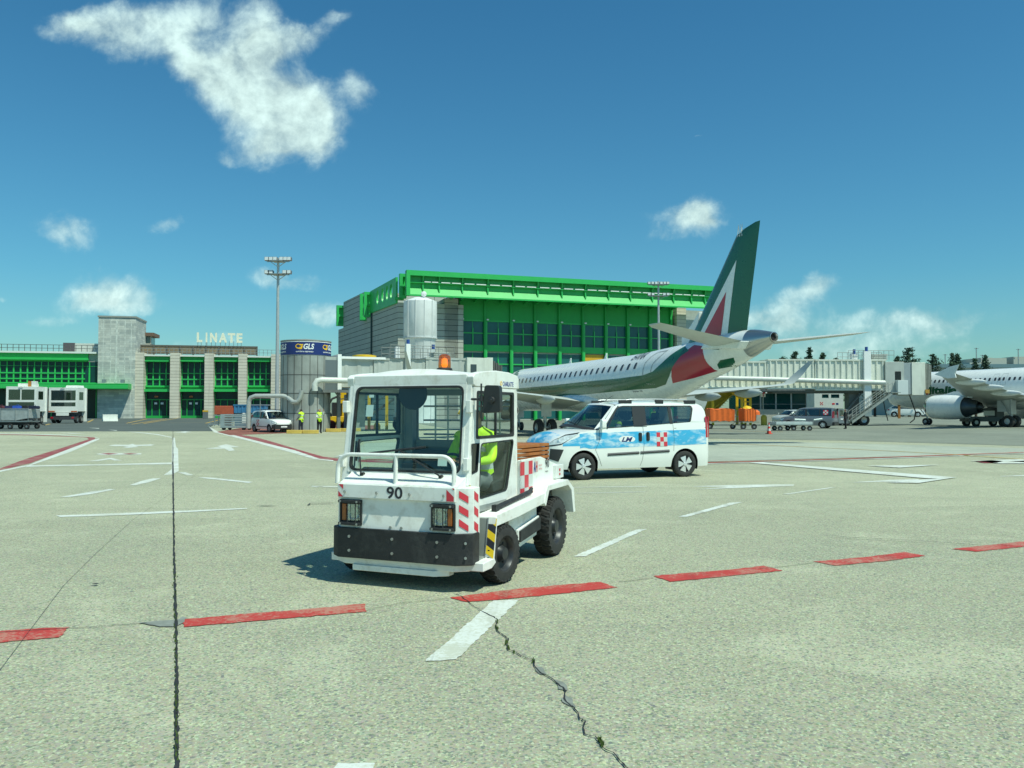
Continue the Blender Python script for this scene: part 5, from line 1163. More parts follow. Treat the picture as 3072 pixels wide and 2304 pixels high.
# fin: outline read off the picture and laid in the airliner's own mid plane
Z8 = lambda x, y, yl=.1: local_ray(1900 + x * .3919, 600 + y * .3919, EP, ER, yl)
le = [Z8(425, 1062), Z8(560, 770), Z8(680, 500), Z8(795, 235)]; te = [Z8(850, 1070), Z8(885, 760), Z8(920, 480), Z8(955, 180)]
zb_ = 4.6
secs = [(zb_, le[0][0] + (le[0][1] - zb_) * .55, te[0][0] + .05, 0, .11)]
for z in frange(5.3, min(le[3][1], 10.2), 6):
    def xat(P, z):
        for i in range(len(P) - 1):
            if z <= P[i + 1][1] or i == len(P) - 2: t = (z - P[i][1]) / (P[i + 1][1] - P[i][1]); return lerp(P[i][0], P[i + 1][0], t)
    secs.append((z, xat(le, z), xat(te, z), 0, .10))
ztip = Z8(960, 153)[1]; lt = Z8(830, 197)
secs.append((lerp(secs[-1][0], ztip, .55), lt[0], xat(te, lerp(secs[-1][0], ztip, .55)), 0, .09)); secs.append((ztip, te[3][0] + .35, te[3][0] - .02, 0, .07))
b = MB(AIRG); wing(b, secs, 'z'); fin = b.build('fin', jet, angle=50)
def fy(x, z):
    for i in range(len(secs) - 1):
        if z <= secs[i + 1][0] or i == len(secs) - 2:
            t = max(0, min(1, (z - secs[i][0]) / (secs[i + 1][0] - secs[i][0]))); l_ = lerp(secs[i][1], secs[i + 1][1], t); t_ = lerp(secs[i][2], secs[i + 1][2], t); th = lerp(secs[i][4], secs[i + 1][4], t); break
    c = l_ - t_; q = max(0, min(1, (l_ - x) / c)); return c * th * 5 * (.2969 * sqrt(q) - .126 * q - .3516 * q * q + .2843 * q**3 - .1036 * q**4)
for pts, m_, off, nm in (([(793, 458), (645, 770), (498, 1084), (700, 1100), (722, 1078), (752, 800), (780, 560)], PLASW, .010, 'white_livery'), ([(720, 703), (625, 895), (526, 1092), (660, 1115), (677, 1080), (700, 890)], AIRR, .020, 'red_livery')):
    b = MB(m_)
    for s in (1, -1): b.spread([Z8(*p) for p in pts], lambda x, z: (x, s * (fy(x, z) + off), z), 24, 14, flip=(s > 0))
    b.build(nm, fin)
b = MB(WLET); p0 = Z8(792, 286); p1 = Z8(830, 240); b.text('NA', abs(p0[0] - p1[0]) + .03, .62, lambda x, y: (p0[0] - x, fy(p0[0] - x, p0[1] + y) + .01, p0[1] + y), bold=.02); b.build('lettering', fin, smooth=False)
b = MB(PLASW); q = [Z8(370, 1050), Z8(440, 960), Z8(505, 852), Z8(440, 1060)]; b.prism([q[0], q[1], q[2], (q[3][0] - .6, q[3][1] - .2), (q[0][0], q[0][1] - .5)], 'y', -.12, .12); b.build('dorsal_fairing', jet, bevel=.05)
# tailplane
for s in (1, -1):
    b = MB(PLGREY); wing(b, [(s * .25, -14.3, -17.25, 4.85, .10), (s * .7, -14.6, -17.25, 4.9, .10), (s * 5.5, -17.0, -18.35, 5.42, .09), (s * 5.85, -17.4, -18.4, 5.46, .06)], 'y'); t_ = b.build('tailplane', jet, angle=50)
    b = MB(PLASW); b.prism([(-14.0, 4.75), (-17.1, 4.55), (-17.4, 4.9), (-14.4, 5.05)], 'y', s * .45, s * .95); b.build('root_fairing', t_, bevel=.06)
# wings with fairings and winglets
for s in (1, -1):
    b = MB(PLGREY); wing(b, [(s * 1.2, 4.6, -1.9, 2.15, .13), (s * 4.6, 2.4, -2.0, 2.55, .12), (s * 12.6, -2.3, -3.7, 3.35, .10), (s * 13.2, -2.8, -3.95, 3.5, .09), (s * 13.5, -3.4, -4.45, 4.05, .08), (s * 13.9, -4.5, -5.0, 4.95, .07)], 'y'); w_ = b.build('wing', jet, angle=50)
    for y in (4.3, 7.3, 10.2):
        zc = lerp(2.55, 3.3, max(0, (y - 4.6) / 8.7)) - .22; xc = lerp(-1.9, -3.4, max(0, (y - 4.6) / 8.7)); b = MB(PLGREY)
        b.grid(lambda t, k: (xc + 1.5 - t * 3.2, s * y + .20 * sin(pi * min(1, t * 1.02)) ** .6 * cos(k * pi / 6), zc + .30 * sin(pi * min(1, t * 1.02)) ** .6 * sin(k * pi / 6)), frange(.001, .98, 12), list(range(12)), closed=True, flip=(s < 0)); b.build('flap_fairing', w_)
    engine(jet, 5.3, s * 4.6, 1.65, .86, 3.3, PLASW)
    gear(jet, -.3, s * 3.62, .55, .38, 2.4, .92)
b = MB(PLASW); b.grid(lambda x, k: (x, 1.75 * sin(pi * (x + 5) / 11) ** .5 * cos(k * pi / 14), 2.25 + .75 * sin(pi * (x + 5) / 11) ** .5 * sin(k * pi / 14)), frange(-4.98, 5.98, 18), list(range(28)), closed=True); b.build('belly_fairing', jet)
gear(jet, 13.8, 0, .35, .2, 1.9, .45, 'nose_gear')
b = MB(PLASW)
for x in (-2, 3.5): b.prism([(x, 4.98), (x + .35, 4.98), (x + .1, 5.35), (x - .02, 5.35)], 'y', -.02, .02)
b.build('aerial', jet, split=.01)

# ---- the larger white airliner at the right-hand bridge
AP, AR = (51.6, 80.2), R(113)
air = thing('airliner', 'large white airliner parked nose-in at the right-hand jet bridge, turbofan engine in view', 'airplane', (*AP, 0), AR)
AS = [(-19.8, 5.0, .2, .25), (-17, 4.75, .75, .8), (-13, 4.35, 1.3, 1.4), (-9, 4.0, 1.75, 1.85), (-5, 3.86, 1.96, 2.06), (-3, 3.84, 1.975, 2.07), (12.5, 3.84, 1.975, 2.07), (14.5, 3.72, 1.82, 1.92), (16.2, 3.45, 1.35, 1.45), (17.3, 3.15, .75, .85), (17.8, 3.0, .02, .02)]
af_ = fus_fn(AS)
b = fuselage(AS, -19.8, 17.8, PLASW); fo = b.build('fuselage', air, angle=60)
Aa = lambda u, v, yl=1.9: local_ray(2450 + u * .2812, 1000 + v * .2812, AP, AR, yl)
wx = Aa(2048, 483); 
for s in (1, -1):
    for k in range(-12, 26):
        x = wx[0] + k * .533
        if not (-12 < x < 13.5) or k in (1, 3): continue
        b = MB(wm); z = wx[1]; b.panel(rnd([(x - .115, z - .17), (x + .115, z - .17), (x + .115, z + .17), (x - .115, z + .17)], .09, 3), [], lambda a_, c_, d: af_(a_, c_, s, .014), 0, flip=(s > 0)); b.build('window', fo, smooth=False)
    for u0 in (1870, 1960):
        x = Aa(u0 + 26, 500)[0]; z = wx[1] - .05
        outline(af_, s, [(x - .30, z - .55), (x + .30, z - .55), (x + .30, z + .60), (x - .30, z + .60)], .03, mat('panel_line', (.45, .48, .47), .5), fo, 'door')
        b = MB(wm); b.panel(rnd([(x - .115, z - .12), (x + .115, z - .12), (x + .115, z + .22), (x - .115, z + .22)], .09, 3), [], lambda a_, c_, d: af_(a_, c_, s, .014), 0, flip=(s > 0)); b.build('window', fo, smooth=False)
b = MB(AIRG); p0 = Aa(1200, 650); p1 = Aa(1505, 650); zt = Aa(1400, 572)[1]; sx = 1
b.text('litalia', p0[0] - p1[0], (zt - p0[1]) * 1.12, lambda x, y: af_(p0[0] - x, p0[1] + y, 1, .02), bold=.05, shear=.08, cuts=9)
q = [Aa(1128, 655), Aa(1205, 553), Aa(1222, 553), Aa(1222, 655), Aa(1200, 655), Aa(1200, 600), Aa(1150, 655)]
b.panel(q, [], lambda x, z, d: af_(x, z, 1, .04), 0, flip=True); b.m(AIRR).panel([Aa(1160, 655), Aa(1195, 612), Aa(1195, 655)], [], lambda x, z, d: af_(x, z, 1, .04), 0, flip=True)
b.build('lettering', fo, smooth=False)
for s in (1, -1):
    b = MB(PLGREY); wing(b, [(s * 1.6, 6.4, -1.6, 2.6, .12), (s * 6.0, 3.6, -2.0, 3.25, .10), (s * 16.9, -2.9, -4.6, 4.72, .09), (s * 17.5, -3.3, -4.9, 4.78, .08)], 'y'); w_ = b.build('wing', air, angle=50)
    b = MB(PLASW); b.prism([(-2.9, 4.75), (-4.4, 5.35), (-5.3, 5.5), (-4.9, 4.75), (-5.0, 4.4), (-4.2, 4.35)], 'y', s * 17.48, s * 17.56); b.build('wingtip_fence', w_)
    for y in (4.0, 7.6, 11.0, 14.2):
        zc = lerp(3.25, 4.72, max(0, (y - 6) / 10.9)) - .25; xc = lerp(-1.9, -4.3, max(0, (y - 6) / 10.4)); b = MB(PLASW)
        b.grid(lambda t, k: (xc + 1.6 - t * 3.2, s * y + .2 * sin(pi * min(1, t * 1.02)) ** .6 * cos(k * pi / 6), zc + .28 * sin(pi * min(1, t * 1.02)) ** .6 * sin(k * pi / 6)), frange(.001, .98, 12), list(range(12)), closed=True, flip=(s < 0)); b.build('flap_fairing', w_)
    engine(air, 5.0, s * 5.75, 1.95, 1.22, 4.4, PLASW)
    gear(air, 0, s * 3.8, .58, .42, 2.7, .93)
    b = MB(PLASW); b.box(.2, 1.6, s * 3.55, s * 3.60, 1.5, 2.9); b.build('gear_door', air)
    b = MB(PLGREY); wing(b, [(s * .3, -14.5, -18.2, 5.2, .10), (s * 6.2, -18.2, -19.8, 5.7, .08)], 'y'); b.build('tailplane', air, angle=50)
b = MB(AIRG); wing(b, [(5.6, -12.5, -18.6, 0, .10), (11.7, -17.6, -19.9, 0, .09)], 'z'); b.build('fin', air, angle=50)
b = MB(PLASW); b.grid(lambda x, k: (x, 2.2 * sin(pi * (x + 6) / 14) ** .5 * cos(k * pi / 14), 2.5 + .85 * sin(pi * (x + 6) / 14) ** .5 * sin(k * pi / 14)), frange(-5.98, 7.98, 18), list(range(28)), closed=True); b.build('belly_fairing', air)
gear(air, 12.64, 0, .38, .24, 2.0, .55, 'nose_gear')
# ================================================ buildings
def X(u, d): return (u - 1536) / FPX * d
def Z(v, d): return H + (YH - v) / FPX * d
class Wall:
    """a straight facade: picture columns and rows turned into metres along and up it"""
    def __init__(s, p, rz): s.p = Vector(p); s.rz = rz; s.d = Vector((cos(rz), sin(rz)))
    def s_(s, u, t=0):
        a = (u - 1536) / FPX; q = s.p + Vector((-sin(s.rz), cos(s.rz))) * t
        return (a * q.y - q.x) / (s.d.x - a * s.d.y)
    def z(s, u, v, t=0):
        q = s.p + Vector((-sin(s.rz), cos(s.rz))) * t + s.d * s.s_(u, t); return H + (YH - v) / FPX * q.y
def clad_mat(name, c1, c2, bw, bh, mort=.012, mc=(.12, .12, .10), var=.25):
    m = bpy.data.materials.new(name); m.use_nodes = True; t = NT(m.node_tree); b = t.n['Principled BSDF']
    tc = t.node('ShaderNodeTexCoord').outputs['Object']; sp = t.node('ShaderNodeSeparateXYZ', inp={0: tc})
    h = t.math('ADD', sp.outputs[0], sp.outputs[1]); v = t.node('ShaderNodeCombineXYZ', inp={0: h, 1: sp.outputs[2], 2: 0}).outputs[0]
    br = t.node('ShaderNodeTexBrick', inp={'Vector': v, 'Color1': (*c1, 1), 'Color2': (*c2, 1), 'Mortar': (*mc, 1), 'Scale': 1.0, 'Mortar Size': mort, 'Brick Width': bw, 'Row Height': bh}); br.offset = .5
    n = t.ramp(t.noise(tc, .5, 6, .7), [(.3, 1 - var), (.75, 1.08)]); st = t.noise(t.node('ShaderNodeMapping', inp={'Vector': tc, 'Scale': (2.2, 2.2, .10)}).outputs[0], 1, 4, .7)
    c = t.mix(1, br.outputs[0], n, blend='MULTIPLY'); c = t.mix(t.ramp(st, [(.55, 0), (.8, .4)]), c, tuple(x * .5 for x in c1)); t.l.new(c, b.inputs['Base Color']); b.inputs['Roughness'].default_value = .8
    return m
STONE = clad_mat('pillar_stone', (.66, .62, .51), (.61, .57, .47), 40, .62, .03, (.16, .15, .12), .12)
TOWER = clad_mat('tower_stone', (.68, .70, .62), (.44, .48, .45), 1.7, .42, .012, (.30, .31, .28), .35)
GREYC = clad_mat('grey_cladding', (.46, .47, .41), (.43, .44, .38), 60, .85, .045, (.06, .06, .055), .12)
CONC = mat('pale_render', (.42, .42, .36), .85, var=.15, dirt=.3)
# ---- the old terminal
TW = Wall((-72.2, 160), R(12)); u0 = -420
term = thing('terminal_building', 'low terminal with pale stone pillars and bright green window frames behind the service road', 'building', (TW.p.x, TW.p.y, 0), TW.rz)
s0, sT = TW.s_(u0), TW.s_(860); zt = TW.z(430, 1063)
b = MB(CONC); b.box(s0, sT, 2.2, 26, 0, zt); b.box(s0, TW.s_(292), .4, 2.2, TW.z(200, 1150), zt); b.m(mat('roof_edge', (.72, .75, .70), .6)).box(s0, TW.s_(288), -.3, .4, zt, zt + .35).box(TW.s_(407), sT, .2, 2.3, zt - .3, zt - .0)
b.build('wall', term)
b = MB(GRN)
za, zb2 = TW.z(150, 1068), TW.z(150, 1080); b.box(s0, TW.s_(262), .1, .4, TW.z(150, 1084), zt - .02).box(s0, TW.s_(265), -.7, .1, TW.z(150, 1080), TW.z(150, 1075))
b.build('cornice', term)
G2 = MB(GLD); G2.box(s0, TW.s_(292), .28, .4, TW.z(150, 1150), TW.z(150, 1084)); G2.box(s0, TW.s_(292), 2.1, 2.2, 0, TW.z(150, 1168)); G2.build('window', term)
b = MB(GRN)
for k in range(-20, 13): x = TW.s_(18 + 20.7 * k); b.box(x - .13, x + .13, .10, .28, TW.z(150, 1150), TW.z(150, 1102)); b.box(x - .07, x + .07, .20, .28, TW.z(150, 1102), TW.z(150, 1085))
for v in (1119, 1136): b.box(s0, TW.s_(254), .04, .10, TW.z(150, v) - .11, TW.z(150, v) + .11)
b.box(s0, TW.s_(292), .22, .28, TW.z(150, 1098), TW.z(150, 1097)).box(s0, TW.s_(292), -.1, .4, TW.z(150, 1151), TW.z(150, 1147)); b.build('window_frame', term)
cz = TW.z(200, 1168); b = MB(GRN); b.box(s0, TW.s_(384, -3.4), -3.4, 0.1, cz, cz + .95).box(s0, TW.s_(384, -3.4), -3.6, -3.4, cz + .1, cz + .75).box(s0, TW.s_(384, -3.4), -3.45, .1, cz + .95, TW.z(200, 1151)); b.build('canopy', term)
b = MB(GRN)
for u in range(-60, 292, 34): x = TW.s_(u); b.box(x - .1, x + .1, 1.9, 2.1, 0, cz)
b.build('mullion', term, split=.05)
# pillars and bays
PU = [(407, 431), (511, 538), (614, 640), (715, 740), (813, 848)]
for i, (a_, c_) in enumerate(PU):
    b = MB(STONE); b.box(TW.s_(a_), TW.s_(c_), -.6, 2.4, 0, zt + .35); b.build('pillar', term)
DG = MB(GRND)
for i in range(4):
    xa, xb = TW.s_(PU[i][1]), TW.s_(PU[i + 1][0]); uu = (PU[i][1] + PU[i + 1][0]) / 2; zz = lambda v: TW.z(uu, v)
    b = MB(GLD); b.box(xa, xb, 2.05, 2.15, 0, zz(1085)); b.build('window', term)
    b = MB(GRN); b.box(xa, xb, .9, 2.1, zz(1085), zt - .3).box(xa, xb - .4, .5, .9, zz(1084), zz(1080)); b.build('cornice', term); b = MB(GRN); b.box(xa, xb - .3, 1.2, 2.1, zz(1161), zz(1156)).box(xa, xb, 1.7, 2.1, zz(1170), zz(1161)).box(xa, xb, .3, 2.1, zz(1175), zz(1167)); b.build('spandrel', term)
    b = MB(GRN); n = 4; w = xb - xa
    for k in range(4): x = xa + w * (.02 + .245 * k); b.box(x - .12, x + .12, 1.85, 2.05, zz(1158), zz(1104)); b.box(x - .05, x + .05, 1.97, 2.05, zz(1104), zz(1085))
    for v in (1119, 1137): b.box(xa, xb - w * .1, 1.78, 1.85, zz(v) - .09, zz(v) + .09)
    b.build('window_frame', term)
    b = MB(GRND)
    for f in (.0, .22, .5, .78, .985): b.box(xa + w * f, xa + w * f + .16, 1.9, 2.05, 0, zz(1198) if f in (.22, .5, .78) else zz(1176))
    b.box(xa, xb, 1.88, 2.05, zz(1200), zz(1197)).box(xa, xb, 1.88, 2.05, 0, .5); b.box(xa + w * .22, xa + w * .80, 1.87, 2.05, zz(1200), zz(1198)); dr = b.build('door_frame', term)
    if i < 2:
        b = MB(mat('exit_sign_amber', (.5, .16, .04), .5)); b.box(xa + w * .33, xa + w * .47, 1.8, 1.86, zz(1192), zz(1187)); b.build('door_sign', dr)
        b = MB(WLET)
        for f in (.38, .62): b.box(xa + w * f - .25, xa + w * f + .25, 1.8, 1.86, zz(1213), zz(1207))
        b.build('door_notice', dr, split=.05)
# stone stair tower
stw = thing('stair_tower', 'tall streaked grey stone tower between the green canopy and the pillared terminal', 'tower', (TW.p.x, TW.p.y, 0), TW.rz)
b = MB(TOWER); b.box(TW.s_(292, -.8), TW.s_(404, -.8), -.8, 8, 0, TW.z(350, 953)); b.build('shaft', stw)
b = MB(mat('cap_stone', (.30, .31, .28), .8)); b.box(TW.s_(292, -.8) - .15, TW.s_(404, -.8) + .15, -.95, 8.1, TW.z(350, 953), TW.z(350, 953) + .3); b.build('cap', stw)
b = MB(mat('pale_streak_paint', (.60, .64, .58), .8, var=.35, vs=3))
for u, w in ((306, .12), (328, .16), (345, .30), (371, .16), (390, .16)): x = TW.s_(u, -.82); b.box(x, x + w, -.815, -.802, .3 if u > 380 else cz + 1.3, TW.z(350, 962))
b.add([(TW.s_(342, -.82), -.83, cz + 1.4), (TW.s_(345, -.82), -.83, cz + 1.4), (TW.s_(350, -.82), -.83, TW.z(350, 1085)), (TW.s_(346, -.82), -.83, TW.z(350, 1085))], [(0, 1, 2, 3)])
b.build('streak', stw, smooth=False)
b = MB(STEEL)
for u in (304, 360): x = TW.s_(u, -2.5); b.box(x, x + .7, -2.4, -1.8, cz + 1.25, cz + 1.9)
b.build('floodlight', stw, split=.1)
# roof structures
b = MB(mat('brown_screen', (.26, .20, .12), .7, var=.3)); x0, x1 = TW.s_(408), TW.s_(765); zr0, zr1 = TW.z(600, 1057), TW.z(600, 1037); b.box(x0, x1, 3.4, 3.6, zr0, zr1); sc = b.build('roof_screen', term)
b = MB(mat('screen_frame', (.12, .11, .09), .6)); b.box(x0, x1, 3.3, 3.4, zr1, zr1 + .3).box(x0, x1, 2.6, 3.3, zr0 - .2, zr0)
for k in range(10): x = lerp(x0, x1, k / 9); b.box(x - .12, x + .12, 3.2, 3.4, zr0 - .6, zr1 + .3)
b.build('frame', sc)
def railing(name, parent, x0, x1, y, z, h, n, r=.05, m=STEEL):
    b = MB(m)
    for k in range(n + 1): x = lerp(x0, x1, k / n); b.box(x - r, x + r, y - r, y + r, z, z + h)
    for q in (.5, 1): b.box(x0, x1, y - r, y + r, z + h * q - r, z + h * q + r)
    return b.build(name, parent)
railing('railing', term, s0, TW.s_(290), .6, zt + .35, 1.3, 40, .045, mat('dark_rail', (.10, .11, .10), .6)); railing('railing', term, TW.s_(410), TW.s_(850), 1.2, zt + .1, 1.2, 34, .04)
b = MB(mat('roof_hut', (.62, .66, .60), .7, var=.1)); b.box(TW.s_(222, 4), TW.s_(292, 4), 4, 10, zt, TW.z(260, 1030, 4)); b.m(mat('slate', (.10, .09, .10), .8)).box(TW.s_(187, 4), TW.s_(222, 4), 3.9, 10, zt, TW.z(200, 1028, 4)); b.build('roof_hut', term)
cab = thing('control_cabin', 'small rooftop cabin with brown roof and wide windows right of the stone tower', 'cabin', (TW.p.x, TW.p.y, 0), TW.rz)
xa, xb = TW.s_(400, 8), TW.s_(450, 8); b = MB(mat('brown_roof', (.16, .10, .07), .8)); b.box(xa, xb + .7, 7.2, 13, TW.z(430, 1008, 8), TW.z(430, 998, 8)); b.build('roof', cab); b = MB(mat('cabin_glass', (.10, .20, .19), .1, spec=.7)); b.box(xa, xb, 8, 12, TW.z(430, 1030, 8), TW.z(430, 1008, 8)); b.build('window', cab)
b = MB(CONC); b.box(xa, xb, 7.8, 12.2, zt, TW.z(430, 1030, 8));
for k in range(4): x = lerp(xa, xb, k / 3); b.box(x - .12, x + .12, 7.85, 8.0, TW.z(430, 1030, 8), TW.z(430, 1008, 8))
b.build('wall', cab)
sg = thing('rooftop_sign', 'cream letters reading LINATE standing on thin posts above the terminal roof', 'sign', (TW.p.x, TW.p.y, 0), TW.rz)
x0, x1 = TW.s_(588, 3), TW.s_(736, 3); zb3, zt3 = TW.z(650, 1027, 3), TW.z(650, 998, 3); lm = mat('cream_letters', (.82, .82, .64), .5); adv = (x1 - x0) / 5.55; px_ = x0
for ch in 'LINATE':
    w = adv * {'I': .17, 'L': .62, 'E': .66, 'T': .84, 'A': .92, 'N': .78}[ch]; b = MB(lm)
    b.text(ch, w, zt3 - zb3, lambda x, y: (px_ + x, 3.0, zb3 + y), bold=.045); n = len(b.F); V = [(v[0], v[1] + .25, v[2]) for v in b.V]; F = [tuple(reversed(f)) for f in b.F]
    edges = {}
    for f in b.F:
        for i in range(len(f)): e = (f[i], f[(i + 1) % len(f)]); edges[e] = edges.get(e, 0) + 1
    o_ = len(b.V); rim = [(a1, a1 + o_, b1 + o_, b1) for (a1, b1) in edges if (b1, a1) not in edges]; b.V += V; b.F += [tuple(i + o_ for i in f) for f in F] + rim; b.I += [0] * (n + len(rim)); b.build('letter', sg, smooth=False)
    q = MB(STEEL)
    for f in (.2, .8): q.box(px_ + w * f - .05, px_ + w * f + .05, 3.1, 3.2, zr1 + .2, zb3 + .3)
    q.build('post', sg, split=.05)
    px_ += adv * ({'I': .48}.get(ch, 1.0) + .0)

# ---- the big green boarding building
BC = (-15.0, 118.1); BR = R(18.2); BW = Wall(BC, BR)
bb = thing('boarding_building', 'big grey-clad boarding hall with bright green steel overhang and green glazed front', 'building', (*BC, 0), BR)
sL, sR = BW.s_(1218), BW.s_(2160); z1, z0 = 22.0, 18.3
b = MB(GRN)
b.box(sL, sR, .85, 1.0, z0 + .6, z1 - .3)                                                              # web
b.box(sL, sR, .0, .95, z1 - .35, z1).box(sL, sR, -.05, .0, z1 - .75, z1)                               # top flange and lip
b.prism([(0, z0 + .15), (.85, z0 + 1.3), (.85, z0 + .9), (.1, z0)], 'x', sL, sR); b.box(sL, sR, -.04, .02, z0 - .05, z0 + .18); b.box(sL, sR, .35, .85, 20.25, 20.33)
b.box(sL, sL + .55, -.06, .95, z0, z1)
ov = b.build('overhang', bb)
ribs = [1270, 1319, 1389, 1466, 1543, 1617, 1690, 1761, 1831, 1897, 1963, 2027, 2081, 2122]
b = MB(GRN)
for u in ribs: x = BW.s_(u); b.prism([(.05, z1 - .35), (.84, z1 - .35), (.84, z0 + 1.2), (.25, z0 + .75), (.55, 20.3), (.25, z1 - 1.0)], 'x', x - .09, x + .09)
b.build('rib', ov, split=.05)
b = MB(mat('tube_light', (.75, .82, .74), .4))
for i in range(len(ribs) - 1):
    xa, xb = BW.s_(ribs[i]), BW.s_(ribs[i + 1]); w = xb - xa
    for f0, f1 in ((.08, .46), (.54, .92)): b.box(xa + w * f0, xa + w * f1, .30, .45, 20.36, 20.5)
b.build('tube_light', ov, split=.02)
xb0 = BW.s_(1376, 4); xb1 = BW.s_(2020, 4); T4 = 4.0
zz = lambda u, v: BW.z(u, v, T4)
b = MB(GRND); zc = zz(1400, 903); b.box(xb0, xb1, T4, T4 + .3, zz(1400, 958), zc + 1.0); b.build('upper_panel', bb)
mul = [1381, 1456, 1534, 1606, 1679, 1750, 1818, 1884, 1951, 2014]
floors = []; zg1, zg0 = zz(1400, 962), zz(1400, 1033); zh1, zh0 = zz(1400, 1057), zz(1400, 1124)
b = MB(mat('hall_glass', (.020, .125, .125), .14, var=.45, vs=.14, spec=.35))
for (a_, c_) in ((zg0, zg1), (zh0, zh1), (.3, zh0 - 1.2)): b.box(xb0, xb1, T4 + .25, T4 + .3, a_, c_)
b.build('window', bb)
b = MB(GRN); b.box(xb0, xb1, T4 + .0, T4 + .24, zh1 + .25, zg0).box(xb0, xb1, T4 + .1, T4 + .24, zh0 - 1.2, zh0).box(xb0, xb1, T4 + .02, T4 + .24, zg1, zg1 + .3); b.build('spandrel', bb)
for i, u in enumerate(mul):
    x = BW.s_(u, T4); b = MB(GRND); b.box(x - .28, x - .02, T4 - .35, T4 + .28, 0, zc + .9); b.m(GRN).box(x, x + .22, T4 - .30, T4 + .28, 0, zg1); b.build('mullion', bb)
    b = MB(WLET); b.box(x + .1, x + .42, T4 - .5, T4 - .3, zg1 + .15, zg1 + .35); b.build('lamp', bb)
    if i < len(mul) - 1:
        x2 = BW.s_(mul[i + 1], T4); xm = (x + x2) / 2; b = MB(GRN)
        for (a_, c_) in ((zg0, zg1), (zh0, zh1)): f = .55; zm = lerp(a_, c_, .5); b.box(x + .3, x2 - .3, T4 + .1, T4 + .2, zm - .09, zm + .09); b.box(xm - .09, xm + .09, T4 + .06, T4 + .1, a_, lerp(a_, c_, .72)); b.box(xm - .04, xm + .04, T4 + .2, T4 + .24, lerp(a_, c_, .72), c_)
        b.build('window_frame', bb)
b = MB(mat('yellow_panel', (.70, .38, .02), .5)); x = BW.s_(1750, T4); b.box(x + .4, BW.s_(1812, T4), T4 + .12, T4 + .22, zh1 - 1.6, zh1 + .1); b.build('sign_panel', bb)
# brackets carrying the overhang
b = MB(GRND)
for u in mul[:]:
    for du in (0, -33): x = BW.s_(u + du, T4); b.prism([(1.0, z0 + .8), (1.0, z0 + .3), (T4, zc - .1), (T4, zc + 1.0)], 'x', x - .12, x + .12)
b.box(xb0, xb1, 1.2, 1.35, z0 + .5, z0 + .7).box(xb0, xb1, 2.4, 2.6, z0 + .4, z0 + .6); b.build('bracket', ov)
b = MB(GRN); b.box(sL + .5, xb1, 1.0, 5, z0 + 1.5, z0 + 1.7); b.build('soffit', ov)
# stone clad ends
b = MB(GREYC); b.box(BW.s_(1333, 3.0), BW.s_(1374, 3.0), 3.0, 20, 0, zz(1350, 903) + .3); b.box(BW.s_(1374, 3) , xb1, T4 + .3, 20, 0, z0 + 1.4); b.m(STONE).box(xb1 + .3, BW.s_(2060, 3.2), 3.2, 20, 0, zz(2040, 928) + .2); b.m(ALU).box(BW.s_(2060, 3.2) + .05, BW.s_(2150, 3.2), 3.6, 20, 0, zz(2040, 930)); b.build('wall', bb)
# the side turned away from the sun, in plan points of its own
cs = BW.s_(1193, 3.0); sdir = R(25.5 - 18.2); sd = Vector((-sin(sdir), cos(sdir)))
def SP(tau, z): return (cs + sd.x * tau, 3.0 + sd.y * tau, z)
b = MB(GREYC)
def sidebox(t0, t1, z, w=6):
    a_, c_ = SP(t0, 0), SP(t1, 0); b.add([(a_[0], a_[1], 0), (c_[0], c_[1], 0), (c_[0] + w, c_[1], 0), (a_[0] + w, a_[1], 0), (a_[0], a_[1], z), (c_[0], c_[1], z), (c_[0] + w, c_[1], z), (a_[0] + w, a_[1], z)], [(0, 4, 5, 1), (1, 5, 6, 2), (2, 6, 7, 3), (3, 7, 4, 0), (4, 7, 6, 5)])
sidebox(0, 18.5, 17.6, 10); sidebox(18.51, 33.2, 21.6, 14); sidebox(33.21, 37, 16.8, 10)
sw = b.build('side_wall', bb)
b = MB(mat('drain_pipe', (.03, .06, .06), .6)); p = SP(13.9, 0); b.box(p[0] - .25, p[0] - .02, p[1] - .2, p[1] + .2, 0, 17.6); p = SP(26, 0); b.box(p[0] - .3, p[0] - .05, p[1] - .3, p[1] + .3, 3, 9); b.build('drain_pipe', sw, split=.05)
# green side beam with oval openings
b = MB(GRN); zA, zB = 18.2, 21.2
hol = []
for tc_ in (2.7, 4.8, 7.2, 10.0): hol.append([(tc_ + .62 * cos(k * pi / 8), lerp(zA, zB, .48) + 1.12 * sin(k * pi / 8)) for k in range(16)])
b.panel([(.3, zA - .7), (14.2, zA - .7), (14.2, zB - .1), (.3, zB + .2)], hol, lambda t, z, d: (SP(t, 0)[0] - .25 + d, SP(t, 0)[1], z), .3)
b.box(cs - .5, sL + .2, 3.0, 3.6, z0 - .3, z0 + .1)
bm = b.build('side_beam', bb)
def frame(x0, x1, y, za_, zb_, w=.45, mid=True):
    b = MB(GRN); b.box(x0, x1, y, y + .8, zb_ - w, zb_).box(x0, x1, y, y + .8, za_, za_ + w).box(x0, x0 + w, y, y + .8, za_ + w, zb_ - w).box(x0, x1, y + .6, y + .8, za_ + w, zb_ - w)
    if mid: b.box(x0 + w, x1, y, y + .8, (za_ + zb_) / 2 - .2, (za_ + zb_) / 2 + .2)
    return b.build('end_frame', bb)
frame(BW.s_(1198, 2), sL + .4, 2.0, BW.z(1210, 893, 2), BW.z(1210, 819, 2)); p = SP(14.3, 0); frame(p[0] - 1.2, p[0] + 1.1, p[1], 16.9, 21.0); p = SP(17.2, 0); frame(p[0] - 1.1, p[0] + .3, p[1] + .1, 16.6, 21.1); p = SP(33.4, 0); frame(p[0] - 1.2, p[0] + .3, p[1], 17.2, 21.0)
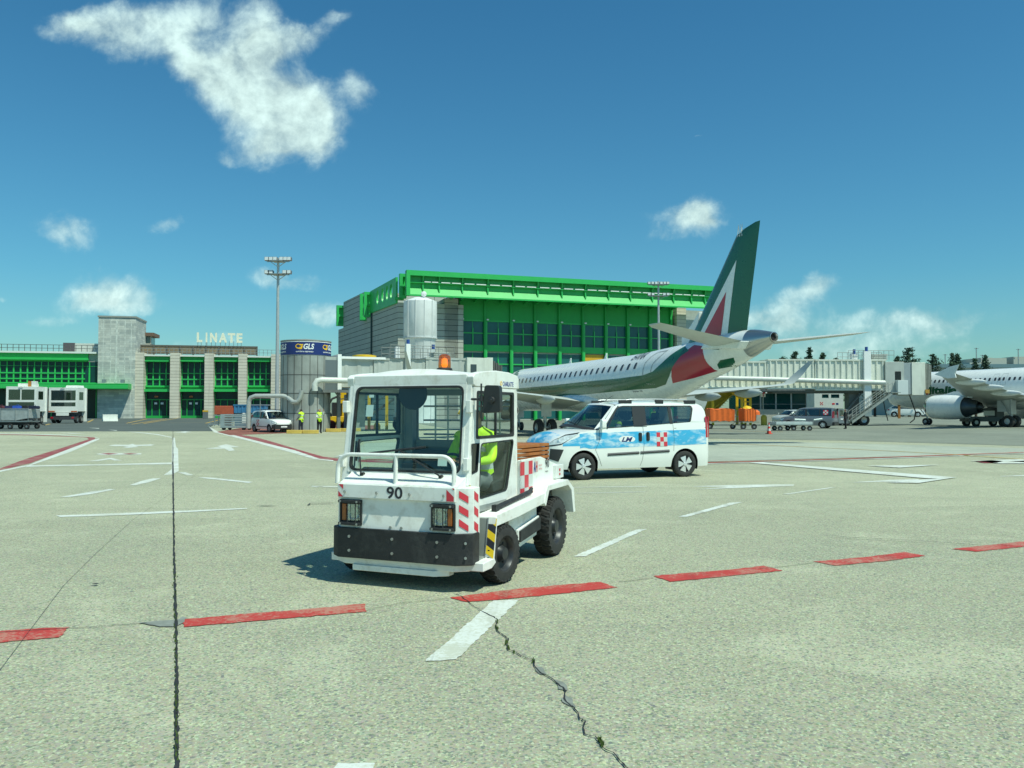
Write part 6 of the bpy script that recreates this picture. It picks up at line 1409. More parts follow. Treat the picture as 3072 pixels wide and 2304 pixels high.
# ---- white round tank tower with dish
tk = thing('tank_tower', 'tall white ribbed cylindrical tower with a round dish on top, before the grey building', 'tower', (X(1260, 105), 105, 0), R(9))
WT = mat('tank_white', (.84, .86, .84), .4, var=.08, vs=.5, dirt=.2); zt_ = Z(905, 105); zm = Z(1015, 105)
b = MB(WT); b.lathe([(1.95, 0), (1.95, zm - .3), (2.14, zm), (2.14, zt_), (1.9, zt_ + .12), (.8, zt_ + .55), (0, zt_ + .6)], (0, 0, 0), 'z', 48); b.build('shell', tk)
b = MB(mat('rib_white', (.60, .63, .62), .5))
for k in range(12): a_ = k * pi / 6 + .2; b.obox((2.16 * cos(a_), 2.16 * sin(a_)), .10, .07, zm - .1, zt_ + .05, a_); b.obox((1.97 * cos(a_), 1.97 * sin(a_)), .08, .06, 0, zm - .3, a_)
b.build('rib', tk, split=.01)
b = MB(mat('rib_white', (.60, .63, .62), .5)); b.lathe([(2.14, 0), (2.20, 0), (2.20, .14), (2.14, .14)], (0, 0, zm - .05), 'z', 48); b.build('ring', tk)
b = MB(WT); b.lathe([(0, -.18), (.30, -.12), (.36, .0), (0, .03)], (.4, -1.0, zt_ + .9), 'y', 20); b.cyl((.4, -.8, zt_ + .3), (.4, -.9, zt_ + .8), .08); b.build('dish', tk)
# ---- far lounge building, distant roofs
lb_ = thing('lounge_building', 'low glazed lounge with white fluted canopy under the right-hand jet bridge', 'building', (X(2350, 108), 108, 0), 0)
xl, xr_ = X(2235, 108) - X(2350, 108), X(2465, 108) - X(2350, 108)
b = MB(WLET); b.box(xl, xr_, -1.5, 8, Z(1180, 108), Z(1172, 108))
for k in range(16): x = lerp(xl, xr_, k / 15); b.cyl((x, -1.5, Z(1172, 108)), (x, 8, Z(1172, 108)), .38, n=10)
b.build('canopy', lb_); b = MB(GLD); b.box(xl, xr_, 0, 8, Z(1228, 108), Z(1180, 108)); b.build('window', lb_)
b = MB(STEEL)
for k in range(6): x = lerp(xl, xr_, k / 5); b.box(x - .1, x + .1, -.1, 0, Z(1228, 108), Z(1180, 108))
b.box(xl, xr_, -.1, 0, Z(1213, 108), Z(1212, 108)); b.build('mullion', lb_, split=.0)
b = MB(CONC); b.box(xl - 3, xr_ + 3, -.4, 0, 0, Z(1228, 108)); b.build('wall', lb_)
fb2 = thing('far_building', 'distant pale building with blue-grey roof beyond the white airliner', 'building', (0, 230, 0), 0)
b = MB(mat('blue_grey_roof', (.13, .22, .25), .6)); b.box(X(2745, 230), X(3250, 230), 0, 40, Z(1103, 230), Z(1092, 230)); b.build('roof', fb2)
b = MB(mat('far_render', (.42, .44, .38), .8)); b.box(X(2750, 230), X(3250, 230), .5, 40, 0, Z(1103, 230)); b.build('wall', fb2)
b = MB(mat('far_render', (.42, .44, .38), .8)); b.box(X(2945, 232), X(2980, 232), 2, 14, Z(1100, 232), Z(1073, 232)); b.box(X(2980, 232), X(3022, 232), 2, 14, Z(1100, 232), Z(1074, 232)); b.box(X(2905, 232), X(2950, 232), 1, 10, Z(1100, 232), Z(1088, 232)); b.box(X(3042, 232), X(3130, 232), 2, 14, Z(1100, 232), Z(1070, 232)); b.build('roof_hut', fb2, split=.01)
b = MB(STEEL)
for u, v in ((2932, 1043), (3058, 1046), (2838, 1062), (2950, 1064), (2740, 1040)): b.box(X(u, 231) - .1, X(u, 231) + .1, 1, 1.2, Z(1095, 231), Z(v, 231)); b.box(X(u, 231) - .6, X(u, 231) + .6, 1, 1.1, Z(v, 231) - .3, Z(v, 231) - .15)
b.build('aerial', fb2, split=.05)
# ---- light masts
def mast(u, d, vtop, label, spread, tiers, r):
    m_ = thing('light_mast', label, 'lamp post', (X(u, d), d, 0), 0, 'floodlight masts'); ztop = Z(vtop, d)
    b = MB(mat('mast_steel', (.46, .50, .50), .45, .3, var=.1)); b.cyl((0, 0, 0), (0, 0, ztop), r, r * .55, n=16); b.build('pole', m_)
    for k, zt in enumerate(tiers):
        zt = Z(zt, d); b = MB(STEEL); b.box(-spread, spread, -.05, .05, zt - .06, zt + .06); b.box(-spread * .5, spread * .5, -.6, .6, zt - .03, zt + .03)
        for q in (-1, 1): b.cyl((q * spread * .7, 0, zt - .02), (0, 0, zt - .55), .03, n=6)
        a_ = b.build('crossarm', m_)
        for q in (-1, -.6, .6, 1) if k else (-1, -.62, -.25, .3, .66, 1):
            f = MB(mat('floodlight_body', (.16, .17, .18), .5)); x = q * spread; f.prism([(-.22, zt + .08), (.20, zt + .05), (.25, zt + .33), (-.18, zt + .40)], 'x', x - .19, x + .19); f.m(mat('floodlight_glass', (.6, .65, .65), .2)).prism([(-.24, zt + .08), (-.22, zt + .08), (-.18, zt + .38), (-.20, zt + .38)], 'x', x - .16, x + .16); f.build('floodlight', m_, smooth=False)
mast(831, 76, 772, 'tall grey floodlight mast left of the round blue-banded bridge tower', 1.05, (782, 822), .20)
mast(1977, 108, 842, 'grey floodlight mast behind the fuselage before the green building', 1.25, (853, 887), .22)
# ================================================ jet bridges
RIBW = mat('bridge_panel', (.72, .74, .64), .5, .1, var=.12, vs=.8, dirt=.35, streak=True, dc=(.30, .28, .20)); RIBG = mat('bridge_panel_grey', (.50, .53, .48), .5, .2, var=.15, vs=.8, dirt=.35, streak=True, dc=(.2, .19, .15))
ZINC = mat('zinc_cladding', (.36, .38, .35), .5, .2, var=.3, vs=.6, dirt=.4, streak=True, dc=(.10, .09, .07))
def ribbed(b, x0, x1, y0, y1, z0, z1, pitch=.62, dep=.07):
    """corrugated tunnel section"""
    b.box(x0, x1, y0 + dep, y1 - dep, z0, z1); b.box(x0 - .02, x1 + .02, y0 - .02, y1 + .02, z1 - .14, z1 + .02); b.box(x0 - .02, x1 + .02, y0 - .02, y1 + .02, z0 - .02, z0 + .14)
    n = int((x1 - x0) / pitch)
    for k in range(n):
        x = x0 + (k + .25) * (x1 - x0) / n; w = pitch * .42
        for y, s in ((y0 + dep, -1), (y1 - dep, 1)): b.add([(x, y, z0 + .14), (x + w * .25, y + s * dep, z0 + .14), (x + w * .75, y + s * dep, z0 + .14), (x + w, y, z0 + .14), (x, y, z1 - .14), (x + w * .25, y + s * dep, z1 - .14), (x + w * .75, y + s * dep, z1 - .14), (x + w, y, z1 - .14)], [(0, 1, 5, 4), (1, 2, 6, 5), (2, 3, 7, 6)] if s < 0 else [(4, 5, 1, 0), (5, 6, 2, 1), (6, 7, 3, 2)])
def wheelset(parent, x, y, r, w, gap):
    for s in (-1, 1):
        b = MB(TYRE); b.lathe([(r * .5, w * .5), (r * .9, w * .5), (r, w * .3), (r, -w * .3), (r * .9, -w * .5), (r * .5, -w * .5)], (x, y + s * gap, r), 'y', 24); b.m(STEEL).lathe([(r * .5, w * .45), (0, w * .3)], (x, y + s * gap, r), 'y', 16).lathe([(0, -w * .3), (r * .5, -w * .45)], (x, y + s * gap, r), 'y', 16); b.build('wheel', parent)
def lattice(b, p0, p1, h, n, m=None):
    p0, p1 = Vector(p0), Vector(p1)
    for k in range(n + 1): q = p0.lerp(p1, k / n); b.cyl(q, q + Vector((0, 0, h)), .022, n=5)
    for f in (.5, 1): b.cyl(p0 + Vector((0, 0, h * f)), p1 + Vector((0, 0, h * f)), .025, n=5)
# left bridge: round tower with the courier banner, then the tunnel to the regional jet
LB = (X(917, 63), 63.0)
lb1 = thing('jet_bridge', 'grey jet bridge on a round tower with a blue courier banner, left of the tractor', 'jet bridge', (*LB, 0), R(23.5))
RR_ = 1.87
b = MB(ZINC); b.lathe([(RR_, 0), (RR_, Z(1068, 63))], (0, 0, 0), 'z', 40); b.lathe([(RR_ - .02, Z(1028, 63)), (RR_ + .05, Z(1028, 63) + .02), (RR_ + .05, Z(1028, 63) + .10), (.2, Z(1017, 63)), (0, Z(1017, 63))], (0, 0, 0), 'z', 40); b.build('tower', lb1, angle=30)
b = MB(mat('dark_seam', (.08, .08, .075), .7)); 
for z in (1.4, 2.9, 4.3): b.lathe([(RR_ + .012, z), (RR_ + .012, z + .05)], (0, 0, 0), 'z', 40)
for k in range(20): a_ = k * 2 * pi / 20; b.obox(((RR_ + .01) * cos(a_), (RR_ + .01) * sin(a_)), .03, .03, 0, Z(1070, 63), a_)
b.build('seam', lb1, split=.0)
zb0, zb1 = Z(1068, 63), Z(1029, 63)
b = MB(NAVY); b.lathe([(RR_, zb0), (RR_ + .03, zb0), (RR_ + .03, zb1), (RR_, zb1)], (0, 0, 0), 'z', 48); bn = b.build('banner', lb1, angle=30)
b = MB(WLET); b.lathe([(RR_ + .035, zb1 - .05), (RR_ + .035, zb1)], (0, 0, 0), 'z', 48)
for ang in (-90 - 23.5 - 57, -90 - 23.5 + 10, -90 - 23.5 + 74):
    c0 = R(ang); rr = RR_ + .04
    def cyl_map(x, y, q=0): a_ = c0 + x / rr; return ((rr + q) * cos(a_), (rr + q) * sin(a_), y)
    b.m(WLET).text('GLS', .80, .42, lambda x, y: cyl_map(x - .05, zb0 + .40 + y), bold=.03, shear=.2); b.text('corriere espresso', 1.30, .15, lambda x, y: cyl_map(x - .62, zb0 + .14 + y), bold=.02)
    b.m(YLET).add([cyl_map(*p) for p in ((-.36, zb0 + .40), (-.16, zb0 + .40), (-.10, zb0 + .66), (-.22, zb0 + .66), (-.26, zb0 + .56), (-.36, zb0 + .56))], [(0, 1, 2, 3, 4, 5)]).add([cyl_map(*p) for p in ((-.42, zb0 + .78), (-.06, zb0 + .78), (-.10, zb0 + .68), (-.30, zb0 + .68))], [(0, 3, 2, 1)])
    arc = [(-.36 + .30 * cos(k), zb0 + .62 + .20 * sin(k)) for k in frange(R(100), R(285), 10)]; arc2 = [(-.36 + .24 * cos(k), zb0 + .63 + .12 * sin(k)) for k in frange(R(100), R(285), 10)]
    for i in range(10): b.add([cyl_map(*arc[i]), cyl_map(*arc[i + 1]), cyl_map(*arc2[i + 1]), cyl_map(*arc2[i])], [(0, 1, 2, 3)])
b.build('lettering', bn, smooth=False, split=.15)
def LBZ(v): return Z(v, 64.5)
zt5, zb5 = 5.52, 3.45
b = MB(RIBG); b.box(1.2, 2.3, -1.35, 1.35, 3.2, 5.75); b.m(mat('door_grey', (.13, .16, .17), .5)).box(.9, 2.1, -1.42, -1.36, 3.0, 5.5); b.build('vestibule', lb1)
b = MB(WLET); b.box(2.15, 2.45, -1.5, 1.5, 3.1, 5.95).box(2.45, 5.9, -1.5, -1.3, 5.62, 5.8); b.build('portal_frame', lb1)
b = MB(RIBG); ribbed(b, 2.45, 5.4, -1.25, 1.25, zb5, zt5 + .08, .8, .04); b.build('tunnel_section', lb1)
b = MB(RIBG); ribbed(b, 5.0, 9.6, -1.38, 1.38, zb5 - .1, zt5 + .2, .8, .04); b.build('tunnel_section', lb1)
b = MB(RIBG); ribbed(b, 9.2, 12.6, -1.5, 1.5, zb5 - .2, zt5 + .35, .8, .04); b.build('tunnel_section', lb1)
b = MB(RIBW); b.box(12.6, 14.4, -1.8, 1.8, 3.1, 5.95).box(14.4, 14.9, -1.7, 1.7, 3.2, 6.0); b.m(mat('cab_glass', (.05, .07, .08), .1)).box(12.9, 13.4, -1.84, -1.8, 4.3, 5.4); b.build('bridge_cab', lb1)
b = MB(mat('bellows', (.12, .13, .12), .8))
for k in range(6): b.box(14.92 + k * .16, 15.02 + k * .16, -1.5, 1.5, 3.3 - k * .02, 5.75 + .06 * (k % 2) - k * .08)
b.build('bellows', lb1, split=.0)
b = MB(WLET); b.box(7.5, 7.85, -1.75, -1.4, 1.2, 6.9).box(7.5, 7.85, 1.4, 1.75, 1.2, 6.9).box(7.4, 7.95, -1.6, 1.6, 1.0, 1.5); dl = b.build('lift_column', lb1)
b = MB(mat('blue_lamp', (.03, .08, .30), .3)); b.cyl((7.68, -1.58, 6.9), (7.68, -1.58, 7.25), .13).cyl((9.9, -1.2, 6.6), (9.9, -1.2, 6.95), .13); b.build('lamp', dl, split=.02)
b = MB(mat('rail_grey', (.20, .22, .21), .6)); lattice(b, (6.3, -1.45, 5.75), (11.6, -1.45, 5.75), 1.05, 8); lattice(b, (6.3, 1.4, 5.75), (11.6, 1.4, 5.75), 1.05, 8); b.box(6.3, 11.6, -1.5, 1.5, 5.74, 5.78); b.build('railing', lb1)
b = MB(RIBG)
for k in range(4): b.box(10.1, 11.5, -.8, .6, 5.85 + k * .14, 5.93 + k * .14)
b.box(10.2, 11.4, -.7, .5, 5.8, 6.4); b.build('air_unit', lb1)
b = MB(YEL); b.lathe([(.95, 0), (.95, .28), (.6, .34), (0, .34)], (4.6, .2, 5.72), 'z', 20); b.build('roof_cap', lb1)
b = MB(mat('pipe_white', (.60, .63, .58), .4, var=.1, dirt=.2)); b.tube([(.3, -2.25, 3.1), (.3, -2.25, 3.6), (.45, -2.25, 3.85), (.8, -2.25, 3.93), (2.5, -2.1, 3.92), (6, -2.0, 3.82), (12, -2.0, 3.8)], .22, 14); b.build('air_pipe', lb1)
b = MB(mat('undercarriage', (.17, .18, .17), .6, .3, var=.2)); b.box(2.4, 9.5, -.9, -.7, 3.05, 3.3).box(2.4, 9.5, .7, .9, 3.05, 3.3).box(.9, 3.6, -2.2, -1.9, 3.0, 3.2)
for k in range(9): b.cyl((2.4 + k * .8, -.8, 3.2), (2.8 + k * .8, .6, 2.9), .05, n=6)
b.tube([(1.9, -1.9, 3.0), (2.3, -1.9, 2.5), (3.2, -1.6, 2.6), (3.8, -1.2, 3.1)], .05, 6).box(2.2, 2.45, -1.2, -.9, 0, 3.1).box(3.1, 3.25, -.4, -.2, 0, 3.1).box(7.3, 8.0, -1.3, 1.3, .7, 1.1); b.build('underframe', lb1)
wheelset(lb1, 7.65, 0, .5, .4, .9)
b = MB(mat('service_panel', (.34, .36, .34), .6, var=.2)); b.box(3.3, 4.7, .2, 1.6, 0, 2.9); b.build('service_cabinet', lb1)
ap = thing('duct_pipe', 'thick grey air duct pipe bending over behind the small white van', 'pipe', (0, 0, 0), 0)
b = MB(mat('duct_grey', (.44, .47, .44), .45, .2, var=.1, dirt=.25)); d_ = 61.5; q = lambda u, v, dd=0: (X(u, d_ + dd), d_ + dd, Z(v, d_ + dd)); cur = []
for p in ((746, 1285), (746, 1230), (747, 1205), (752, 1193), (766, 1188), (800, 1188), (850, 1188), (862, 1192), (880, 1206), (892, 1206), (900, 1195), (906, 1172)): cur.append(q(*p, 0 if p[0] < 870 else -.6))
b.tube(cur, .17, 12); b.build('duct', ap)
b = MB(STEEL); b.cyl(q(781, 1285), q(781, 1192), .03).cyl(q(746, 1215), q(815, 1215), .03); b.build('support', ap)

# right bridge
RB = (X(2100, 88), 88.0)
rb1 = thing('jet_bridge', 'long white corrugated jet bridge reaching the white airliner on the right', 'jet bridge', (*RB, 0), 0)
RX = lambda u: X(u, 88) - RB[0]; RZ = lambda v: Z(v, 88)
b = MB(RIBW); ribbed(b, RX(2080), RX(2296), -1.3, 1.3, RZ(1166), RZ(1086), .62, .12); b.build('tunnel_section', rb1, angle=20)
b = MB(RIBW); ribbed(b, RX(2292), RX(2436), -1.42, 1.42, RZ(1168), RZ(1080), .62, .12); b.build('tunnel_section', rb1, angle=20)
b = MB(RIBW); ribbed(b, RX(2432), RX(2640), -1.55, 1.55, RZ(1172), RZ(1081), .62, .12); b.build('tunnel_section', rb1, angle=20)
b = MB(RIBG); b.box(RX(2635), RX(2690), -1.75, 1.6, RZ(1180), RZ(1088)).m(mat('cab_side', (.30, .35, .36), .5, var=.1)).box(RX(2690), RX(2712), -1.7, 1.6, RZ(1184), RZ(1091)); b.m(RIBW).box(RX(2712), RX(2752), -1.8, 1.8, RZ(1186), RZ(1090))
b.m(mat('cab_window', (.012, .014, .015), .2)).box(RX(2663), RX(2681), -1.78, -1.74, RZ(1142), RZ(1116)).m(mat('pale_box', (.62, .68, .66), .5)).box(RX(2664), RX(2694), -2.3, -1.76, RZ(1185), RZ(1143)); b.build('bridge_cab', rb1, bevel=.03)
b = MB(mat('bellows_grey', (.30, .32, .28), .8, var=.2))
for k in range(5): b.box(RX(2753 + k * 4.2), RX(2755.5 + k * 4.2), -1.6, 1.6, RZ(1180 - k * 6), RZ(1092 + k * 1.2))
b.build('bellows', rb1, split=.0)
b = MB(mat('lamp_amber_sign', (.45, .25, .04), .5)); b.box(RX(2750), RX(2762), -1.9, -1.82, RZ(1181), RZ(1170)); b.build('sign', rb1)
b = MB(mat('pipe_white', (.60, .63, .58), .4, var=.1, dirt=.2)); b.tube([(RX(2130), -1.9, RZ(1136)), (RX(2300), -1.9, RZ(1140)), (RX(2630), -1.95, RZ(1150))], .26, 14); b.build('air_pipe', rb1)
b = MB(WLET); b.box(RX(2572), RX(2592), -1.85, -1.5, 1.0, RZ(1057)).box(RX(2572), RX(2592), 1.5, 1.85, 1.0, RZ(1057)).box(RX(2545), RX(2560), -1.2, -.9, RZ(1082), RZ(1066)); dl = b.build('lift_column', rb1)
b = MB(mat('blue_lamp', (.03, .08, .30), .3)); b.cyl((RX(2581), -1.65, RZ(1057)), (RX(2581), -1.65, RZ(1044)), .15).cyl((RX(2552), -1.05, RZ(1064)), (RX(2552), -1.05, RZ(1050)), .14); b.build('lamp', dl, split=.02)
b = MB(mat('rail_grey', (.20, .22, .21), .6)); lattice(b, (RX(2530), -1.45, RZ(1081)), (RX(2665), -1.45, RZ(1081)), .95, 9); lattice(b, (RX(2530), 1.45, RZ(1081)), (RX(2665), 1.45, RZ(1081)), .95, 9); b.build('railing', rb1)
b = MB(RIBG)
for k in range(4): b.box(RX(2610), RX(2656), -.7, .8, RZ(1080) + k * .17, RZ(1080) + .10 + k * .17)
b.box(RX(2613), RX(2653), -.6, .7, RZ(1082), RZ(1066)); b.build('air_unit', rb1)
b = MB(mat('underbeam', (.11, .12, .11), .7, var=.2)); b.box(RX(2150), RX(2640), -1.2, 1.2, RZ(1176), RZ(1171)).box(RX(2310), RX(2600), -1.0, 1.0, RZ(1180), RZ(1176)); b.build('underframe', rb1)
b = MB(mat('stair_grey', (.36, .39, .36), .5, .3, var=.15)); p0 = Vector((RX(2640), -2.0, RZ(1178))); p1 = Vector((RX(2522), -2.0, RZ(1262)))
for y in (-2.9, -1.95):
    b.prism([(p0.x, p0.z), (p0.x, p0.z - .28), (p1.x, p1.z - .28), (p1.x, p1.z)], 'y', y, y + .06)
    for h_ in (.5, 1.0): b.cyl((p0.x, y, p0.z + h_), (p1.x, y, p1.z + h_), .03, n=6)
    for k in range(11): q0 = p0.lerp(p1, k / 10); b.cyl((q0.x, y, q0.z - .1), (q0.x, y, q0.z + 1.0), .025, n=5)
for k in range(18): q0 = p0.lerp(p1, (k + .5) / 18); b.box(q0.x - .13, q0.x + .13, -2.88, -1.92, q0.z - .13, q0.z - .09)
b.box(RX(2636), RX(2664), -2.95, -1.78, RZ(1180), RZ(1178)); b.build('stair', rb1)
b = MB(mat('undercarriage', (.17, .18, .17), .6, .3, var=.2)); b.box(RX(2505), RX(2585), -1.4, 1.4, .7, 1.2).box(RX(2540), RX(2570), -.6, .6, 1.1, 3.7).cyl((RX(2520), -1.0, 1.2), (RX(2575), -1.0, 3.6), .10).cyl((RX(2590), 1.0, 1.0), (RX(2560), 1.0, 3.6), .10).box(RX(2490), RX(2510), -1.2, .2, .5, 1.5); b.build('bogie', rb1)
wheelset(rb1, RX(2572), -.4, .62, .5, 1.0); wheelset(rb1, RX(2522), -.4, .5, .4, 1.0)
b = MB(PLAST); b.tube([(RX(2634), -1, RZ(1180)), (RX(2642), -1, RZ(1230)), (RX(2650), -1, RZ(1262))], .05, 6).tube([(RX(2715), -1, RZ(1186)), (RX(2732), -1, RZ(1235)), (RX(2728), -1, RZ(1258)), (RX(2715), -1, RZ(1268))], .06, 6); b.build('cable', rb1, split=.02)
b = MB(mat('strap_brown', (.30, .13, .03), .8)); b.box(RX(2678), RX(2685), -1.2, -1.1, RZ(1255), RZ(1215)); b.build('hook', rb1)
# yellow stair house under it
ys = thing('steel_staircase', 'yellow steel stair structure under the right-hand jet bridge', 'stairs', (X(2190, 90), 90, 0), 0); YX = lambda u: X(u, 90) - X(2190, 90); YZ = lambda v: Z(v, 90)
b = MB(YEL)
for u, w in ((2135, .24), (2222, .26), (2247, .22)): b.box(YX(u) - w / 2, YX(u) + w / 2, -.6, -.6 + w, 0, YZ(1150)); b.box(YX(u) - w / 2, YX(u) + w / 2, 1.4, 1.4 + w, 0, YZ(1150))
b.build('post', ys, split=.02)
b = MB(YEL); b.prism([(YX(2155), YZ(1152)), (YX(2190), YZ(1150)), (YX(2220), YZ(1172)), (YX(2220), YZ(1200)), (YX(2185), YZ(1176)), (YX(2150), YZ(1165))], 'y', -.5, -.42); b.box(YX(2222), YX(2247), -.5, -.42, YZ(1196), YZ(1160)).box(YX(2226), YX(2243), -.5, -.4, YZ(1207), YZ(1204)); b.build('panel', ys)
b = MB(mat('yellow_rib', (.50, .36, .02), .6, var=.3)); b.prism([(YX(2118), 0.3), (YX(2200), YZ(1185)), (YX(2200), YZ(1160)), (YX(2130), YZ(1195)), (YX(2112), YZ(1240))], 'y', .5, .7)
for k in range(12): x = lerp(YX(2122), YX(2196), k / 11); z = lerp(.9, YZ(1185), k / 11); b.box(x - .2, x + .2, -.4, .5, z - .05, z)
b.cyl((YX(2122), -.42, 1.4), (YX(2200), -.42, YZ(1180)), .05); b.build('stair', ys)
b = MB(STEEL); lattice(b, (YX(2170), -1.2, .3), (YX(2260), -1.2, .3), 1.3, 9); b.build('railing', ys)
# ================================================ ramp vehicles, carts, people, trees
def Gp(u, v): p = G(u, v); return (p.x, p.y)
# small white van by the round tower
FT = dict(wb=2.513, wr=.30, sill=.26, xf=.74, xr=-3.22, paint=CARW, ww=.18, dash=1.08, seath=.75, seats=(-1.2,), hub=mat('grey_hubcap', (.22, .23, .24), .4, .5),
          w=[(-3.22, .70), (-3.1, .80), (-2.9, .84), (-2, .855), (.1, .85), (.4, .81), (.6, .70), (.7, .55), (.74, .45)],
          top=[(-3.22, 1.12), (-2.5, 1.10), (-1.0, 1.05), (-.30, 1.03), (.1, .99), (.45, .92), (.65, .84), (.74, .74)],
          roofz=1.72, roofedge=1.685, roof=(-.85, -3.0), roofcrown=.05, rdrop=.12, hoodx=-.25, crown=.07, tumble=.14, bow=.45,
          side=[(-.28, 1.03), (-.72, 1.50), (-.95, 1.64), (-1.5, 1.69), (-2.5, 1.68), (-2.85, 1.62), (-3.05, 1.50), (-3.2, 1.12), (-2.5, 1.10), (-1.0, 1.05)],
          band=[(-.48, 1.09), (-.86, 1.50), (-1.2, 1.60), (-2.55, 1.58), (-2.82, 1.45), (-2.95, 1.22), (-2.3, 1.14), (-1.0, 1.08)], br=.08, bandtop=1.59, tail=(-3.0, -3.18),
          posts=[(-1.42, -1.42, .22), (-2.1, -2.1, .05)], pillar=((-.26, 1.03), (-.80, 1.60)),
          headlamp=[(.68, .66), (.45, .70), (.30, .90), (.50, .86), (.68, .76)], taillamp=[(-3.08, 1.0), (-3.19, 1.0), (-3.19, 1.35), (-3.1, 1.35)], mirror=(-.36, 1.06), mirrorm=PLAST)
fv, FY, ftop, fbd = car('van', 'small white van with black bumper, roof bars and chequer badge parked by the round tower', 'van', (-17.35, 60.9, 0), R(-47), FT)
fv.scale = (.97, .97, .97)
k = MB(PLAST); k.grid(lambda t, z: (.80 - .10 * t * t, t * .70, lerp(.27, .62, z)), frange(-1, 1, 10), [0, 1]); k.grid(lambda t, z: (.80 - .10 * t * t - z * .1, t * .70, .62 + .02 * z), frange(-1, 1, 10), [0, 1])
for s in (1, -1): k.spread([(.72, .28), (.38, .30), (.40, .60), (.72, .64)], lambda x, z: (x, s * (FY(x, z) + .012), z), 10, 3, flip=(s > 0)); k.spread([(-.34, .42), (-2.1, .44), (-2.1, .50), (-.34, .48)], lambda x, z: (x, s * (FY(x, z) + .012), z), 10, 2, flip=(s > 0))
k.build('bumper', fv)
k = MB(WLET); k.box(.805, .815, -.25, .25, .40, .50); k.build('number_plate', fv)
k = MB(REFW)
for s in (1, -1):
    for i in range(3):
        for j in range(4):
            k.m(REFR if (i + j) % 2 == 0 else REFW); x = -1.62 - i * .14; z = 1.0 - j * .14; q = [(x, z), (x - .14, z), (x - .14, z - .14), (x, z - .14)]
            k.add([(a_, s * (FY(a_, c_) + .012), c_) for a_, c_ in q], [(0, 1, 2, 3) if s > 0 else (3, 2, 1, 0)])
k.build('chequer_decal', fbd, smooth=False)
k = MB(PLAST)
for x in (-1.1, -1.7, -2.4): k.cyl((x, -.62, 1.76), (x, .62, 1.76), .018, n=6); k.cyl((x, -.60, 1.66), (x, -.60, 1.76), .015, n=6); k.cyl((x, .60, 1.66), (x, .60, 1.76), .015, n=6)
k.build('roof_bar', fv, split=.02)
# silver-grey van with its back door open
GREYCAR = mat('silver_grey_paint', (.26, .28, .30), .3, .5)
MT = dict(VT); MT.update(paint=GREYCAR, wb=3.0, xr=-3.95, xf=.86, wr=.33, seats=(-1.2, -2.3),
          w=[(-3.95, .86), (-3.85, .92), (-3.0, .95), (-1, .95), (.1, .94), (.4, .91), (.6, .86), (.75, .77), (.86, .6)],
          top=[(-3.95, 1.12), (-1.7, 1.12), (-.45, 1.10), (0, 1.07), (.4, 1.0), (.6, .95), (.75, .88), (.86, .74)], roofz=1.90, roofedge=1.87, roof=(-1.0, -3.85),
          side=[(-.40, 1.10), (-.95, 1.74), (-1.15, 1.83), (-1.6, 1.865), (-3.2, 1.865), (-3.7, 1.85), (-3.9, 1.80), (-3.95, 1.12), (-1.7, 1.12)], band=[(-.55, 1.14), (-1.02, 1.70), (-1.3, 1.76), (-3.75, 1.76), (-3.75, 1.16)], bandtop=1.75,
          tail=(-3.86, -3.95), posts=[(-1.55, -1.55, .15), (-2.75, -2.75, .10)], pillar=((-.40, 1.10), (-.98, 1.78)), headlamp=[(.80, .72), (.55, .74), (.35, .92), (.6, .90), (.82, .80)], taillamp=[(-3.80, .95), (-3.92, .95), (-3.92, 1.55), (-3.84, 1.55)], mirror=(-.55, 1.12), mirrorm=GREYCAR)
mx, my = Gp(2470, 1286)
gv, GY, gt, gb = car('van', 'silver grey passenger van with its rear door swung open, seen from behind at the right', 'van', (mx - 2.0, my + 2.6, 0), R(147), MT)
k = MB(GREYCAR); k.panel([(0, .45), (.85, .45), (.85, 1.75), (0, 1.75)], [[(.12, 1.12), (.74, 1.12), (.74, 1.65), (.12, 1.65)]], lambda y, z, d: (-3.98 - y * .8, -.92 - y * .55 + d * .02, z), .05); od = k.build('rear_door', gv, bevel=.01)
k = MB(GLC); k.panel([(.12, 1.12), (.74, 1.12), (.74, 1.65), (.12, 1.65)], [], lambda y, z, d: (-3.98 - y * .8, -.93 - y * .55, z)); k.m(WLET).panel([(.2, .78), (.7, .78), (.7, .9), (.2, .9)], [], lambda y, z, d: (-3.99 - y * .8, -.90 - y * .55, z)); k.build('door_window', od, smooth=False)
k = MB(PLAST); k.box(-4.02, -3.8, -.92, .92, .28, .60); k.build('bumper', gv, bevel=.03)
k = MB(REFR); 
for i in range(3):
    for j in range(3):
        k.m(REFR if (i + j) % 2 == 0 else REFW); x = -3.05 - i * .14; z = 1.66 - j * .14; k.add([(a_, GY(a_, c_) + .012, c_) for a_, c_ in ((x, z), (x - .14, z), (x - .14, z - .14), (x, z - .14))], [(0, 1, 2, 3)])
k.build('chequer_decal', gb, smooth=False)
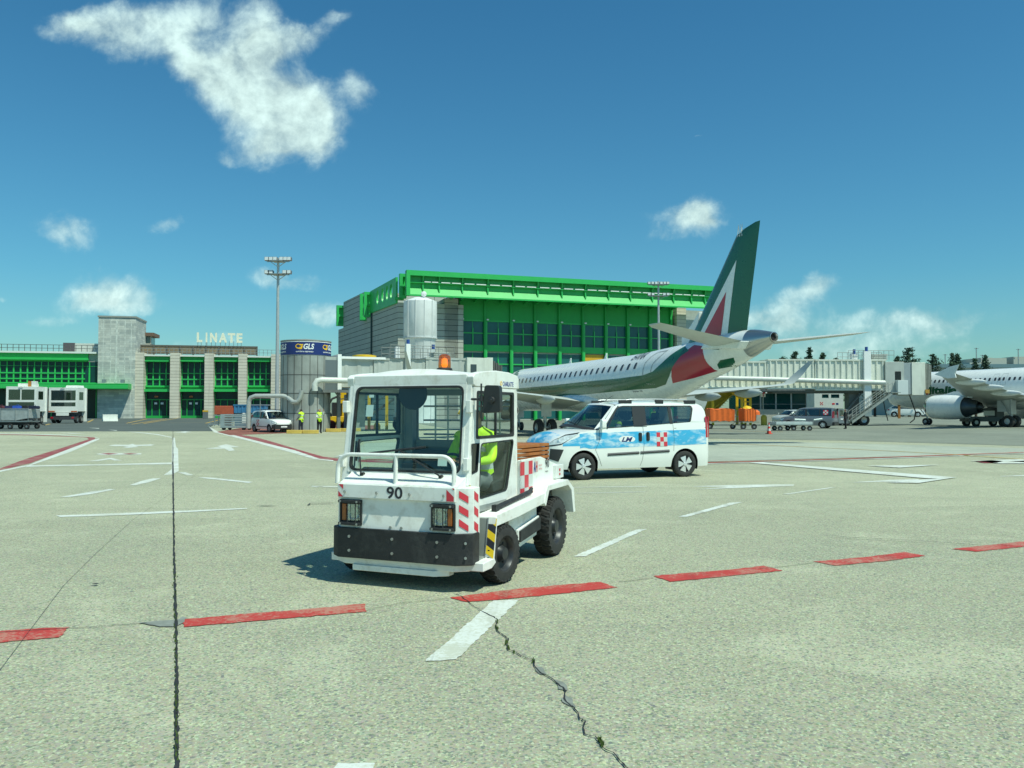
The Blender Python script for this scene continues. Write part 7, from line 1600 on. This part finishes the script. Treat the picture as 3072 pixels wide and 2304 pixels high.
# passenger cars further off
def sedan(label, u, v, rz, paint, sc, group=None):
    T = dict(VT); T.update(paint=paint, wb=2.6, xr=-3.35, xf=.82, wr=.31, sill=.22, dash=.95, seath=.62,
        w=[(-3.35, .66), (-3.2, .78), (-2.9, .85), (-1, .88), (.1, .86), (.4, .82), (.6, .76), (.75, .64), (.82, .5)], top=[(-3.35, .95), (-2.6, 1.0), (-1.5, .98), (-.45, .94), (0, .90), (.4, .82), (.6, .76), (.75, .68), (.82, .58)],
        roofz=1.50, roofedge=1.47, roof=(-1.05, -2.75), rdrop=.12, side=[(-.35, .93), (-.95, 1.36), (-1.2, 1.44), (-2.2, 1.45), (-2.7, 1.38), (-3.0, 1.2), (-3.3, .96), (-2.6, 1.0), (-1.5, .98)], band=[(-.55, .97), (-1.08, 1.36), (-1.4, 1.40), (-2.5, 1.38), (-2.9, 1.15), (-2.8, 1.03), (-1.5, 1.0)],
        bandtop=1.39, tail=(-2.75, -3.3), posts=[(-1.75, -1.75, .10)], pillar=((-.35, .93), (-1.0, 1.40)), bow=.4, headlamp=[(.76, .58), (.5, .62), (.3, .74), (.55, .72), (.76, .66)], taillamp=[(-3.1, .8), (-3.3, .8), (-3.3, .95), (-3.12, .97)], mirror=(-.5, .96), mirrorm=paint)
    x, y = Gp(u, v); r, *_ = car('car', label, 'car', (x, y, 0), rz, T, group); r.scale = (sc,) * 3; return r
sedan('white hatchback parked far off beneath the white airliner nose, the left one', 2706, 1249, R(160), CARW, 1.9, 'white cars beyond the white airliner')
sedan('white hatchback with sloping bonnet far off under the white airliner, the right one', 2752, 1251, R(-22), CARW, 1.9, 'white cars beyond the white airliner')
sedan('pale silver car standing just behind the silver grey van', 2345, 1272, R(205), mat('pale_silver', (.50, .54, .52), .3, .3), 1.12)
# ambulift trucks
def lift_truck(label, u, v, split_win):
    x, y = Gp(u, v); t = thing('lift_truck', label, 'truck', (x, y, 0), R(4), 'white passenger lift trucks'); w = 1.72
    b = MB(WHITE); b.panel([(-w, 1.35), (w, 1.35), (w, 4.35), (-w, 4.35)], [[(-w + .25, 2.85), (w - .22, 2.85), (w - .22, 4.1), (-w + .25, 4.1)], [(-w + .25, 2.1), (w - .22, 2.1), (w - .22, 2.6), (-w + .25, 2.6)]], lambda a_, z, d: (a_, d, z), .12)
    b.box(-w, -w + .05, .12, 2.5, 1.5, 4.35).panel([(.12, 1.5), (2.5, 1.5), (2.5, 4.35), (.12, 4.35)], [[(.5, 2.9), (1.7, 2.9), (1.7, 3.9), (.5, 3.9)]], lambda a_, z, d: (w - d, a_, z), .05); b.box(-w, w, 0, 2.5, 4.35, 4.45).box(-w, w, 2.45, 2.5, 1.5, 4.35).box(-w + .05, w - .05, .12, 2.45, 1.5, 1.6).box(w - .4, w + .12, 2.2, 2.45, .2, 4.4)
    if split_win: b.box(-.1, 0, -.02, .12, 2.85, 4.1)
    bx = b.build('cabin', t, bevel=.03)
    b = MB(GLC); b.box(-w + .25, w - .22, .05, .06, 2.85, 4.1); b.box(-w + .25, w - .22, .05, .06, 2.1, 2.6); b.box(w - .03, w - .02, .5, 1.7, 2.9, 3.9); b.build('window', bx, split=.01)
    b = MB(mat('truck_orange', (.5, .12, .04), .5)); b.box(-w, -w + .75, -.02, -.003, 1.4, 1.55).box(w - .75, w, -.02, -.003, 1.4, 1.55); b.build('marker', bx, split=.01)
    b = MB(mat('truck_chassis', (.05, .055, .06), .6, var=.3)); b.box(-1.3, 1.3, .3, 2.4, .55, 1.4).box(-1.5, 1.5, -.1, .35, .45, .85); b.m(WHITE).box(-.75, .75, -.12, -.05, .95, 1.32).m(mat('red_lamp', (.40, .01, .02), .2)).box(-1.4, -1.1, -.12, -.1, .6, .8).box(1.1, 1.4, -.12, -.1, .6, .8); b.build('chassis', t)
    for xx in (-1.35, 1.35):
        for yy in (.7, 1.9): q = MB(TYRE); q.lathe([(.25, .16), (.42, .17), (.50, .1), (.50, -.1), (.42, -.17), (.25, -.16)], (xx, yy, .5), 'x', 20); q.m(STEEL).lathe([(0, .1), (.25, .14)], (xx, yy, .5), 'x', 14); q.build('wheel', t)
    b = MB(WHITE)
    if split_win: b.box(-.9, .9, 1, 2.2, 4.45, 4.85).m(mat('orange_box', (.5, .2, .04), .6)).box(.6, .95, .3, .7, 4.45, 5.1).m(WHITE).box(1.0, 1.5, .3, .8, 4.45, 5.1)
    else: b.prism(rnd([(-.1, 4.45), (-.0, 4.75), (1.4, 4.75), (1.5, 4.45)], .08), 'y', .8, 2.4)
    b.build('roof_unit', t)
    b = MB(STEEL); b.tube([(-.3, -.05, 4.3), (.0, -.1, 4.42), (.2, -.05, 4.36)], .03, 5); b.build('wiper', t)
lift_truck('white passenger lift truck with divided front window, behind the silver baggage cart', 62, 1272, True); lift_truck('white passenger lift truck with a single wide front window and rounded roof unit', 188, 1270, False)
# silver baggage cart with bags
x, y = Gp(40, 1287); ct = thing('baggage_cart', 'silver curtained baggage cart with rubber wheels at the far left', 'baggage cart', (x, y, 0), R(-3)); SIL = mat('silver_tarp', (.50, .52, .50), .4, .4, var=.2, vs=3, bump=1, bs=2.5)
b = MB(SIL); b.prism([(-2.2, .75), (.75, .75), (1.9, .95), (1.9, 1.75), (-2.2, 1.75)], 'y', -.8, .8); b.build('tarp', ct, bevel=.04)
b = MB(STEEL); b.box(-2.2, 1.9, -.82, .82, .62, .72)
for xx in (-2.2, -.6, .72, 1.88): b.cyl((xx, -.83, .7), (xx, -.83, 1.85), .03, n=6)
b.cyl((-2.2, -.83, 1.8), (1.9, -.83, 1.8), .03, n=6); b.build('frame', ct)
b = MB(MAROON)
for x0 in (-1.7, .85): b.text('BAGAGLI', .85, .15, lambda xx, z: (x0 + xx, -.845, 1.42 + z), bold=.02)
for xx in (-1.6, .2, 1.7):
    for s in (-1, 1): q = MB(TYRE); q.lathe([(.1, .07), (.2, .08), (.25, .04), (.25, -.04), (.2, -.08), (.1, -.07)], (xx, s * .7, .25), 'y', 18); q.m(STEEL).lathe([(0, -.06), (.1, -.06)], (xx, s * .7, .25), 'y', 10); q.build('wheel', ct)
b = MB(PLAST); b.cyl((1.9, 0, .6), (2.9, 0, .35), .04).box(-2.0, 1.8, -.3, .3, .35, .62); b.build('tow_bar', ct)
cols = [('dark red', (.10, .02, .03)), ('dark blue', (.02, .03, .10)), ('bright blue', (.02, .08, .45)), ('black', (.02, .02, .02)), ('navy', (.015, .02, .05))]
for i, (nm, c) in enumerate(cols):
    bg = MB(mat('bag_' + nm.replace(' ', '_'), c, .7, var=.3, bump=.5, bs=6)); bg.prism(rnd([(-.38, 0), (.38, 0), (.36, .26), (-.34, .30)], .1), 'y', -.25, .25); bg.tube([(-.12, 0, .28), (-.08, 0, .36), (.08, 0, .36), (.12, 0, .28)], .02, 6)
    o = bg.build('travel_bag', bevel=.04); o.location = (x - .9 + i * .72, y - .3 + .12 * (i % 2), 1.76); o.rotation_euler = (0, 0, R(-3 + 14 * (i % 3 - 1))); o['category'] = 'bag'; o['label'] = f'{nm} travel bag lying on the silver baggage cart'; o['group'] = 'bags on the silver cart'
# barrier, bins, kerbs
x, y = Gp(330, 1264); b = MB(mat('white_concrete', (.66, .70, .64), .8, var=.15)); b.prism([(-.42, 0), (.42, 0), (.36, .22), (.16, .45), (.13, 1.0), (-.13, 1.0), (-.16, .45), (-.36, .22)], 'x', -1.0, 1.0)
o = b.build('concrete_barrier', bevel=.03); o.location = (x, y, 0); o.rotation_euler = (0, 0, R(38)); o['label'] = 'white concrete barrier block standing askew before the shaded stone wall'; o['category'] = 'barrier'
for u, v, lab in ((415, 1254, 'grey litter bin with yellow lid at the first stone pillar'), (616, 1256, 'grey litter bin with yellow lid at the third stone pillar')):
    x, y = Gp(u, v); t = thing('litter_bin', lab, 'bin', (x, y, 0), TW.rz, 'bins at the terminal pillars'); b = MB(mat('bin_grey', (.13, .15, .15), .6)); b.box(-.45, .45, -.3, .3, 0, 1.25); b.build('body', t, bevel=.04); b = MB(mat('bin_yellow', (.6, .36, .03), .5)); b.box(-.47, .47, -.32, .32, 1.25, 1.6); b.build('lid', t, bevel=.04)
for i, (u, v) in enumerate(((884, 1301), (932, 1301), (1000, 1296), (1030, 1295), (1060, 1294))):
    x, y = Gp(u, v); b = MB(mat('kerb_yellow', (.66, .46, .10), .8, var=.25)); b.box(-.55, .55, -.14, .14, 0, .26); o = b.build('kerb_block', bevel=.03); o.location = (x, y, 0); o['category'] = 'kerb'; o['group'] = 'yellow kerb blocks'; o['label'] = ['yellow concrete kerb block next to the small white van', 'yellow kerb block behind the person in a yellow vest', 'yellow kerb block between the two people in vests', 'yellow kerb block under the yellow hydraulic gear', 'yellow kerb block nearest the white tractor cab'][i]
# orange-red curtained trolley and blue container behind the small van
x, y = Gp(676, 1284); t = thing('baggage_cart', 'brick red covered cart standing before the third window bay', 'baggage cart', (x, y, 0), R(2))
b = MB(mat('brick_red_cover', (.42, .09, .04), .7, var=.2, bump=.5, bs=5)); b.box(-.85, .9, -.6, .6, 1.25, 2.05); b.build('cover', t, bevel=.05); b = MB(STEEL); b.box(-.9, .95, -.62, .62, 1.12, 1.22)
for xx in (-.8, .85): b.box(xx - .04, xx + .04, -.6, -.52, .2, 1.15); b.box(xx - .04, xx + .04, .52, .6, .2, 1.15)
b.build('frame', t)
x, y = Gp(750, 1284); t = thing('container', 'blue ribbed bin container behind the small white van', 'container', (x, y, 0), R(2)); BL = mat('container_blue', (.05, .22, .42), .5, var=.2, vs=3)
b = MB(BL); b.box(-1.35, 1.5, -.5, .5, 1.4, 2.1)
for k in range(9): xx = -1.3 + k * .34; b.box(xx, xx + .12, -.55, -.5, 1.42, 2.08)
b.box(-1.4, 1.55, -.58, .58, 2.08, 2.18); b.build('bin', t); b = MB(mat('container_base', (.10, .17, .22), .6)); b.box(-1.3, .0, -.45, .45, .1, 1.4); b.m(WHITE).box(-.6, .0, -.5, -.46, .5, 1.4); b.build('base', t)
# silver dollies
x, y = Gp(705, 1290); t = thing('dolly', 'stack of silver slatted cargo dollies left of the small white van', 'dolly', (x, y, 0), R(-4)); b = MB(mat('galvanised', (.46, .52, .52), .4, .6, var=.15))
for k in range(5): b.box(-.6, 1.3, -.7, -.62, .28 + k * .2, .38 + k * .2)
b.box(-.95, -.6, -.75, .75, .2, 1.25).box(-.95, 1.3, -.7, .7, 1.22, 1.32).box(-.95, 1.3, -.7, .7, .2, .28).cyl((-.95, -.3, .4), (-2.2, -.3, .5), .03).cyl((-2.2, -.3, .3), (-1.5, -.3, 1.3), .02); b.build('frame', t)
for xx in (-.7, 1.0):
    for s in (-1, 1): q = MB(TYRE); q.cyl((xx, s * .6 - .05, .16), (xx, s * .6 + .05, .16), .16, n=16); q.build('wheel', t)
# vehicles and carts at the right
def orange_cart(u, v, w, label, lump):
    x, y = Gp(u, v); t = thing('baggage_cart', label, 'baggage cart', (x, y, 0), R(3), 'orange covered carts'); b = MB(ORG); n = 10
    def sag(a_, c_): return 1.75 + .05 * sin(a_ * 5) + .04 * cos(c_ * 7 + a_ * 3)
    b.grid(lambda a_, c_: (a_ * w / 2 * 1.04, c_ * .75, sag(a_, c_)), frange(-1, 1, 12), frange(-1, 1, 6), flip=False)
    for s in (-1, 1): b.grid(lambda a_, z: (a_ * w / 2 * (1 + .04 * z), s * (.75 + .03 * sin(a_ * 14)), lerp(.72 + .04 * sin(a_ * 9), sag(a_, s), z)), frange(-1, 1, 24), frange(0, 1, 4), flip=(s > 0)); b.grid(lambda c_, z: (s * w / 2 * (1 + .04 * z), c_ * .75, lerp(.72, sag(s, c_), z)), frange(-1, 1, 8), frange(0, 1, 4), flip=(s < 0))
    b.build('tarp', t, angle=60)
    if lump:
        q = MB(ORG); q.lathe([(.42, 0), (.40, .25), (.2, .42), (0, .45)], (w / 2 + .2, 0, 1.25), 'z', 12); q.build('tarp_fold', t); q = MB(YEL); q.lathe([(.45, 0), (.3, .18), (0, .28)], (0, 0, 1.78), 'z', 12); q.build('cover_cap', t)
    b = MB(mat('cart_bed', (.30, .32, .24), .6, .3)); b.box(-w / 2 - .15, w / 2 + .3, -.75, .75, .58, .68).cyl((-w / 2, 0, .5), (-w / 2 - .8, 0, .38), .03, n=6); b.build('bed', t)
    for xx in (-w / 2 + .15, w / 2 + .1):
        for s in (-1, 1): q = MB(TYRE); q.cyl((xx + s * .22, s * .6 - .06, .23), (xx + s * .22, s * .6 + .06, .23), .23, n=18); q.m(STEEL).cyl((xx + s * .22, s * .6 - .065, .23), (xx + s * .22, s * .6 + .065, .23), .09, n=10); q.build('wheel', t)
orange_cart(2160, 1287, 2.1, 'cart under a wide orange tarpaulin in front of the yellow steel stairs', False); orange_cart(2242, 1288, 1.0, 'narrow cart under a bunched orange tarpaulin with a yellow cap', True)
x, y = Gp(2372, 1292); t = thing('dolly', 'low white and blue roller dolly before the silver grey van', 'dolly', (x, y, 0), R(2)); b = MB(mat('dolly_pale', (.52, .60, .58), .5, .2, var=.15)); b.box(-1.55, 1.55, -.8, -.7, .50, .72).box(-1.55, 1.55, .7, .8, .50, .72).box(-1.55, -1.45, -.8, .8, .5, .72).box(1.45, 1.55, -.8, .8, .5, .72)
for k in range(14): b.cyl((-1.3 + k * .2, -.7, .68), (-1.3 + k * .2, .7, .68), .04, n=8)
b.box(-1.5, 1.5, -.7, .7, .46, .50).cyl((.2, -.3, .9), (1.1, -.3, .86), .09).cyl((1.9, 0, .85), (2.6, 0, .95), .08); b.build('frame', t, bevel=.01)
for xx in (-1.1, .0, 1.3):
    for s in (-1, 1): q = MB(TYRE); q.cyl((xx, s * .65 - .05, .2), (xx, s * .65 + .05, .2), .2, n=16); q.m(STEEL).cyl((xx, s * .65 - .055, .2), (xx, s * .65 + .055, .2), .08, n=10); q.build('wheel', t)
x, y = Gp(2307, 1302); t = thing('traffic_cone', 'red and white traffic cone standing alone on the apron', 'cone', (x, y, 0)); b = MB(mat('cone_red', (.70, .06, .03), .5)); b.box(-.2, .2, -.2, .2, 0, .05); cz_ = [(.155, .05), (.125, .22), (.10, .38), (.072, .53), (.05, .66), (.03, .78)]
b.build('base', t, bevel=.01)
for i in range(5): q = MB(mat('cone_red', (.70, .06, .03), .5) if i % 2 == 0 else REFW); q.lathe([cz_[i], cz_[i + 1]] + ([(0, .79)] if i == 4 else []), (0, 0, 0), 'z', 20); q.build('band', t)
t = thing('high_truck', 'tall white service truck box with two side windows beside the lounge', 'truck', (X(2440, 98), 98, 0), 0); TX = lambda u: X(u, 98) - X(2440, 98); TZ = lambda v: Z(v, 98)
b = MB(mat('truck_pale', (.60, .64, .60), .5, var=.08)); b.panel([(TX(2443), TZ(1225)), (TX(2530), TZ(1225)), (TX(2530), TZ(1177)), (TX(2443), TZ(1177))], [[(TX(2466), TZ(1194)), (TX(2486), TZ(1194)), (TX(2486), TZ(1183)), (TX(2466), TZ(1183))], [(TX(2493), TZ(1194)), (TX(2518), TZ(1194)), (TX(2518), TZ(1183)), (TX(2493), TZ(1183))]], lambda a_, z, d: (a_, d, z), .1); b.box(TX(2443), TX(2530), .1, 2.4, TZ(1225), TZ(1224)).box(TX(2443), TX(2530), 0, 2.4, TZ(1177), TZ(1176)).box(TX(2443), TX(2445), .1, 2.4, TZ(1225), TZ(1177)).box(TX(2528), TX(2530), .1, 2.4, TZ(1225), TZ(1177)); b.build('box', t)
b = MB(GLD); b.box(TX(2464), TX(2520), .12, .15, TZ(1195), TZ(1182)); b.build('window', t); b = MB(MAROON); b.box(TX(2496), TX(2504), -.02, 0, TZ(1214), TZ(1209)).m(NAVY).box(TX(2508), TX(2515), -.02, 0, TZ(1214), TZ(1209)); b.m(MAROON)
for i in range(3):
    for j in range(3):
        if (i + j) % 2 == 0: b.box(TX(2460) + i * .12, TX(2460) + i * .12 + .11, -.02, 0, TZ(1215) + j * .12, TZ(1215) + j * .12 + .11)
b.build('decal', t, smooth=False, split=.02)
b = MB(DARK); b.box(TX(2445), TX(2529), .1, 2.3, .5, TZ(1226)); b.build('chassis', t)
for xx in (2455, 2515): q = MB(TYRE); q.cyl((TX(xx), .0, .5), (TX(xx), .35, .5), .5, n=20); q.build('wheel', t)
x, y = X(2289, 90), 90; t = thing('sign_post', 'small red and white apron sign on a thin post', 'sign', (x, y, 0)); b = MB(STEEL); b.cyl((0, 0, 0), (0, 0, 3.3), .05); b.build('post', t); b = MB(WLET); b.box(-.26, .26, -.08, -.04, 3.1, 3.7); s_ = b.build('board', t); b = MB(MAROON); b.box(-.22, .22, -.09, -.082, 3.45, 3.66).box(-.05, .05, -.09, -.082, 3.15, 3.4); b.build('mark', s_)
t = thing('bollard', 'rounded yellow bollard behind the dolly', 'bollard', (*Gp(2292, 1276), 0)); b = MB(mat('bollard_yellow', (.62, .42, .03), .5)); b.lathe([(.32, 0), (.32, .9), (.2, 1.1), (0, 1.15)], (0, 0, 0), 'z', 16); b.build('post', t)
# belt loader and truck seen beyond the engine
x, y = Gp(2955, 1279); t = thing('belt_loader', 'dark belt loader standing behind the white airliner engine', 'loader', (x, y, 0), R(5)); b = MB(mat('loader_grey', (.12, .14, .14), .5)); b.box(-2.2, 2.2, -.8, .8, .5, 1.0).prism([(-2.6, .9), (2.8, 2.2), (2.8, 2.45), (-2.6, 1.15)], 'y', -.4, .4); b.box(.8, 1.6, -.7, .7, 1.0, 1.9); b.m(WHITE).box(-.7, .5, -.82, -.80, 1.1, 1.6); b.build('body', t, bevel=.02)
for xx in (-1.5, 1.4):
    for s in (-1, 1): q = MB(TYRE); q.cyl((xx, s * .75 - .12, .42), (xx, s * .75 + .12, .42), .42, n=20); q.m(STEEL).cyl((xx, s * .75 - .125, .42), (xx, s * .75 + .125, .42), .2, n=14); q.build('wheel', t)
# yellow gear and loader under the left bridge, seen through the tractor's windows
x, y = Gp(1012, 1290); t = thing('ground_power_unit', 'yellow wheeled power unit with dark hoses under the left jet bridge', 'generator', (x, y, 0), R(20)); b = MB(YEL); b.box(-.7, .9, -.5, .5, .45, 1.15).box(.3, .8, -.45, .45, 1.15, 2.6).box(-.1, .7, -.5, -.4, 2.2, 3.2); b.build('body', t, bevel=.04); b = MB(PLAST); b.box(-.45, .2, -.45, .4, 1.15, 2.3); b.tube([(-.5, -.4, 1.0), (-.9, -.5, 1.9), (-.5, -.4, 2.6), (.2, -.3, 2.9)], .09, 8); b.build('hose', t)
for xx in (-.6, .7):
    for s in (-1, 1): q = MB(TYRE if s > 0 else mat('dark_red_rim', (.12, .02, .02), .6)); q.cyl((xx, s * .5 - .1, .42), (xx, s * .5 + .1, .42), .42, n=20); q.build('wheel', t)
x, y = Gp(1130, 1288); t = thing('boarding_ladder', 'dark mobile ladder with yellow posts behind the tractor cab', 'ladder', (x, y, 0), R(5)); b = MB(mat('ladder_grey', (.10, .12, .12), .5)); 
for s in (-1, 1): b.prism([(-1.6, .4), (1.6, 2.6), (1.6, 2.8), (-1.6, .6)], 'y', s * .5, s * .5 + s * .05); b.cyl((-1.6, s * .5, 1.3), (1.6, s * .5, 3.5), .03, n=6)
for k in range(10): xx = -1.5 + k * .33; b.box(xx - .12, xx + .12, -.5, .5, .5 + k * .23, .54 + k * .23)
b.build('stair', t); b = MB(YEL)
for xx in (-.6, .9): b.box(xx - .12, xx + .12, -.75, -.55, 0, 2.9)
b.lathe([(.28, 0), (.3, .3), (.2, .55), (0, .6)], (.1, -.9, 0), 'z', 14); b.build('post', t)
x, y = Gp(1390, 1283); t = thing('fuel_coupler', 'yellow upright hose coupler beyond the tractor cab', 'hose stand', (x, y, 0), 0); b = MB(YEL); b.tube([(0, 0, 0), (0, 0, .9), (-.1, 0, 1.3), (-.45, 0, 1.5)], [.14, .14, .2, .24], 10); b.build('pipe', t)
# people
person('person in a yellow safety vest and dark trousers standing left of the other vest wearer', (*Gp(903, 1301), 0), R(150), dict(wrL=(.16, .22, 1.02), elL=(.0, .25, 1.15), knL=(.06, .1, .5), anL=(.08, .10, .09)), shirt=CLG, trousers=CLN, group='ramp workers in vests')
person('person in a yellow safety vest and white shirt raising one arm under the bridge', (*Gp(958, 1300), 0), R(-60), dict(elL=(.12, .25, 1.35), wrL=(.22, .22, 1.62), elR=(.1, -.24, 1.16), wrR=(.26, -.08, 1.16)), shirt=CLW, trousers=CLK, group='ramp workers in vests')
person('person in black clothes standing behind the open silver grey van', (*Gp(2537, 1287), 0), R(170), dict(elL=(.06, .24, 1.16), wrL=(.26, .16, 1.16)), shirt=CLK, trousers=CLK, vest=False)
person('person in a yellow safety vest standing beyond the white people carrier', (*Gp(1962, 1292), 0), R(-90), None, shirt=CLN, trousers=CLN, group='ramp workers in vests')
# conifers behind the right-hand bridge
BARK = mat('bark', (.09, .065, .045), .9, var=.3, vs=6)
def leafm(n, c):
    m = bpy.data.materials.new(n); m.use_nodes = True; t = NT(m.node_tree); b_ = t.n['Principled BSDF']; q = t.noise(t.node('ShaderNodeTexCoord').outputs['Object'], 1.1, 3)
    t.l.new(t.mix(t.ramp(q, [(.35, 0), (.65, 1)]), tuple(x * .6 for x in c), tuple(x * 1.5 for x in c)), b_.inputs['Base Color']); b_.inputs['Roughness'].default_value = .7; return m
LF = leafm('conifer_needles', (.040, .085, .045))
def conifer(u, vtop, d, wpx, label, loose=1.0, seed=0, lean=0):
    rn = random.Random(seed); h = Z(vtop, d); w = wpx / FPX * d * .66; t = thing('conifer_tree', label, 'tree', (X(u, d), d, 0), rn.uniform(0, 6), 'conifers beyond the right-hand jet bridge')
    b = MB(BARK); b.cyl((0, 0, 0), (lean, 0, h * .97), .35, .04, n=8); tr = b
    c = MB(LF); lv = 26
    for i in range(lv):
        f = .25 + .75 * i / lv; z = h * f; prof = min(1, (1 - f) / .42) ** .8 + .05; nb = rn.randint(6, 9)
        for k in range(nb):
            if rn.random() < .12 * loose: continue
            a_ = rn.uniform(0, 2 * pi); L = w * prof * rn.uniform(.55, 1.2) * 1.1; dz = L * rn.uniform(-.05, .30); o = Vector((lean * f, 0, z)); e = o + Vector((cos(a_) * L, sin(a_) * L, dz)); tr.cyl(o, e, .06, .015, n=4, caps=False)
            for q in range(int(10 + L * 8)):
                s_ = rn.uniform(.12, 1.05); p = o.lerp(e, s_) + Vector((rn.gauss(0, .16 + .08 * L * .3), rn.gauss(0, .16 + .08 * L * .3), rn.gauss(-.08, .14))); r = rn.uniform(.12, .30); n_ = Vector((rn.gauss(0, 1), rn.gauss(0, 1), rn.gauss(0, 1))).normalized(); a1 = n_.orthogonal().normalized() * r; a2 = n_.cross(a1) * .45
                c.add([p - a1, p + a2, p + a1 * 1.3, p - a2], [(0, 1, 2, 3)])
    tr.build('trunk', t); c.build('crown', t, smooth=False)
for i, (u, v, w, lab, lo) in enumerate(((2350, 1068, 50, 'short dark conifer at the left end of the tree row above the bridge', 1), (2388, 1052, 52, 'bushy rounded conifer second from the left above the corrugated bridge', .6), (2430, 1038, 36, 'slim pointed conifer third from the left above the bridge roof', .8), (2470, 1055, 34, 'small conifer left of the blue bridge lamps', 1),
    (2510, 1072, 44, 'low conifer top just showing above the bridge roof', 1), (2624, 1068, 44, 'conifer top partly behind the bridge air unit', 1), (2694, 1066, 38, 'narrow conifer to the left of the tallest one', 1), (2727, 1040, 66, 'tallest and broadest conifer behind the bridge cab', .5), (2803, 1060, 62, 'wide open-branched conifer right of the tallest one', 2.2),
    (2858, 1056, 26, 'left slender conifer of a close pair', .8), (2876, 1058, 34, 'right slender conifer of a close pair', 1.5), (2927, 1072, 28, 'small conifer beside the roof huts', 1), (2958, 1062, 26, 'small conifer sticking up behind the square roof hut', 1))):
    conifer(u, v, 190 + (i % 3) * 6, w, lab, lo, i + 3, .3 if lo > 1.4 else 0)
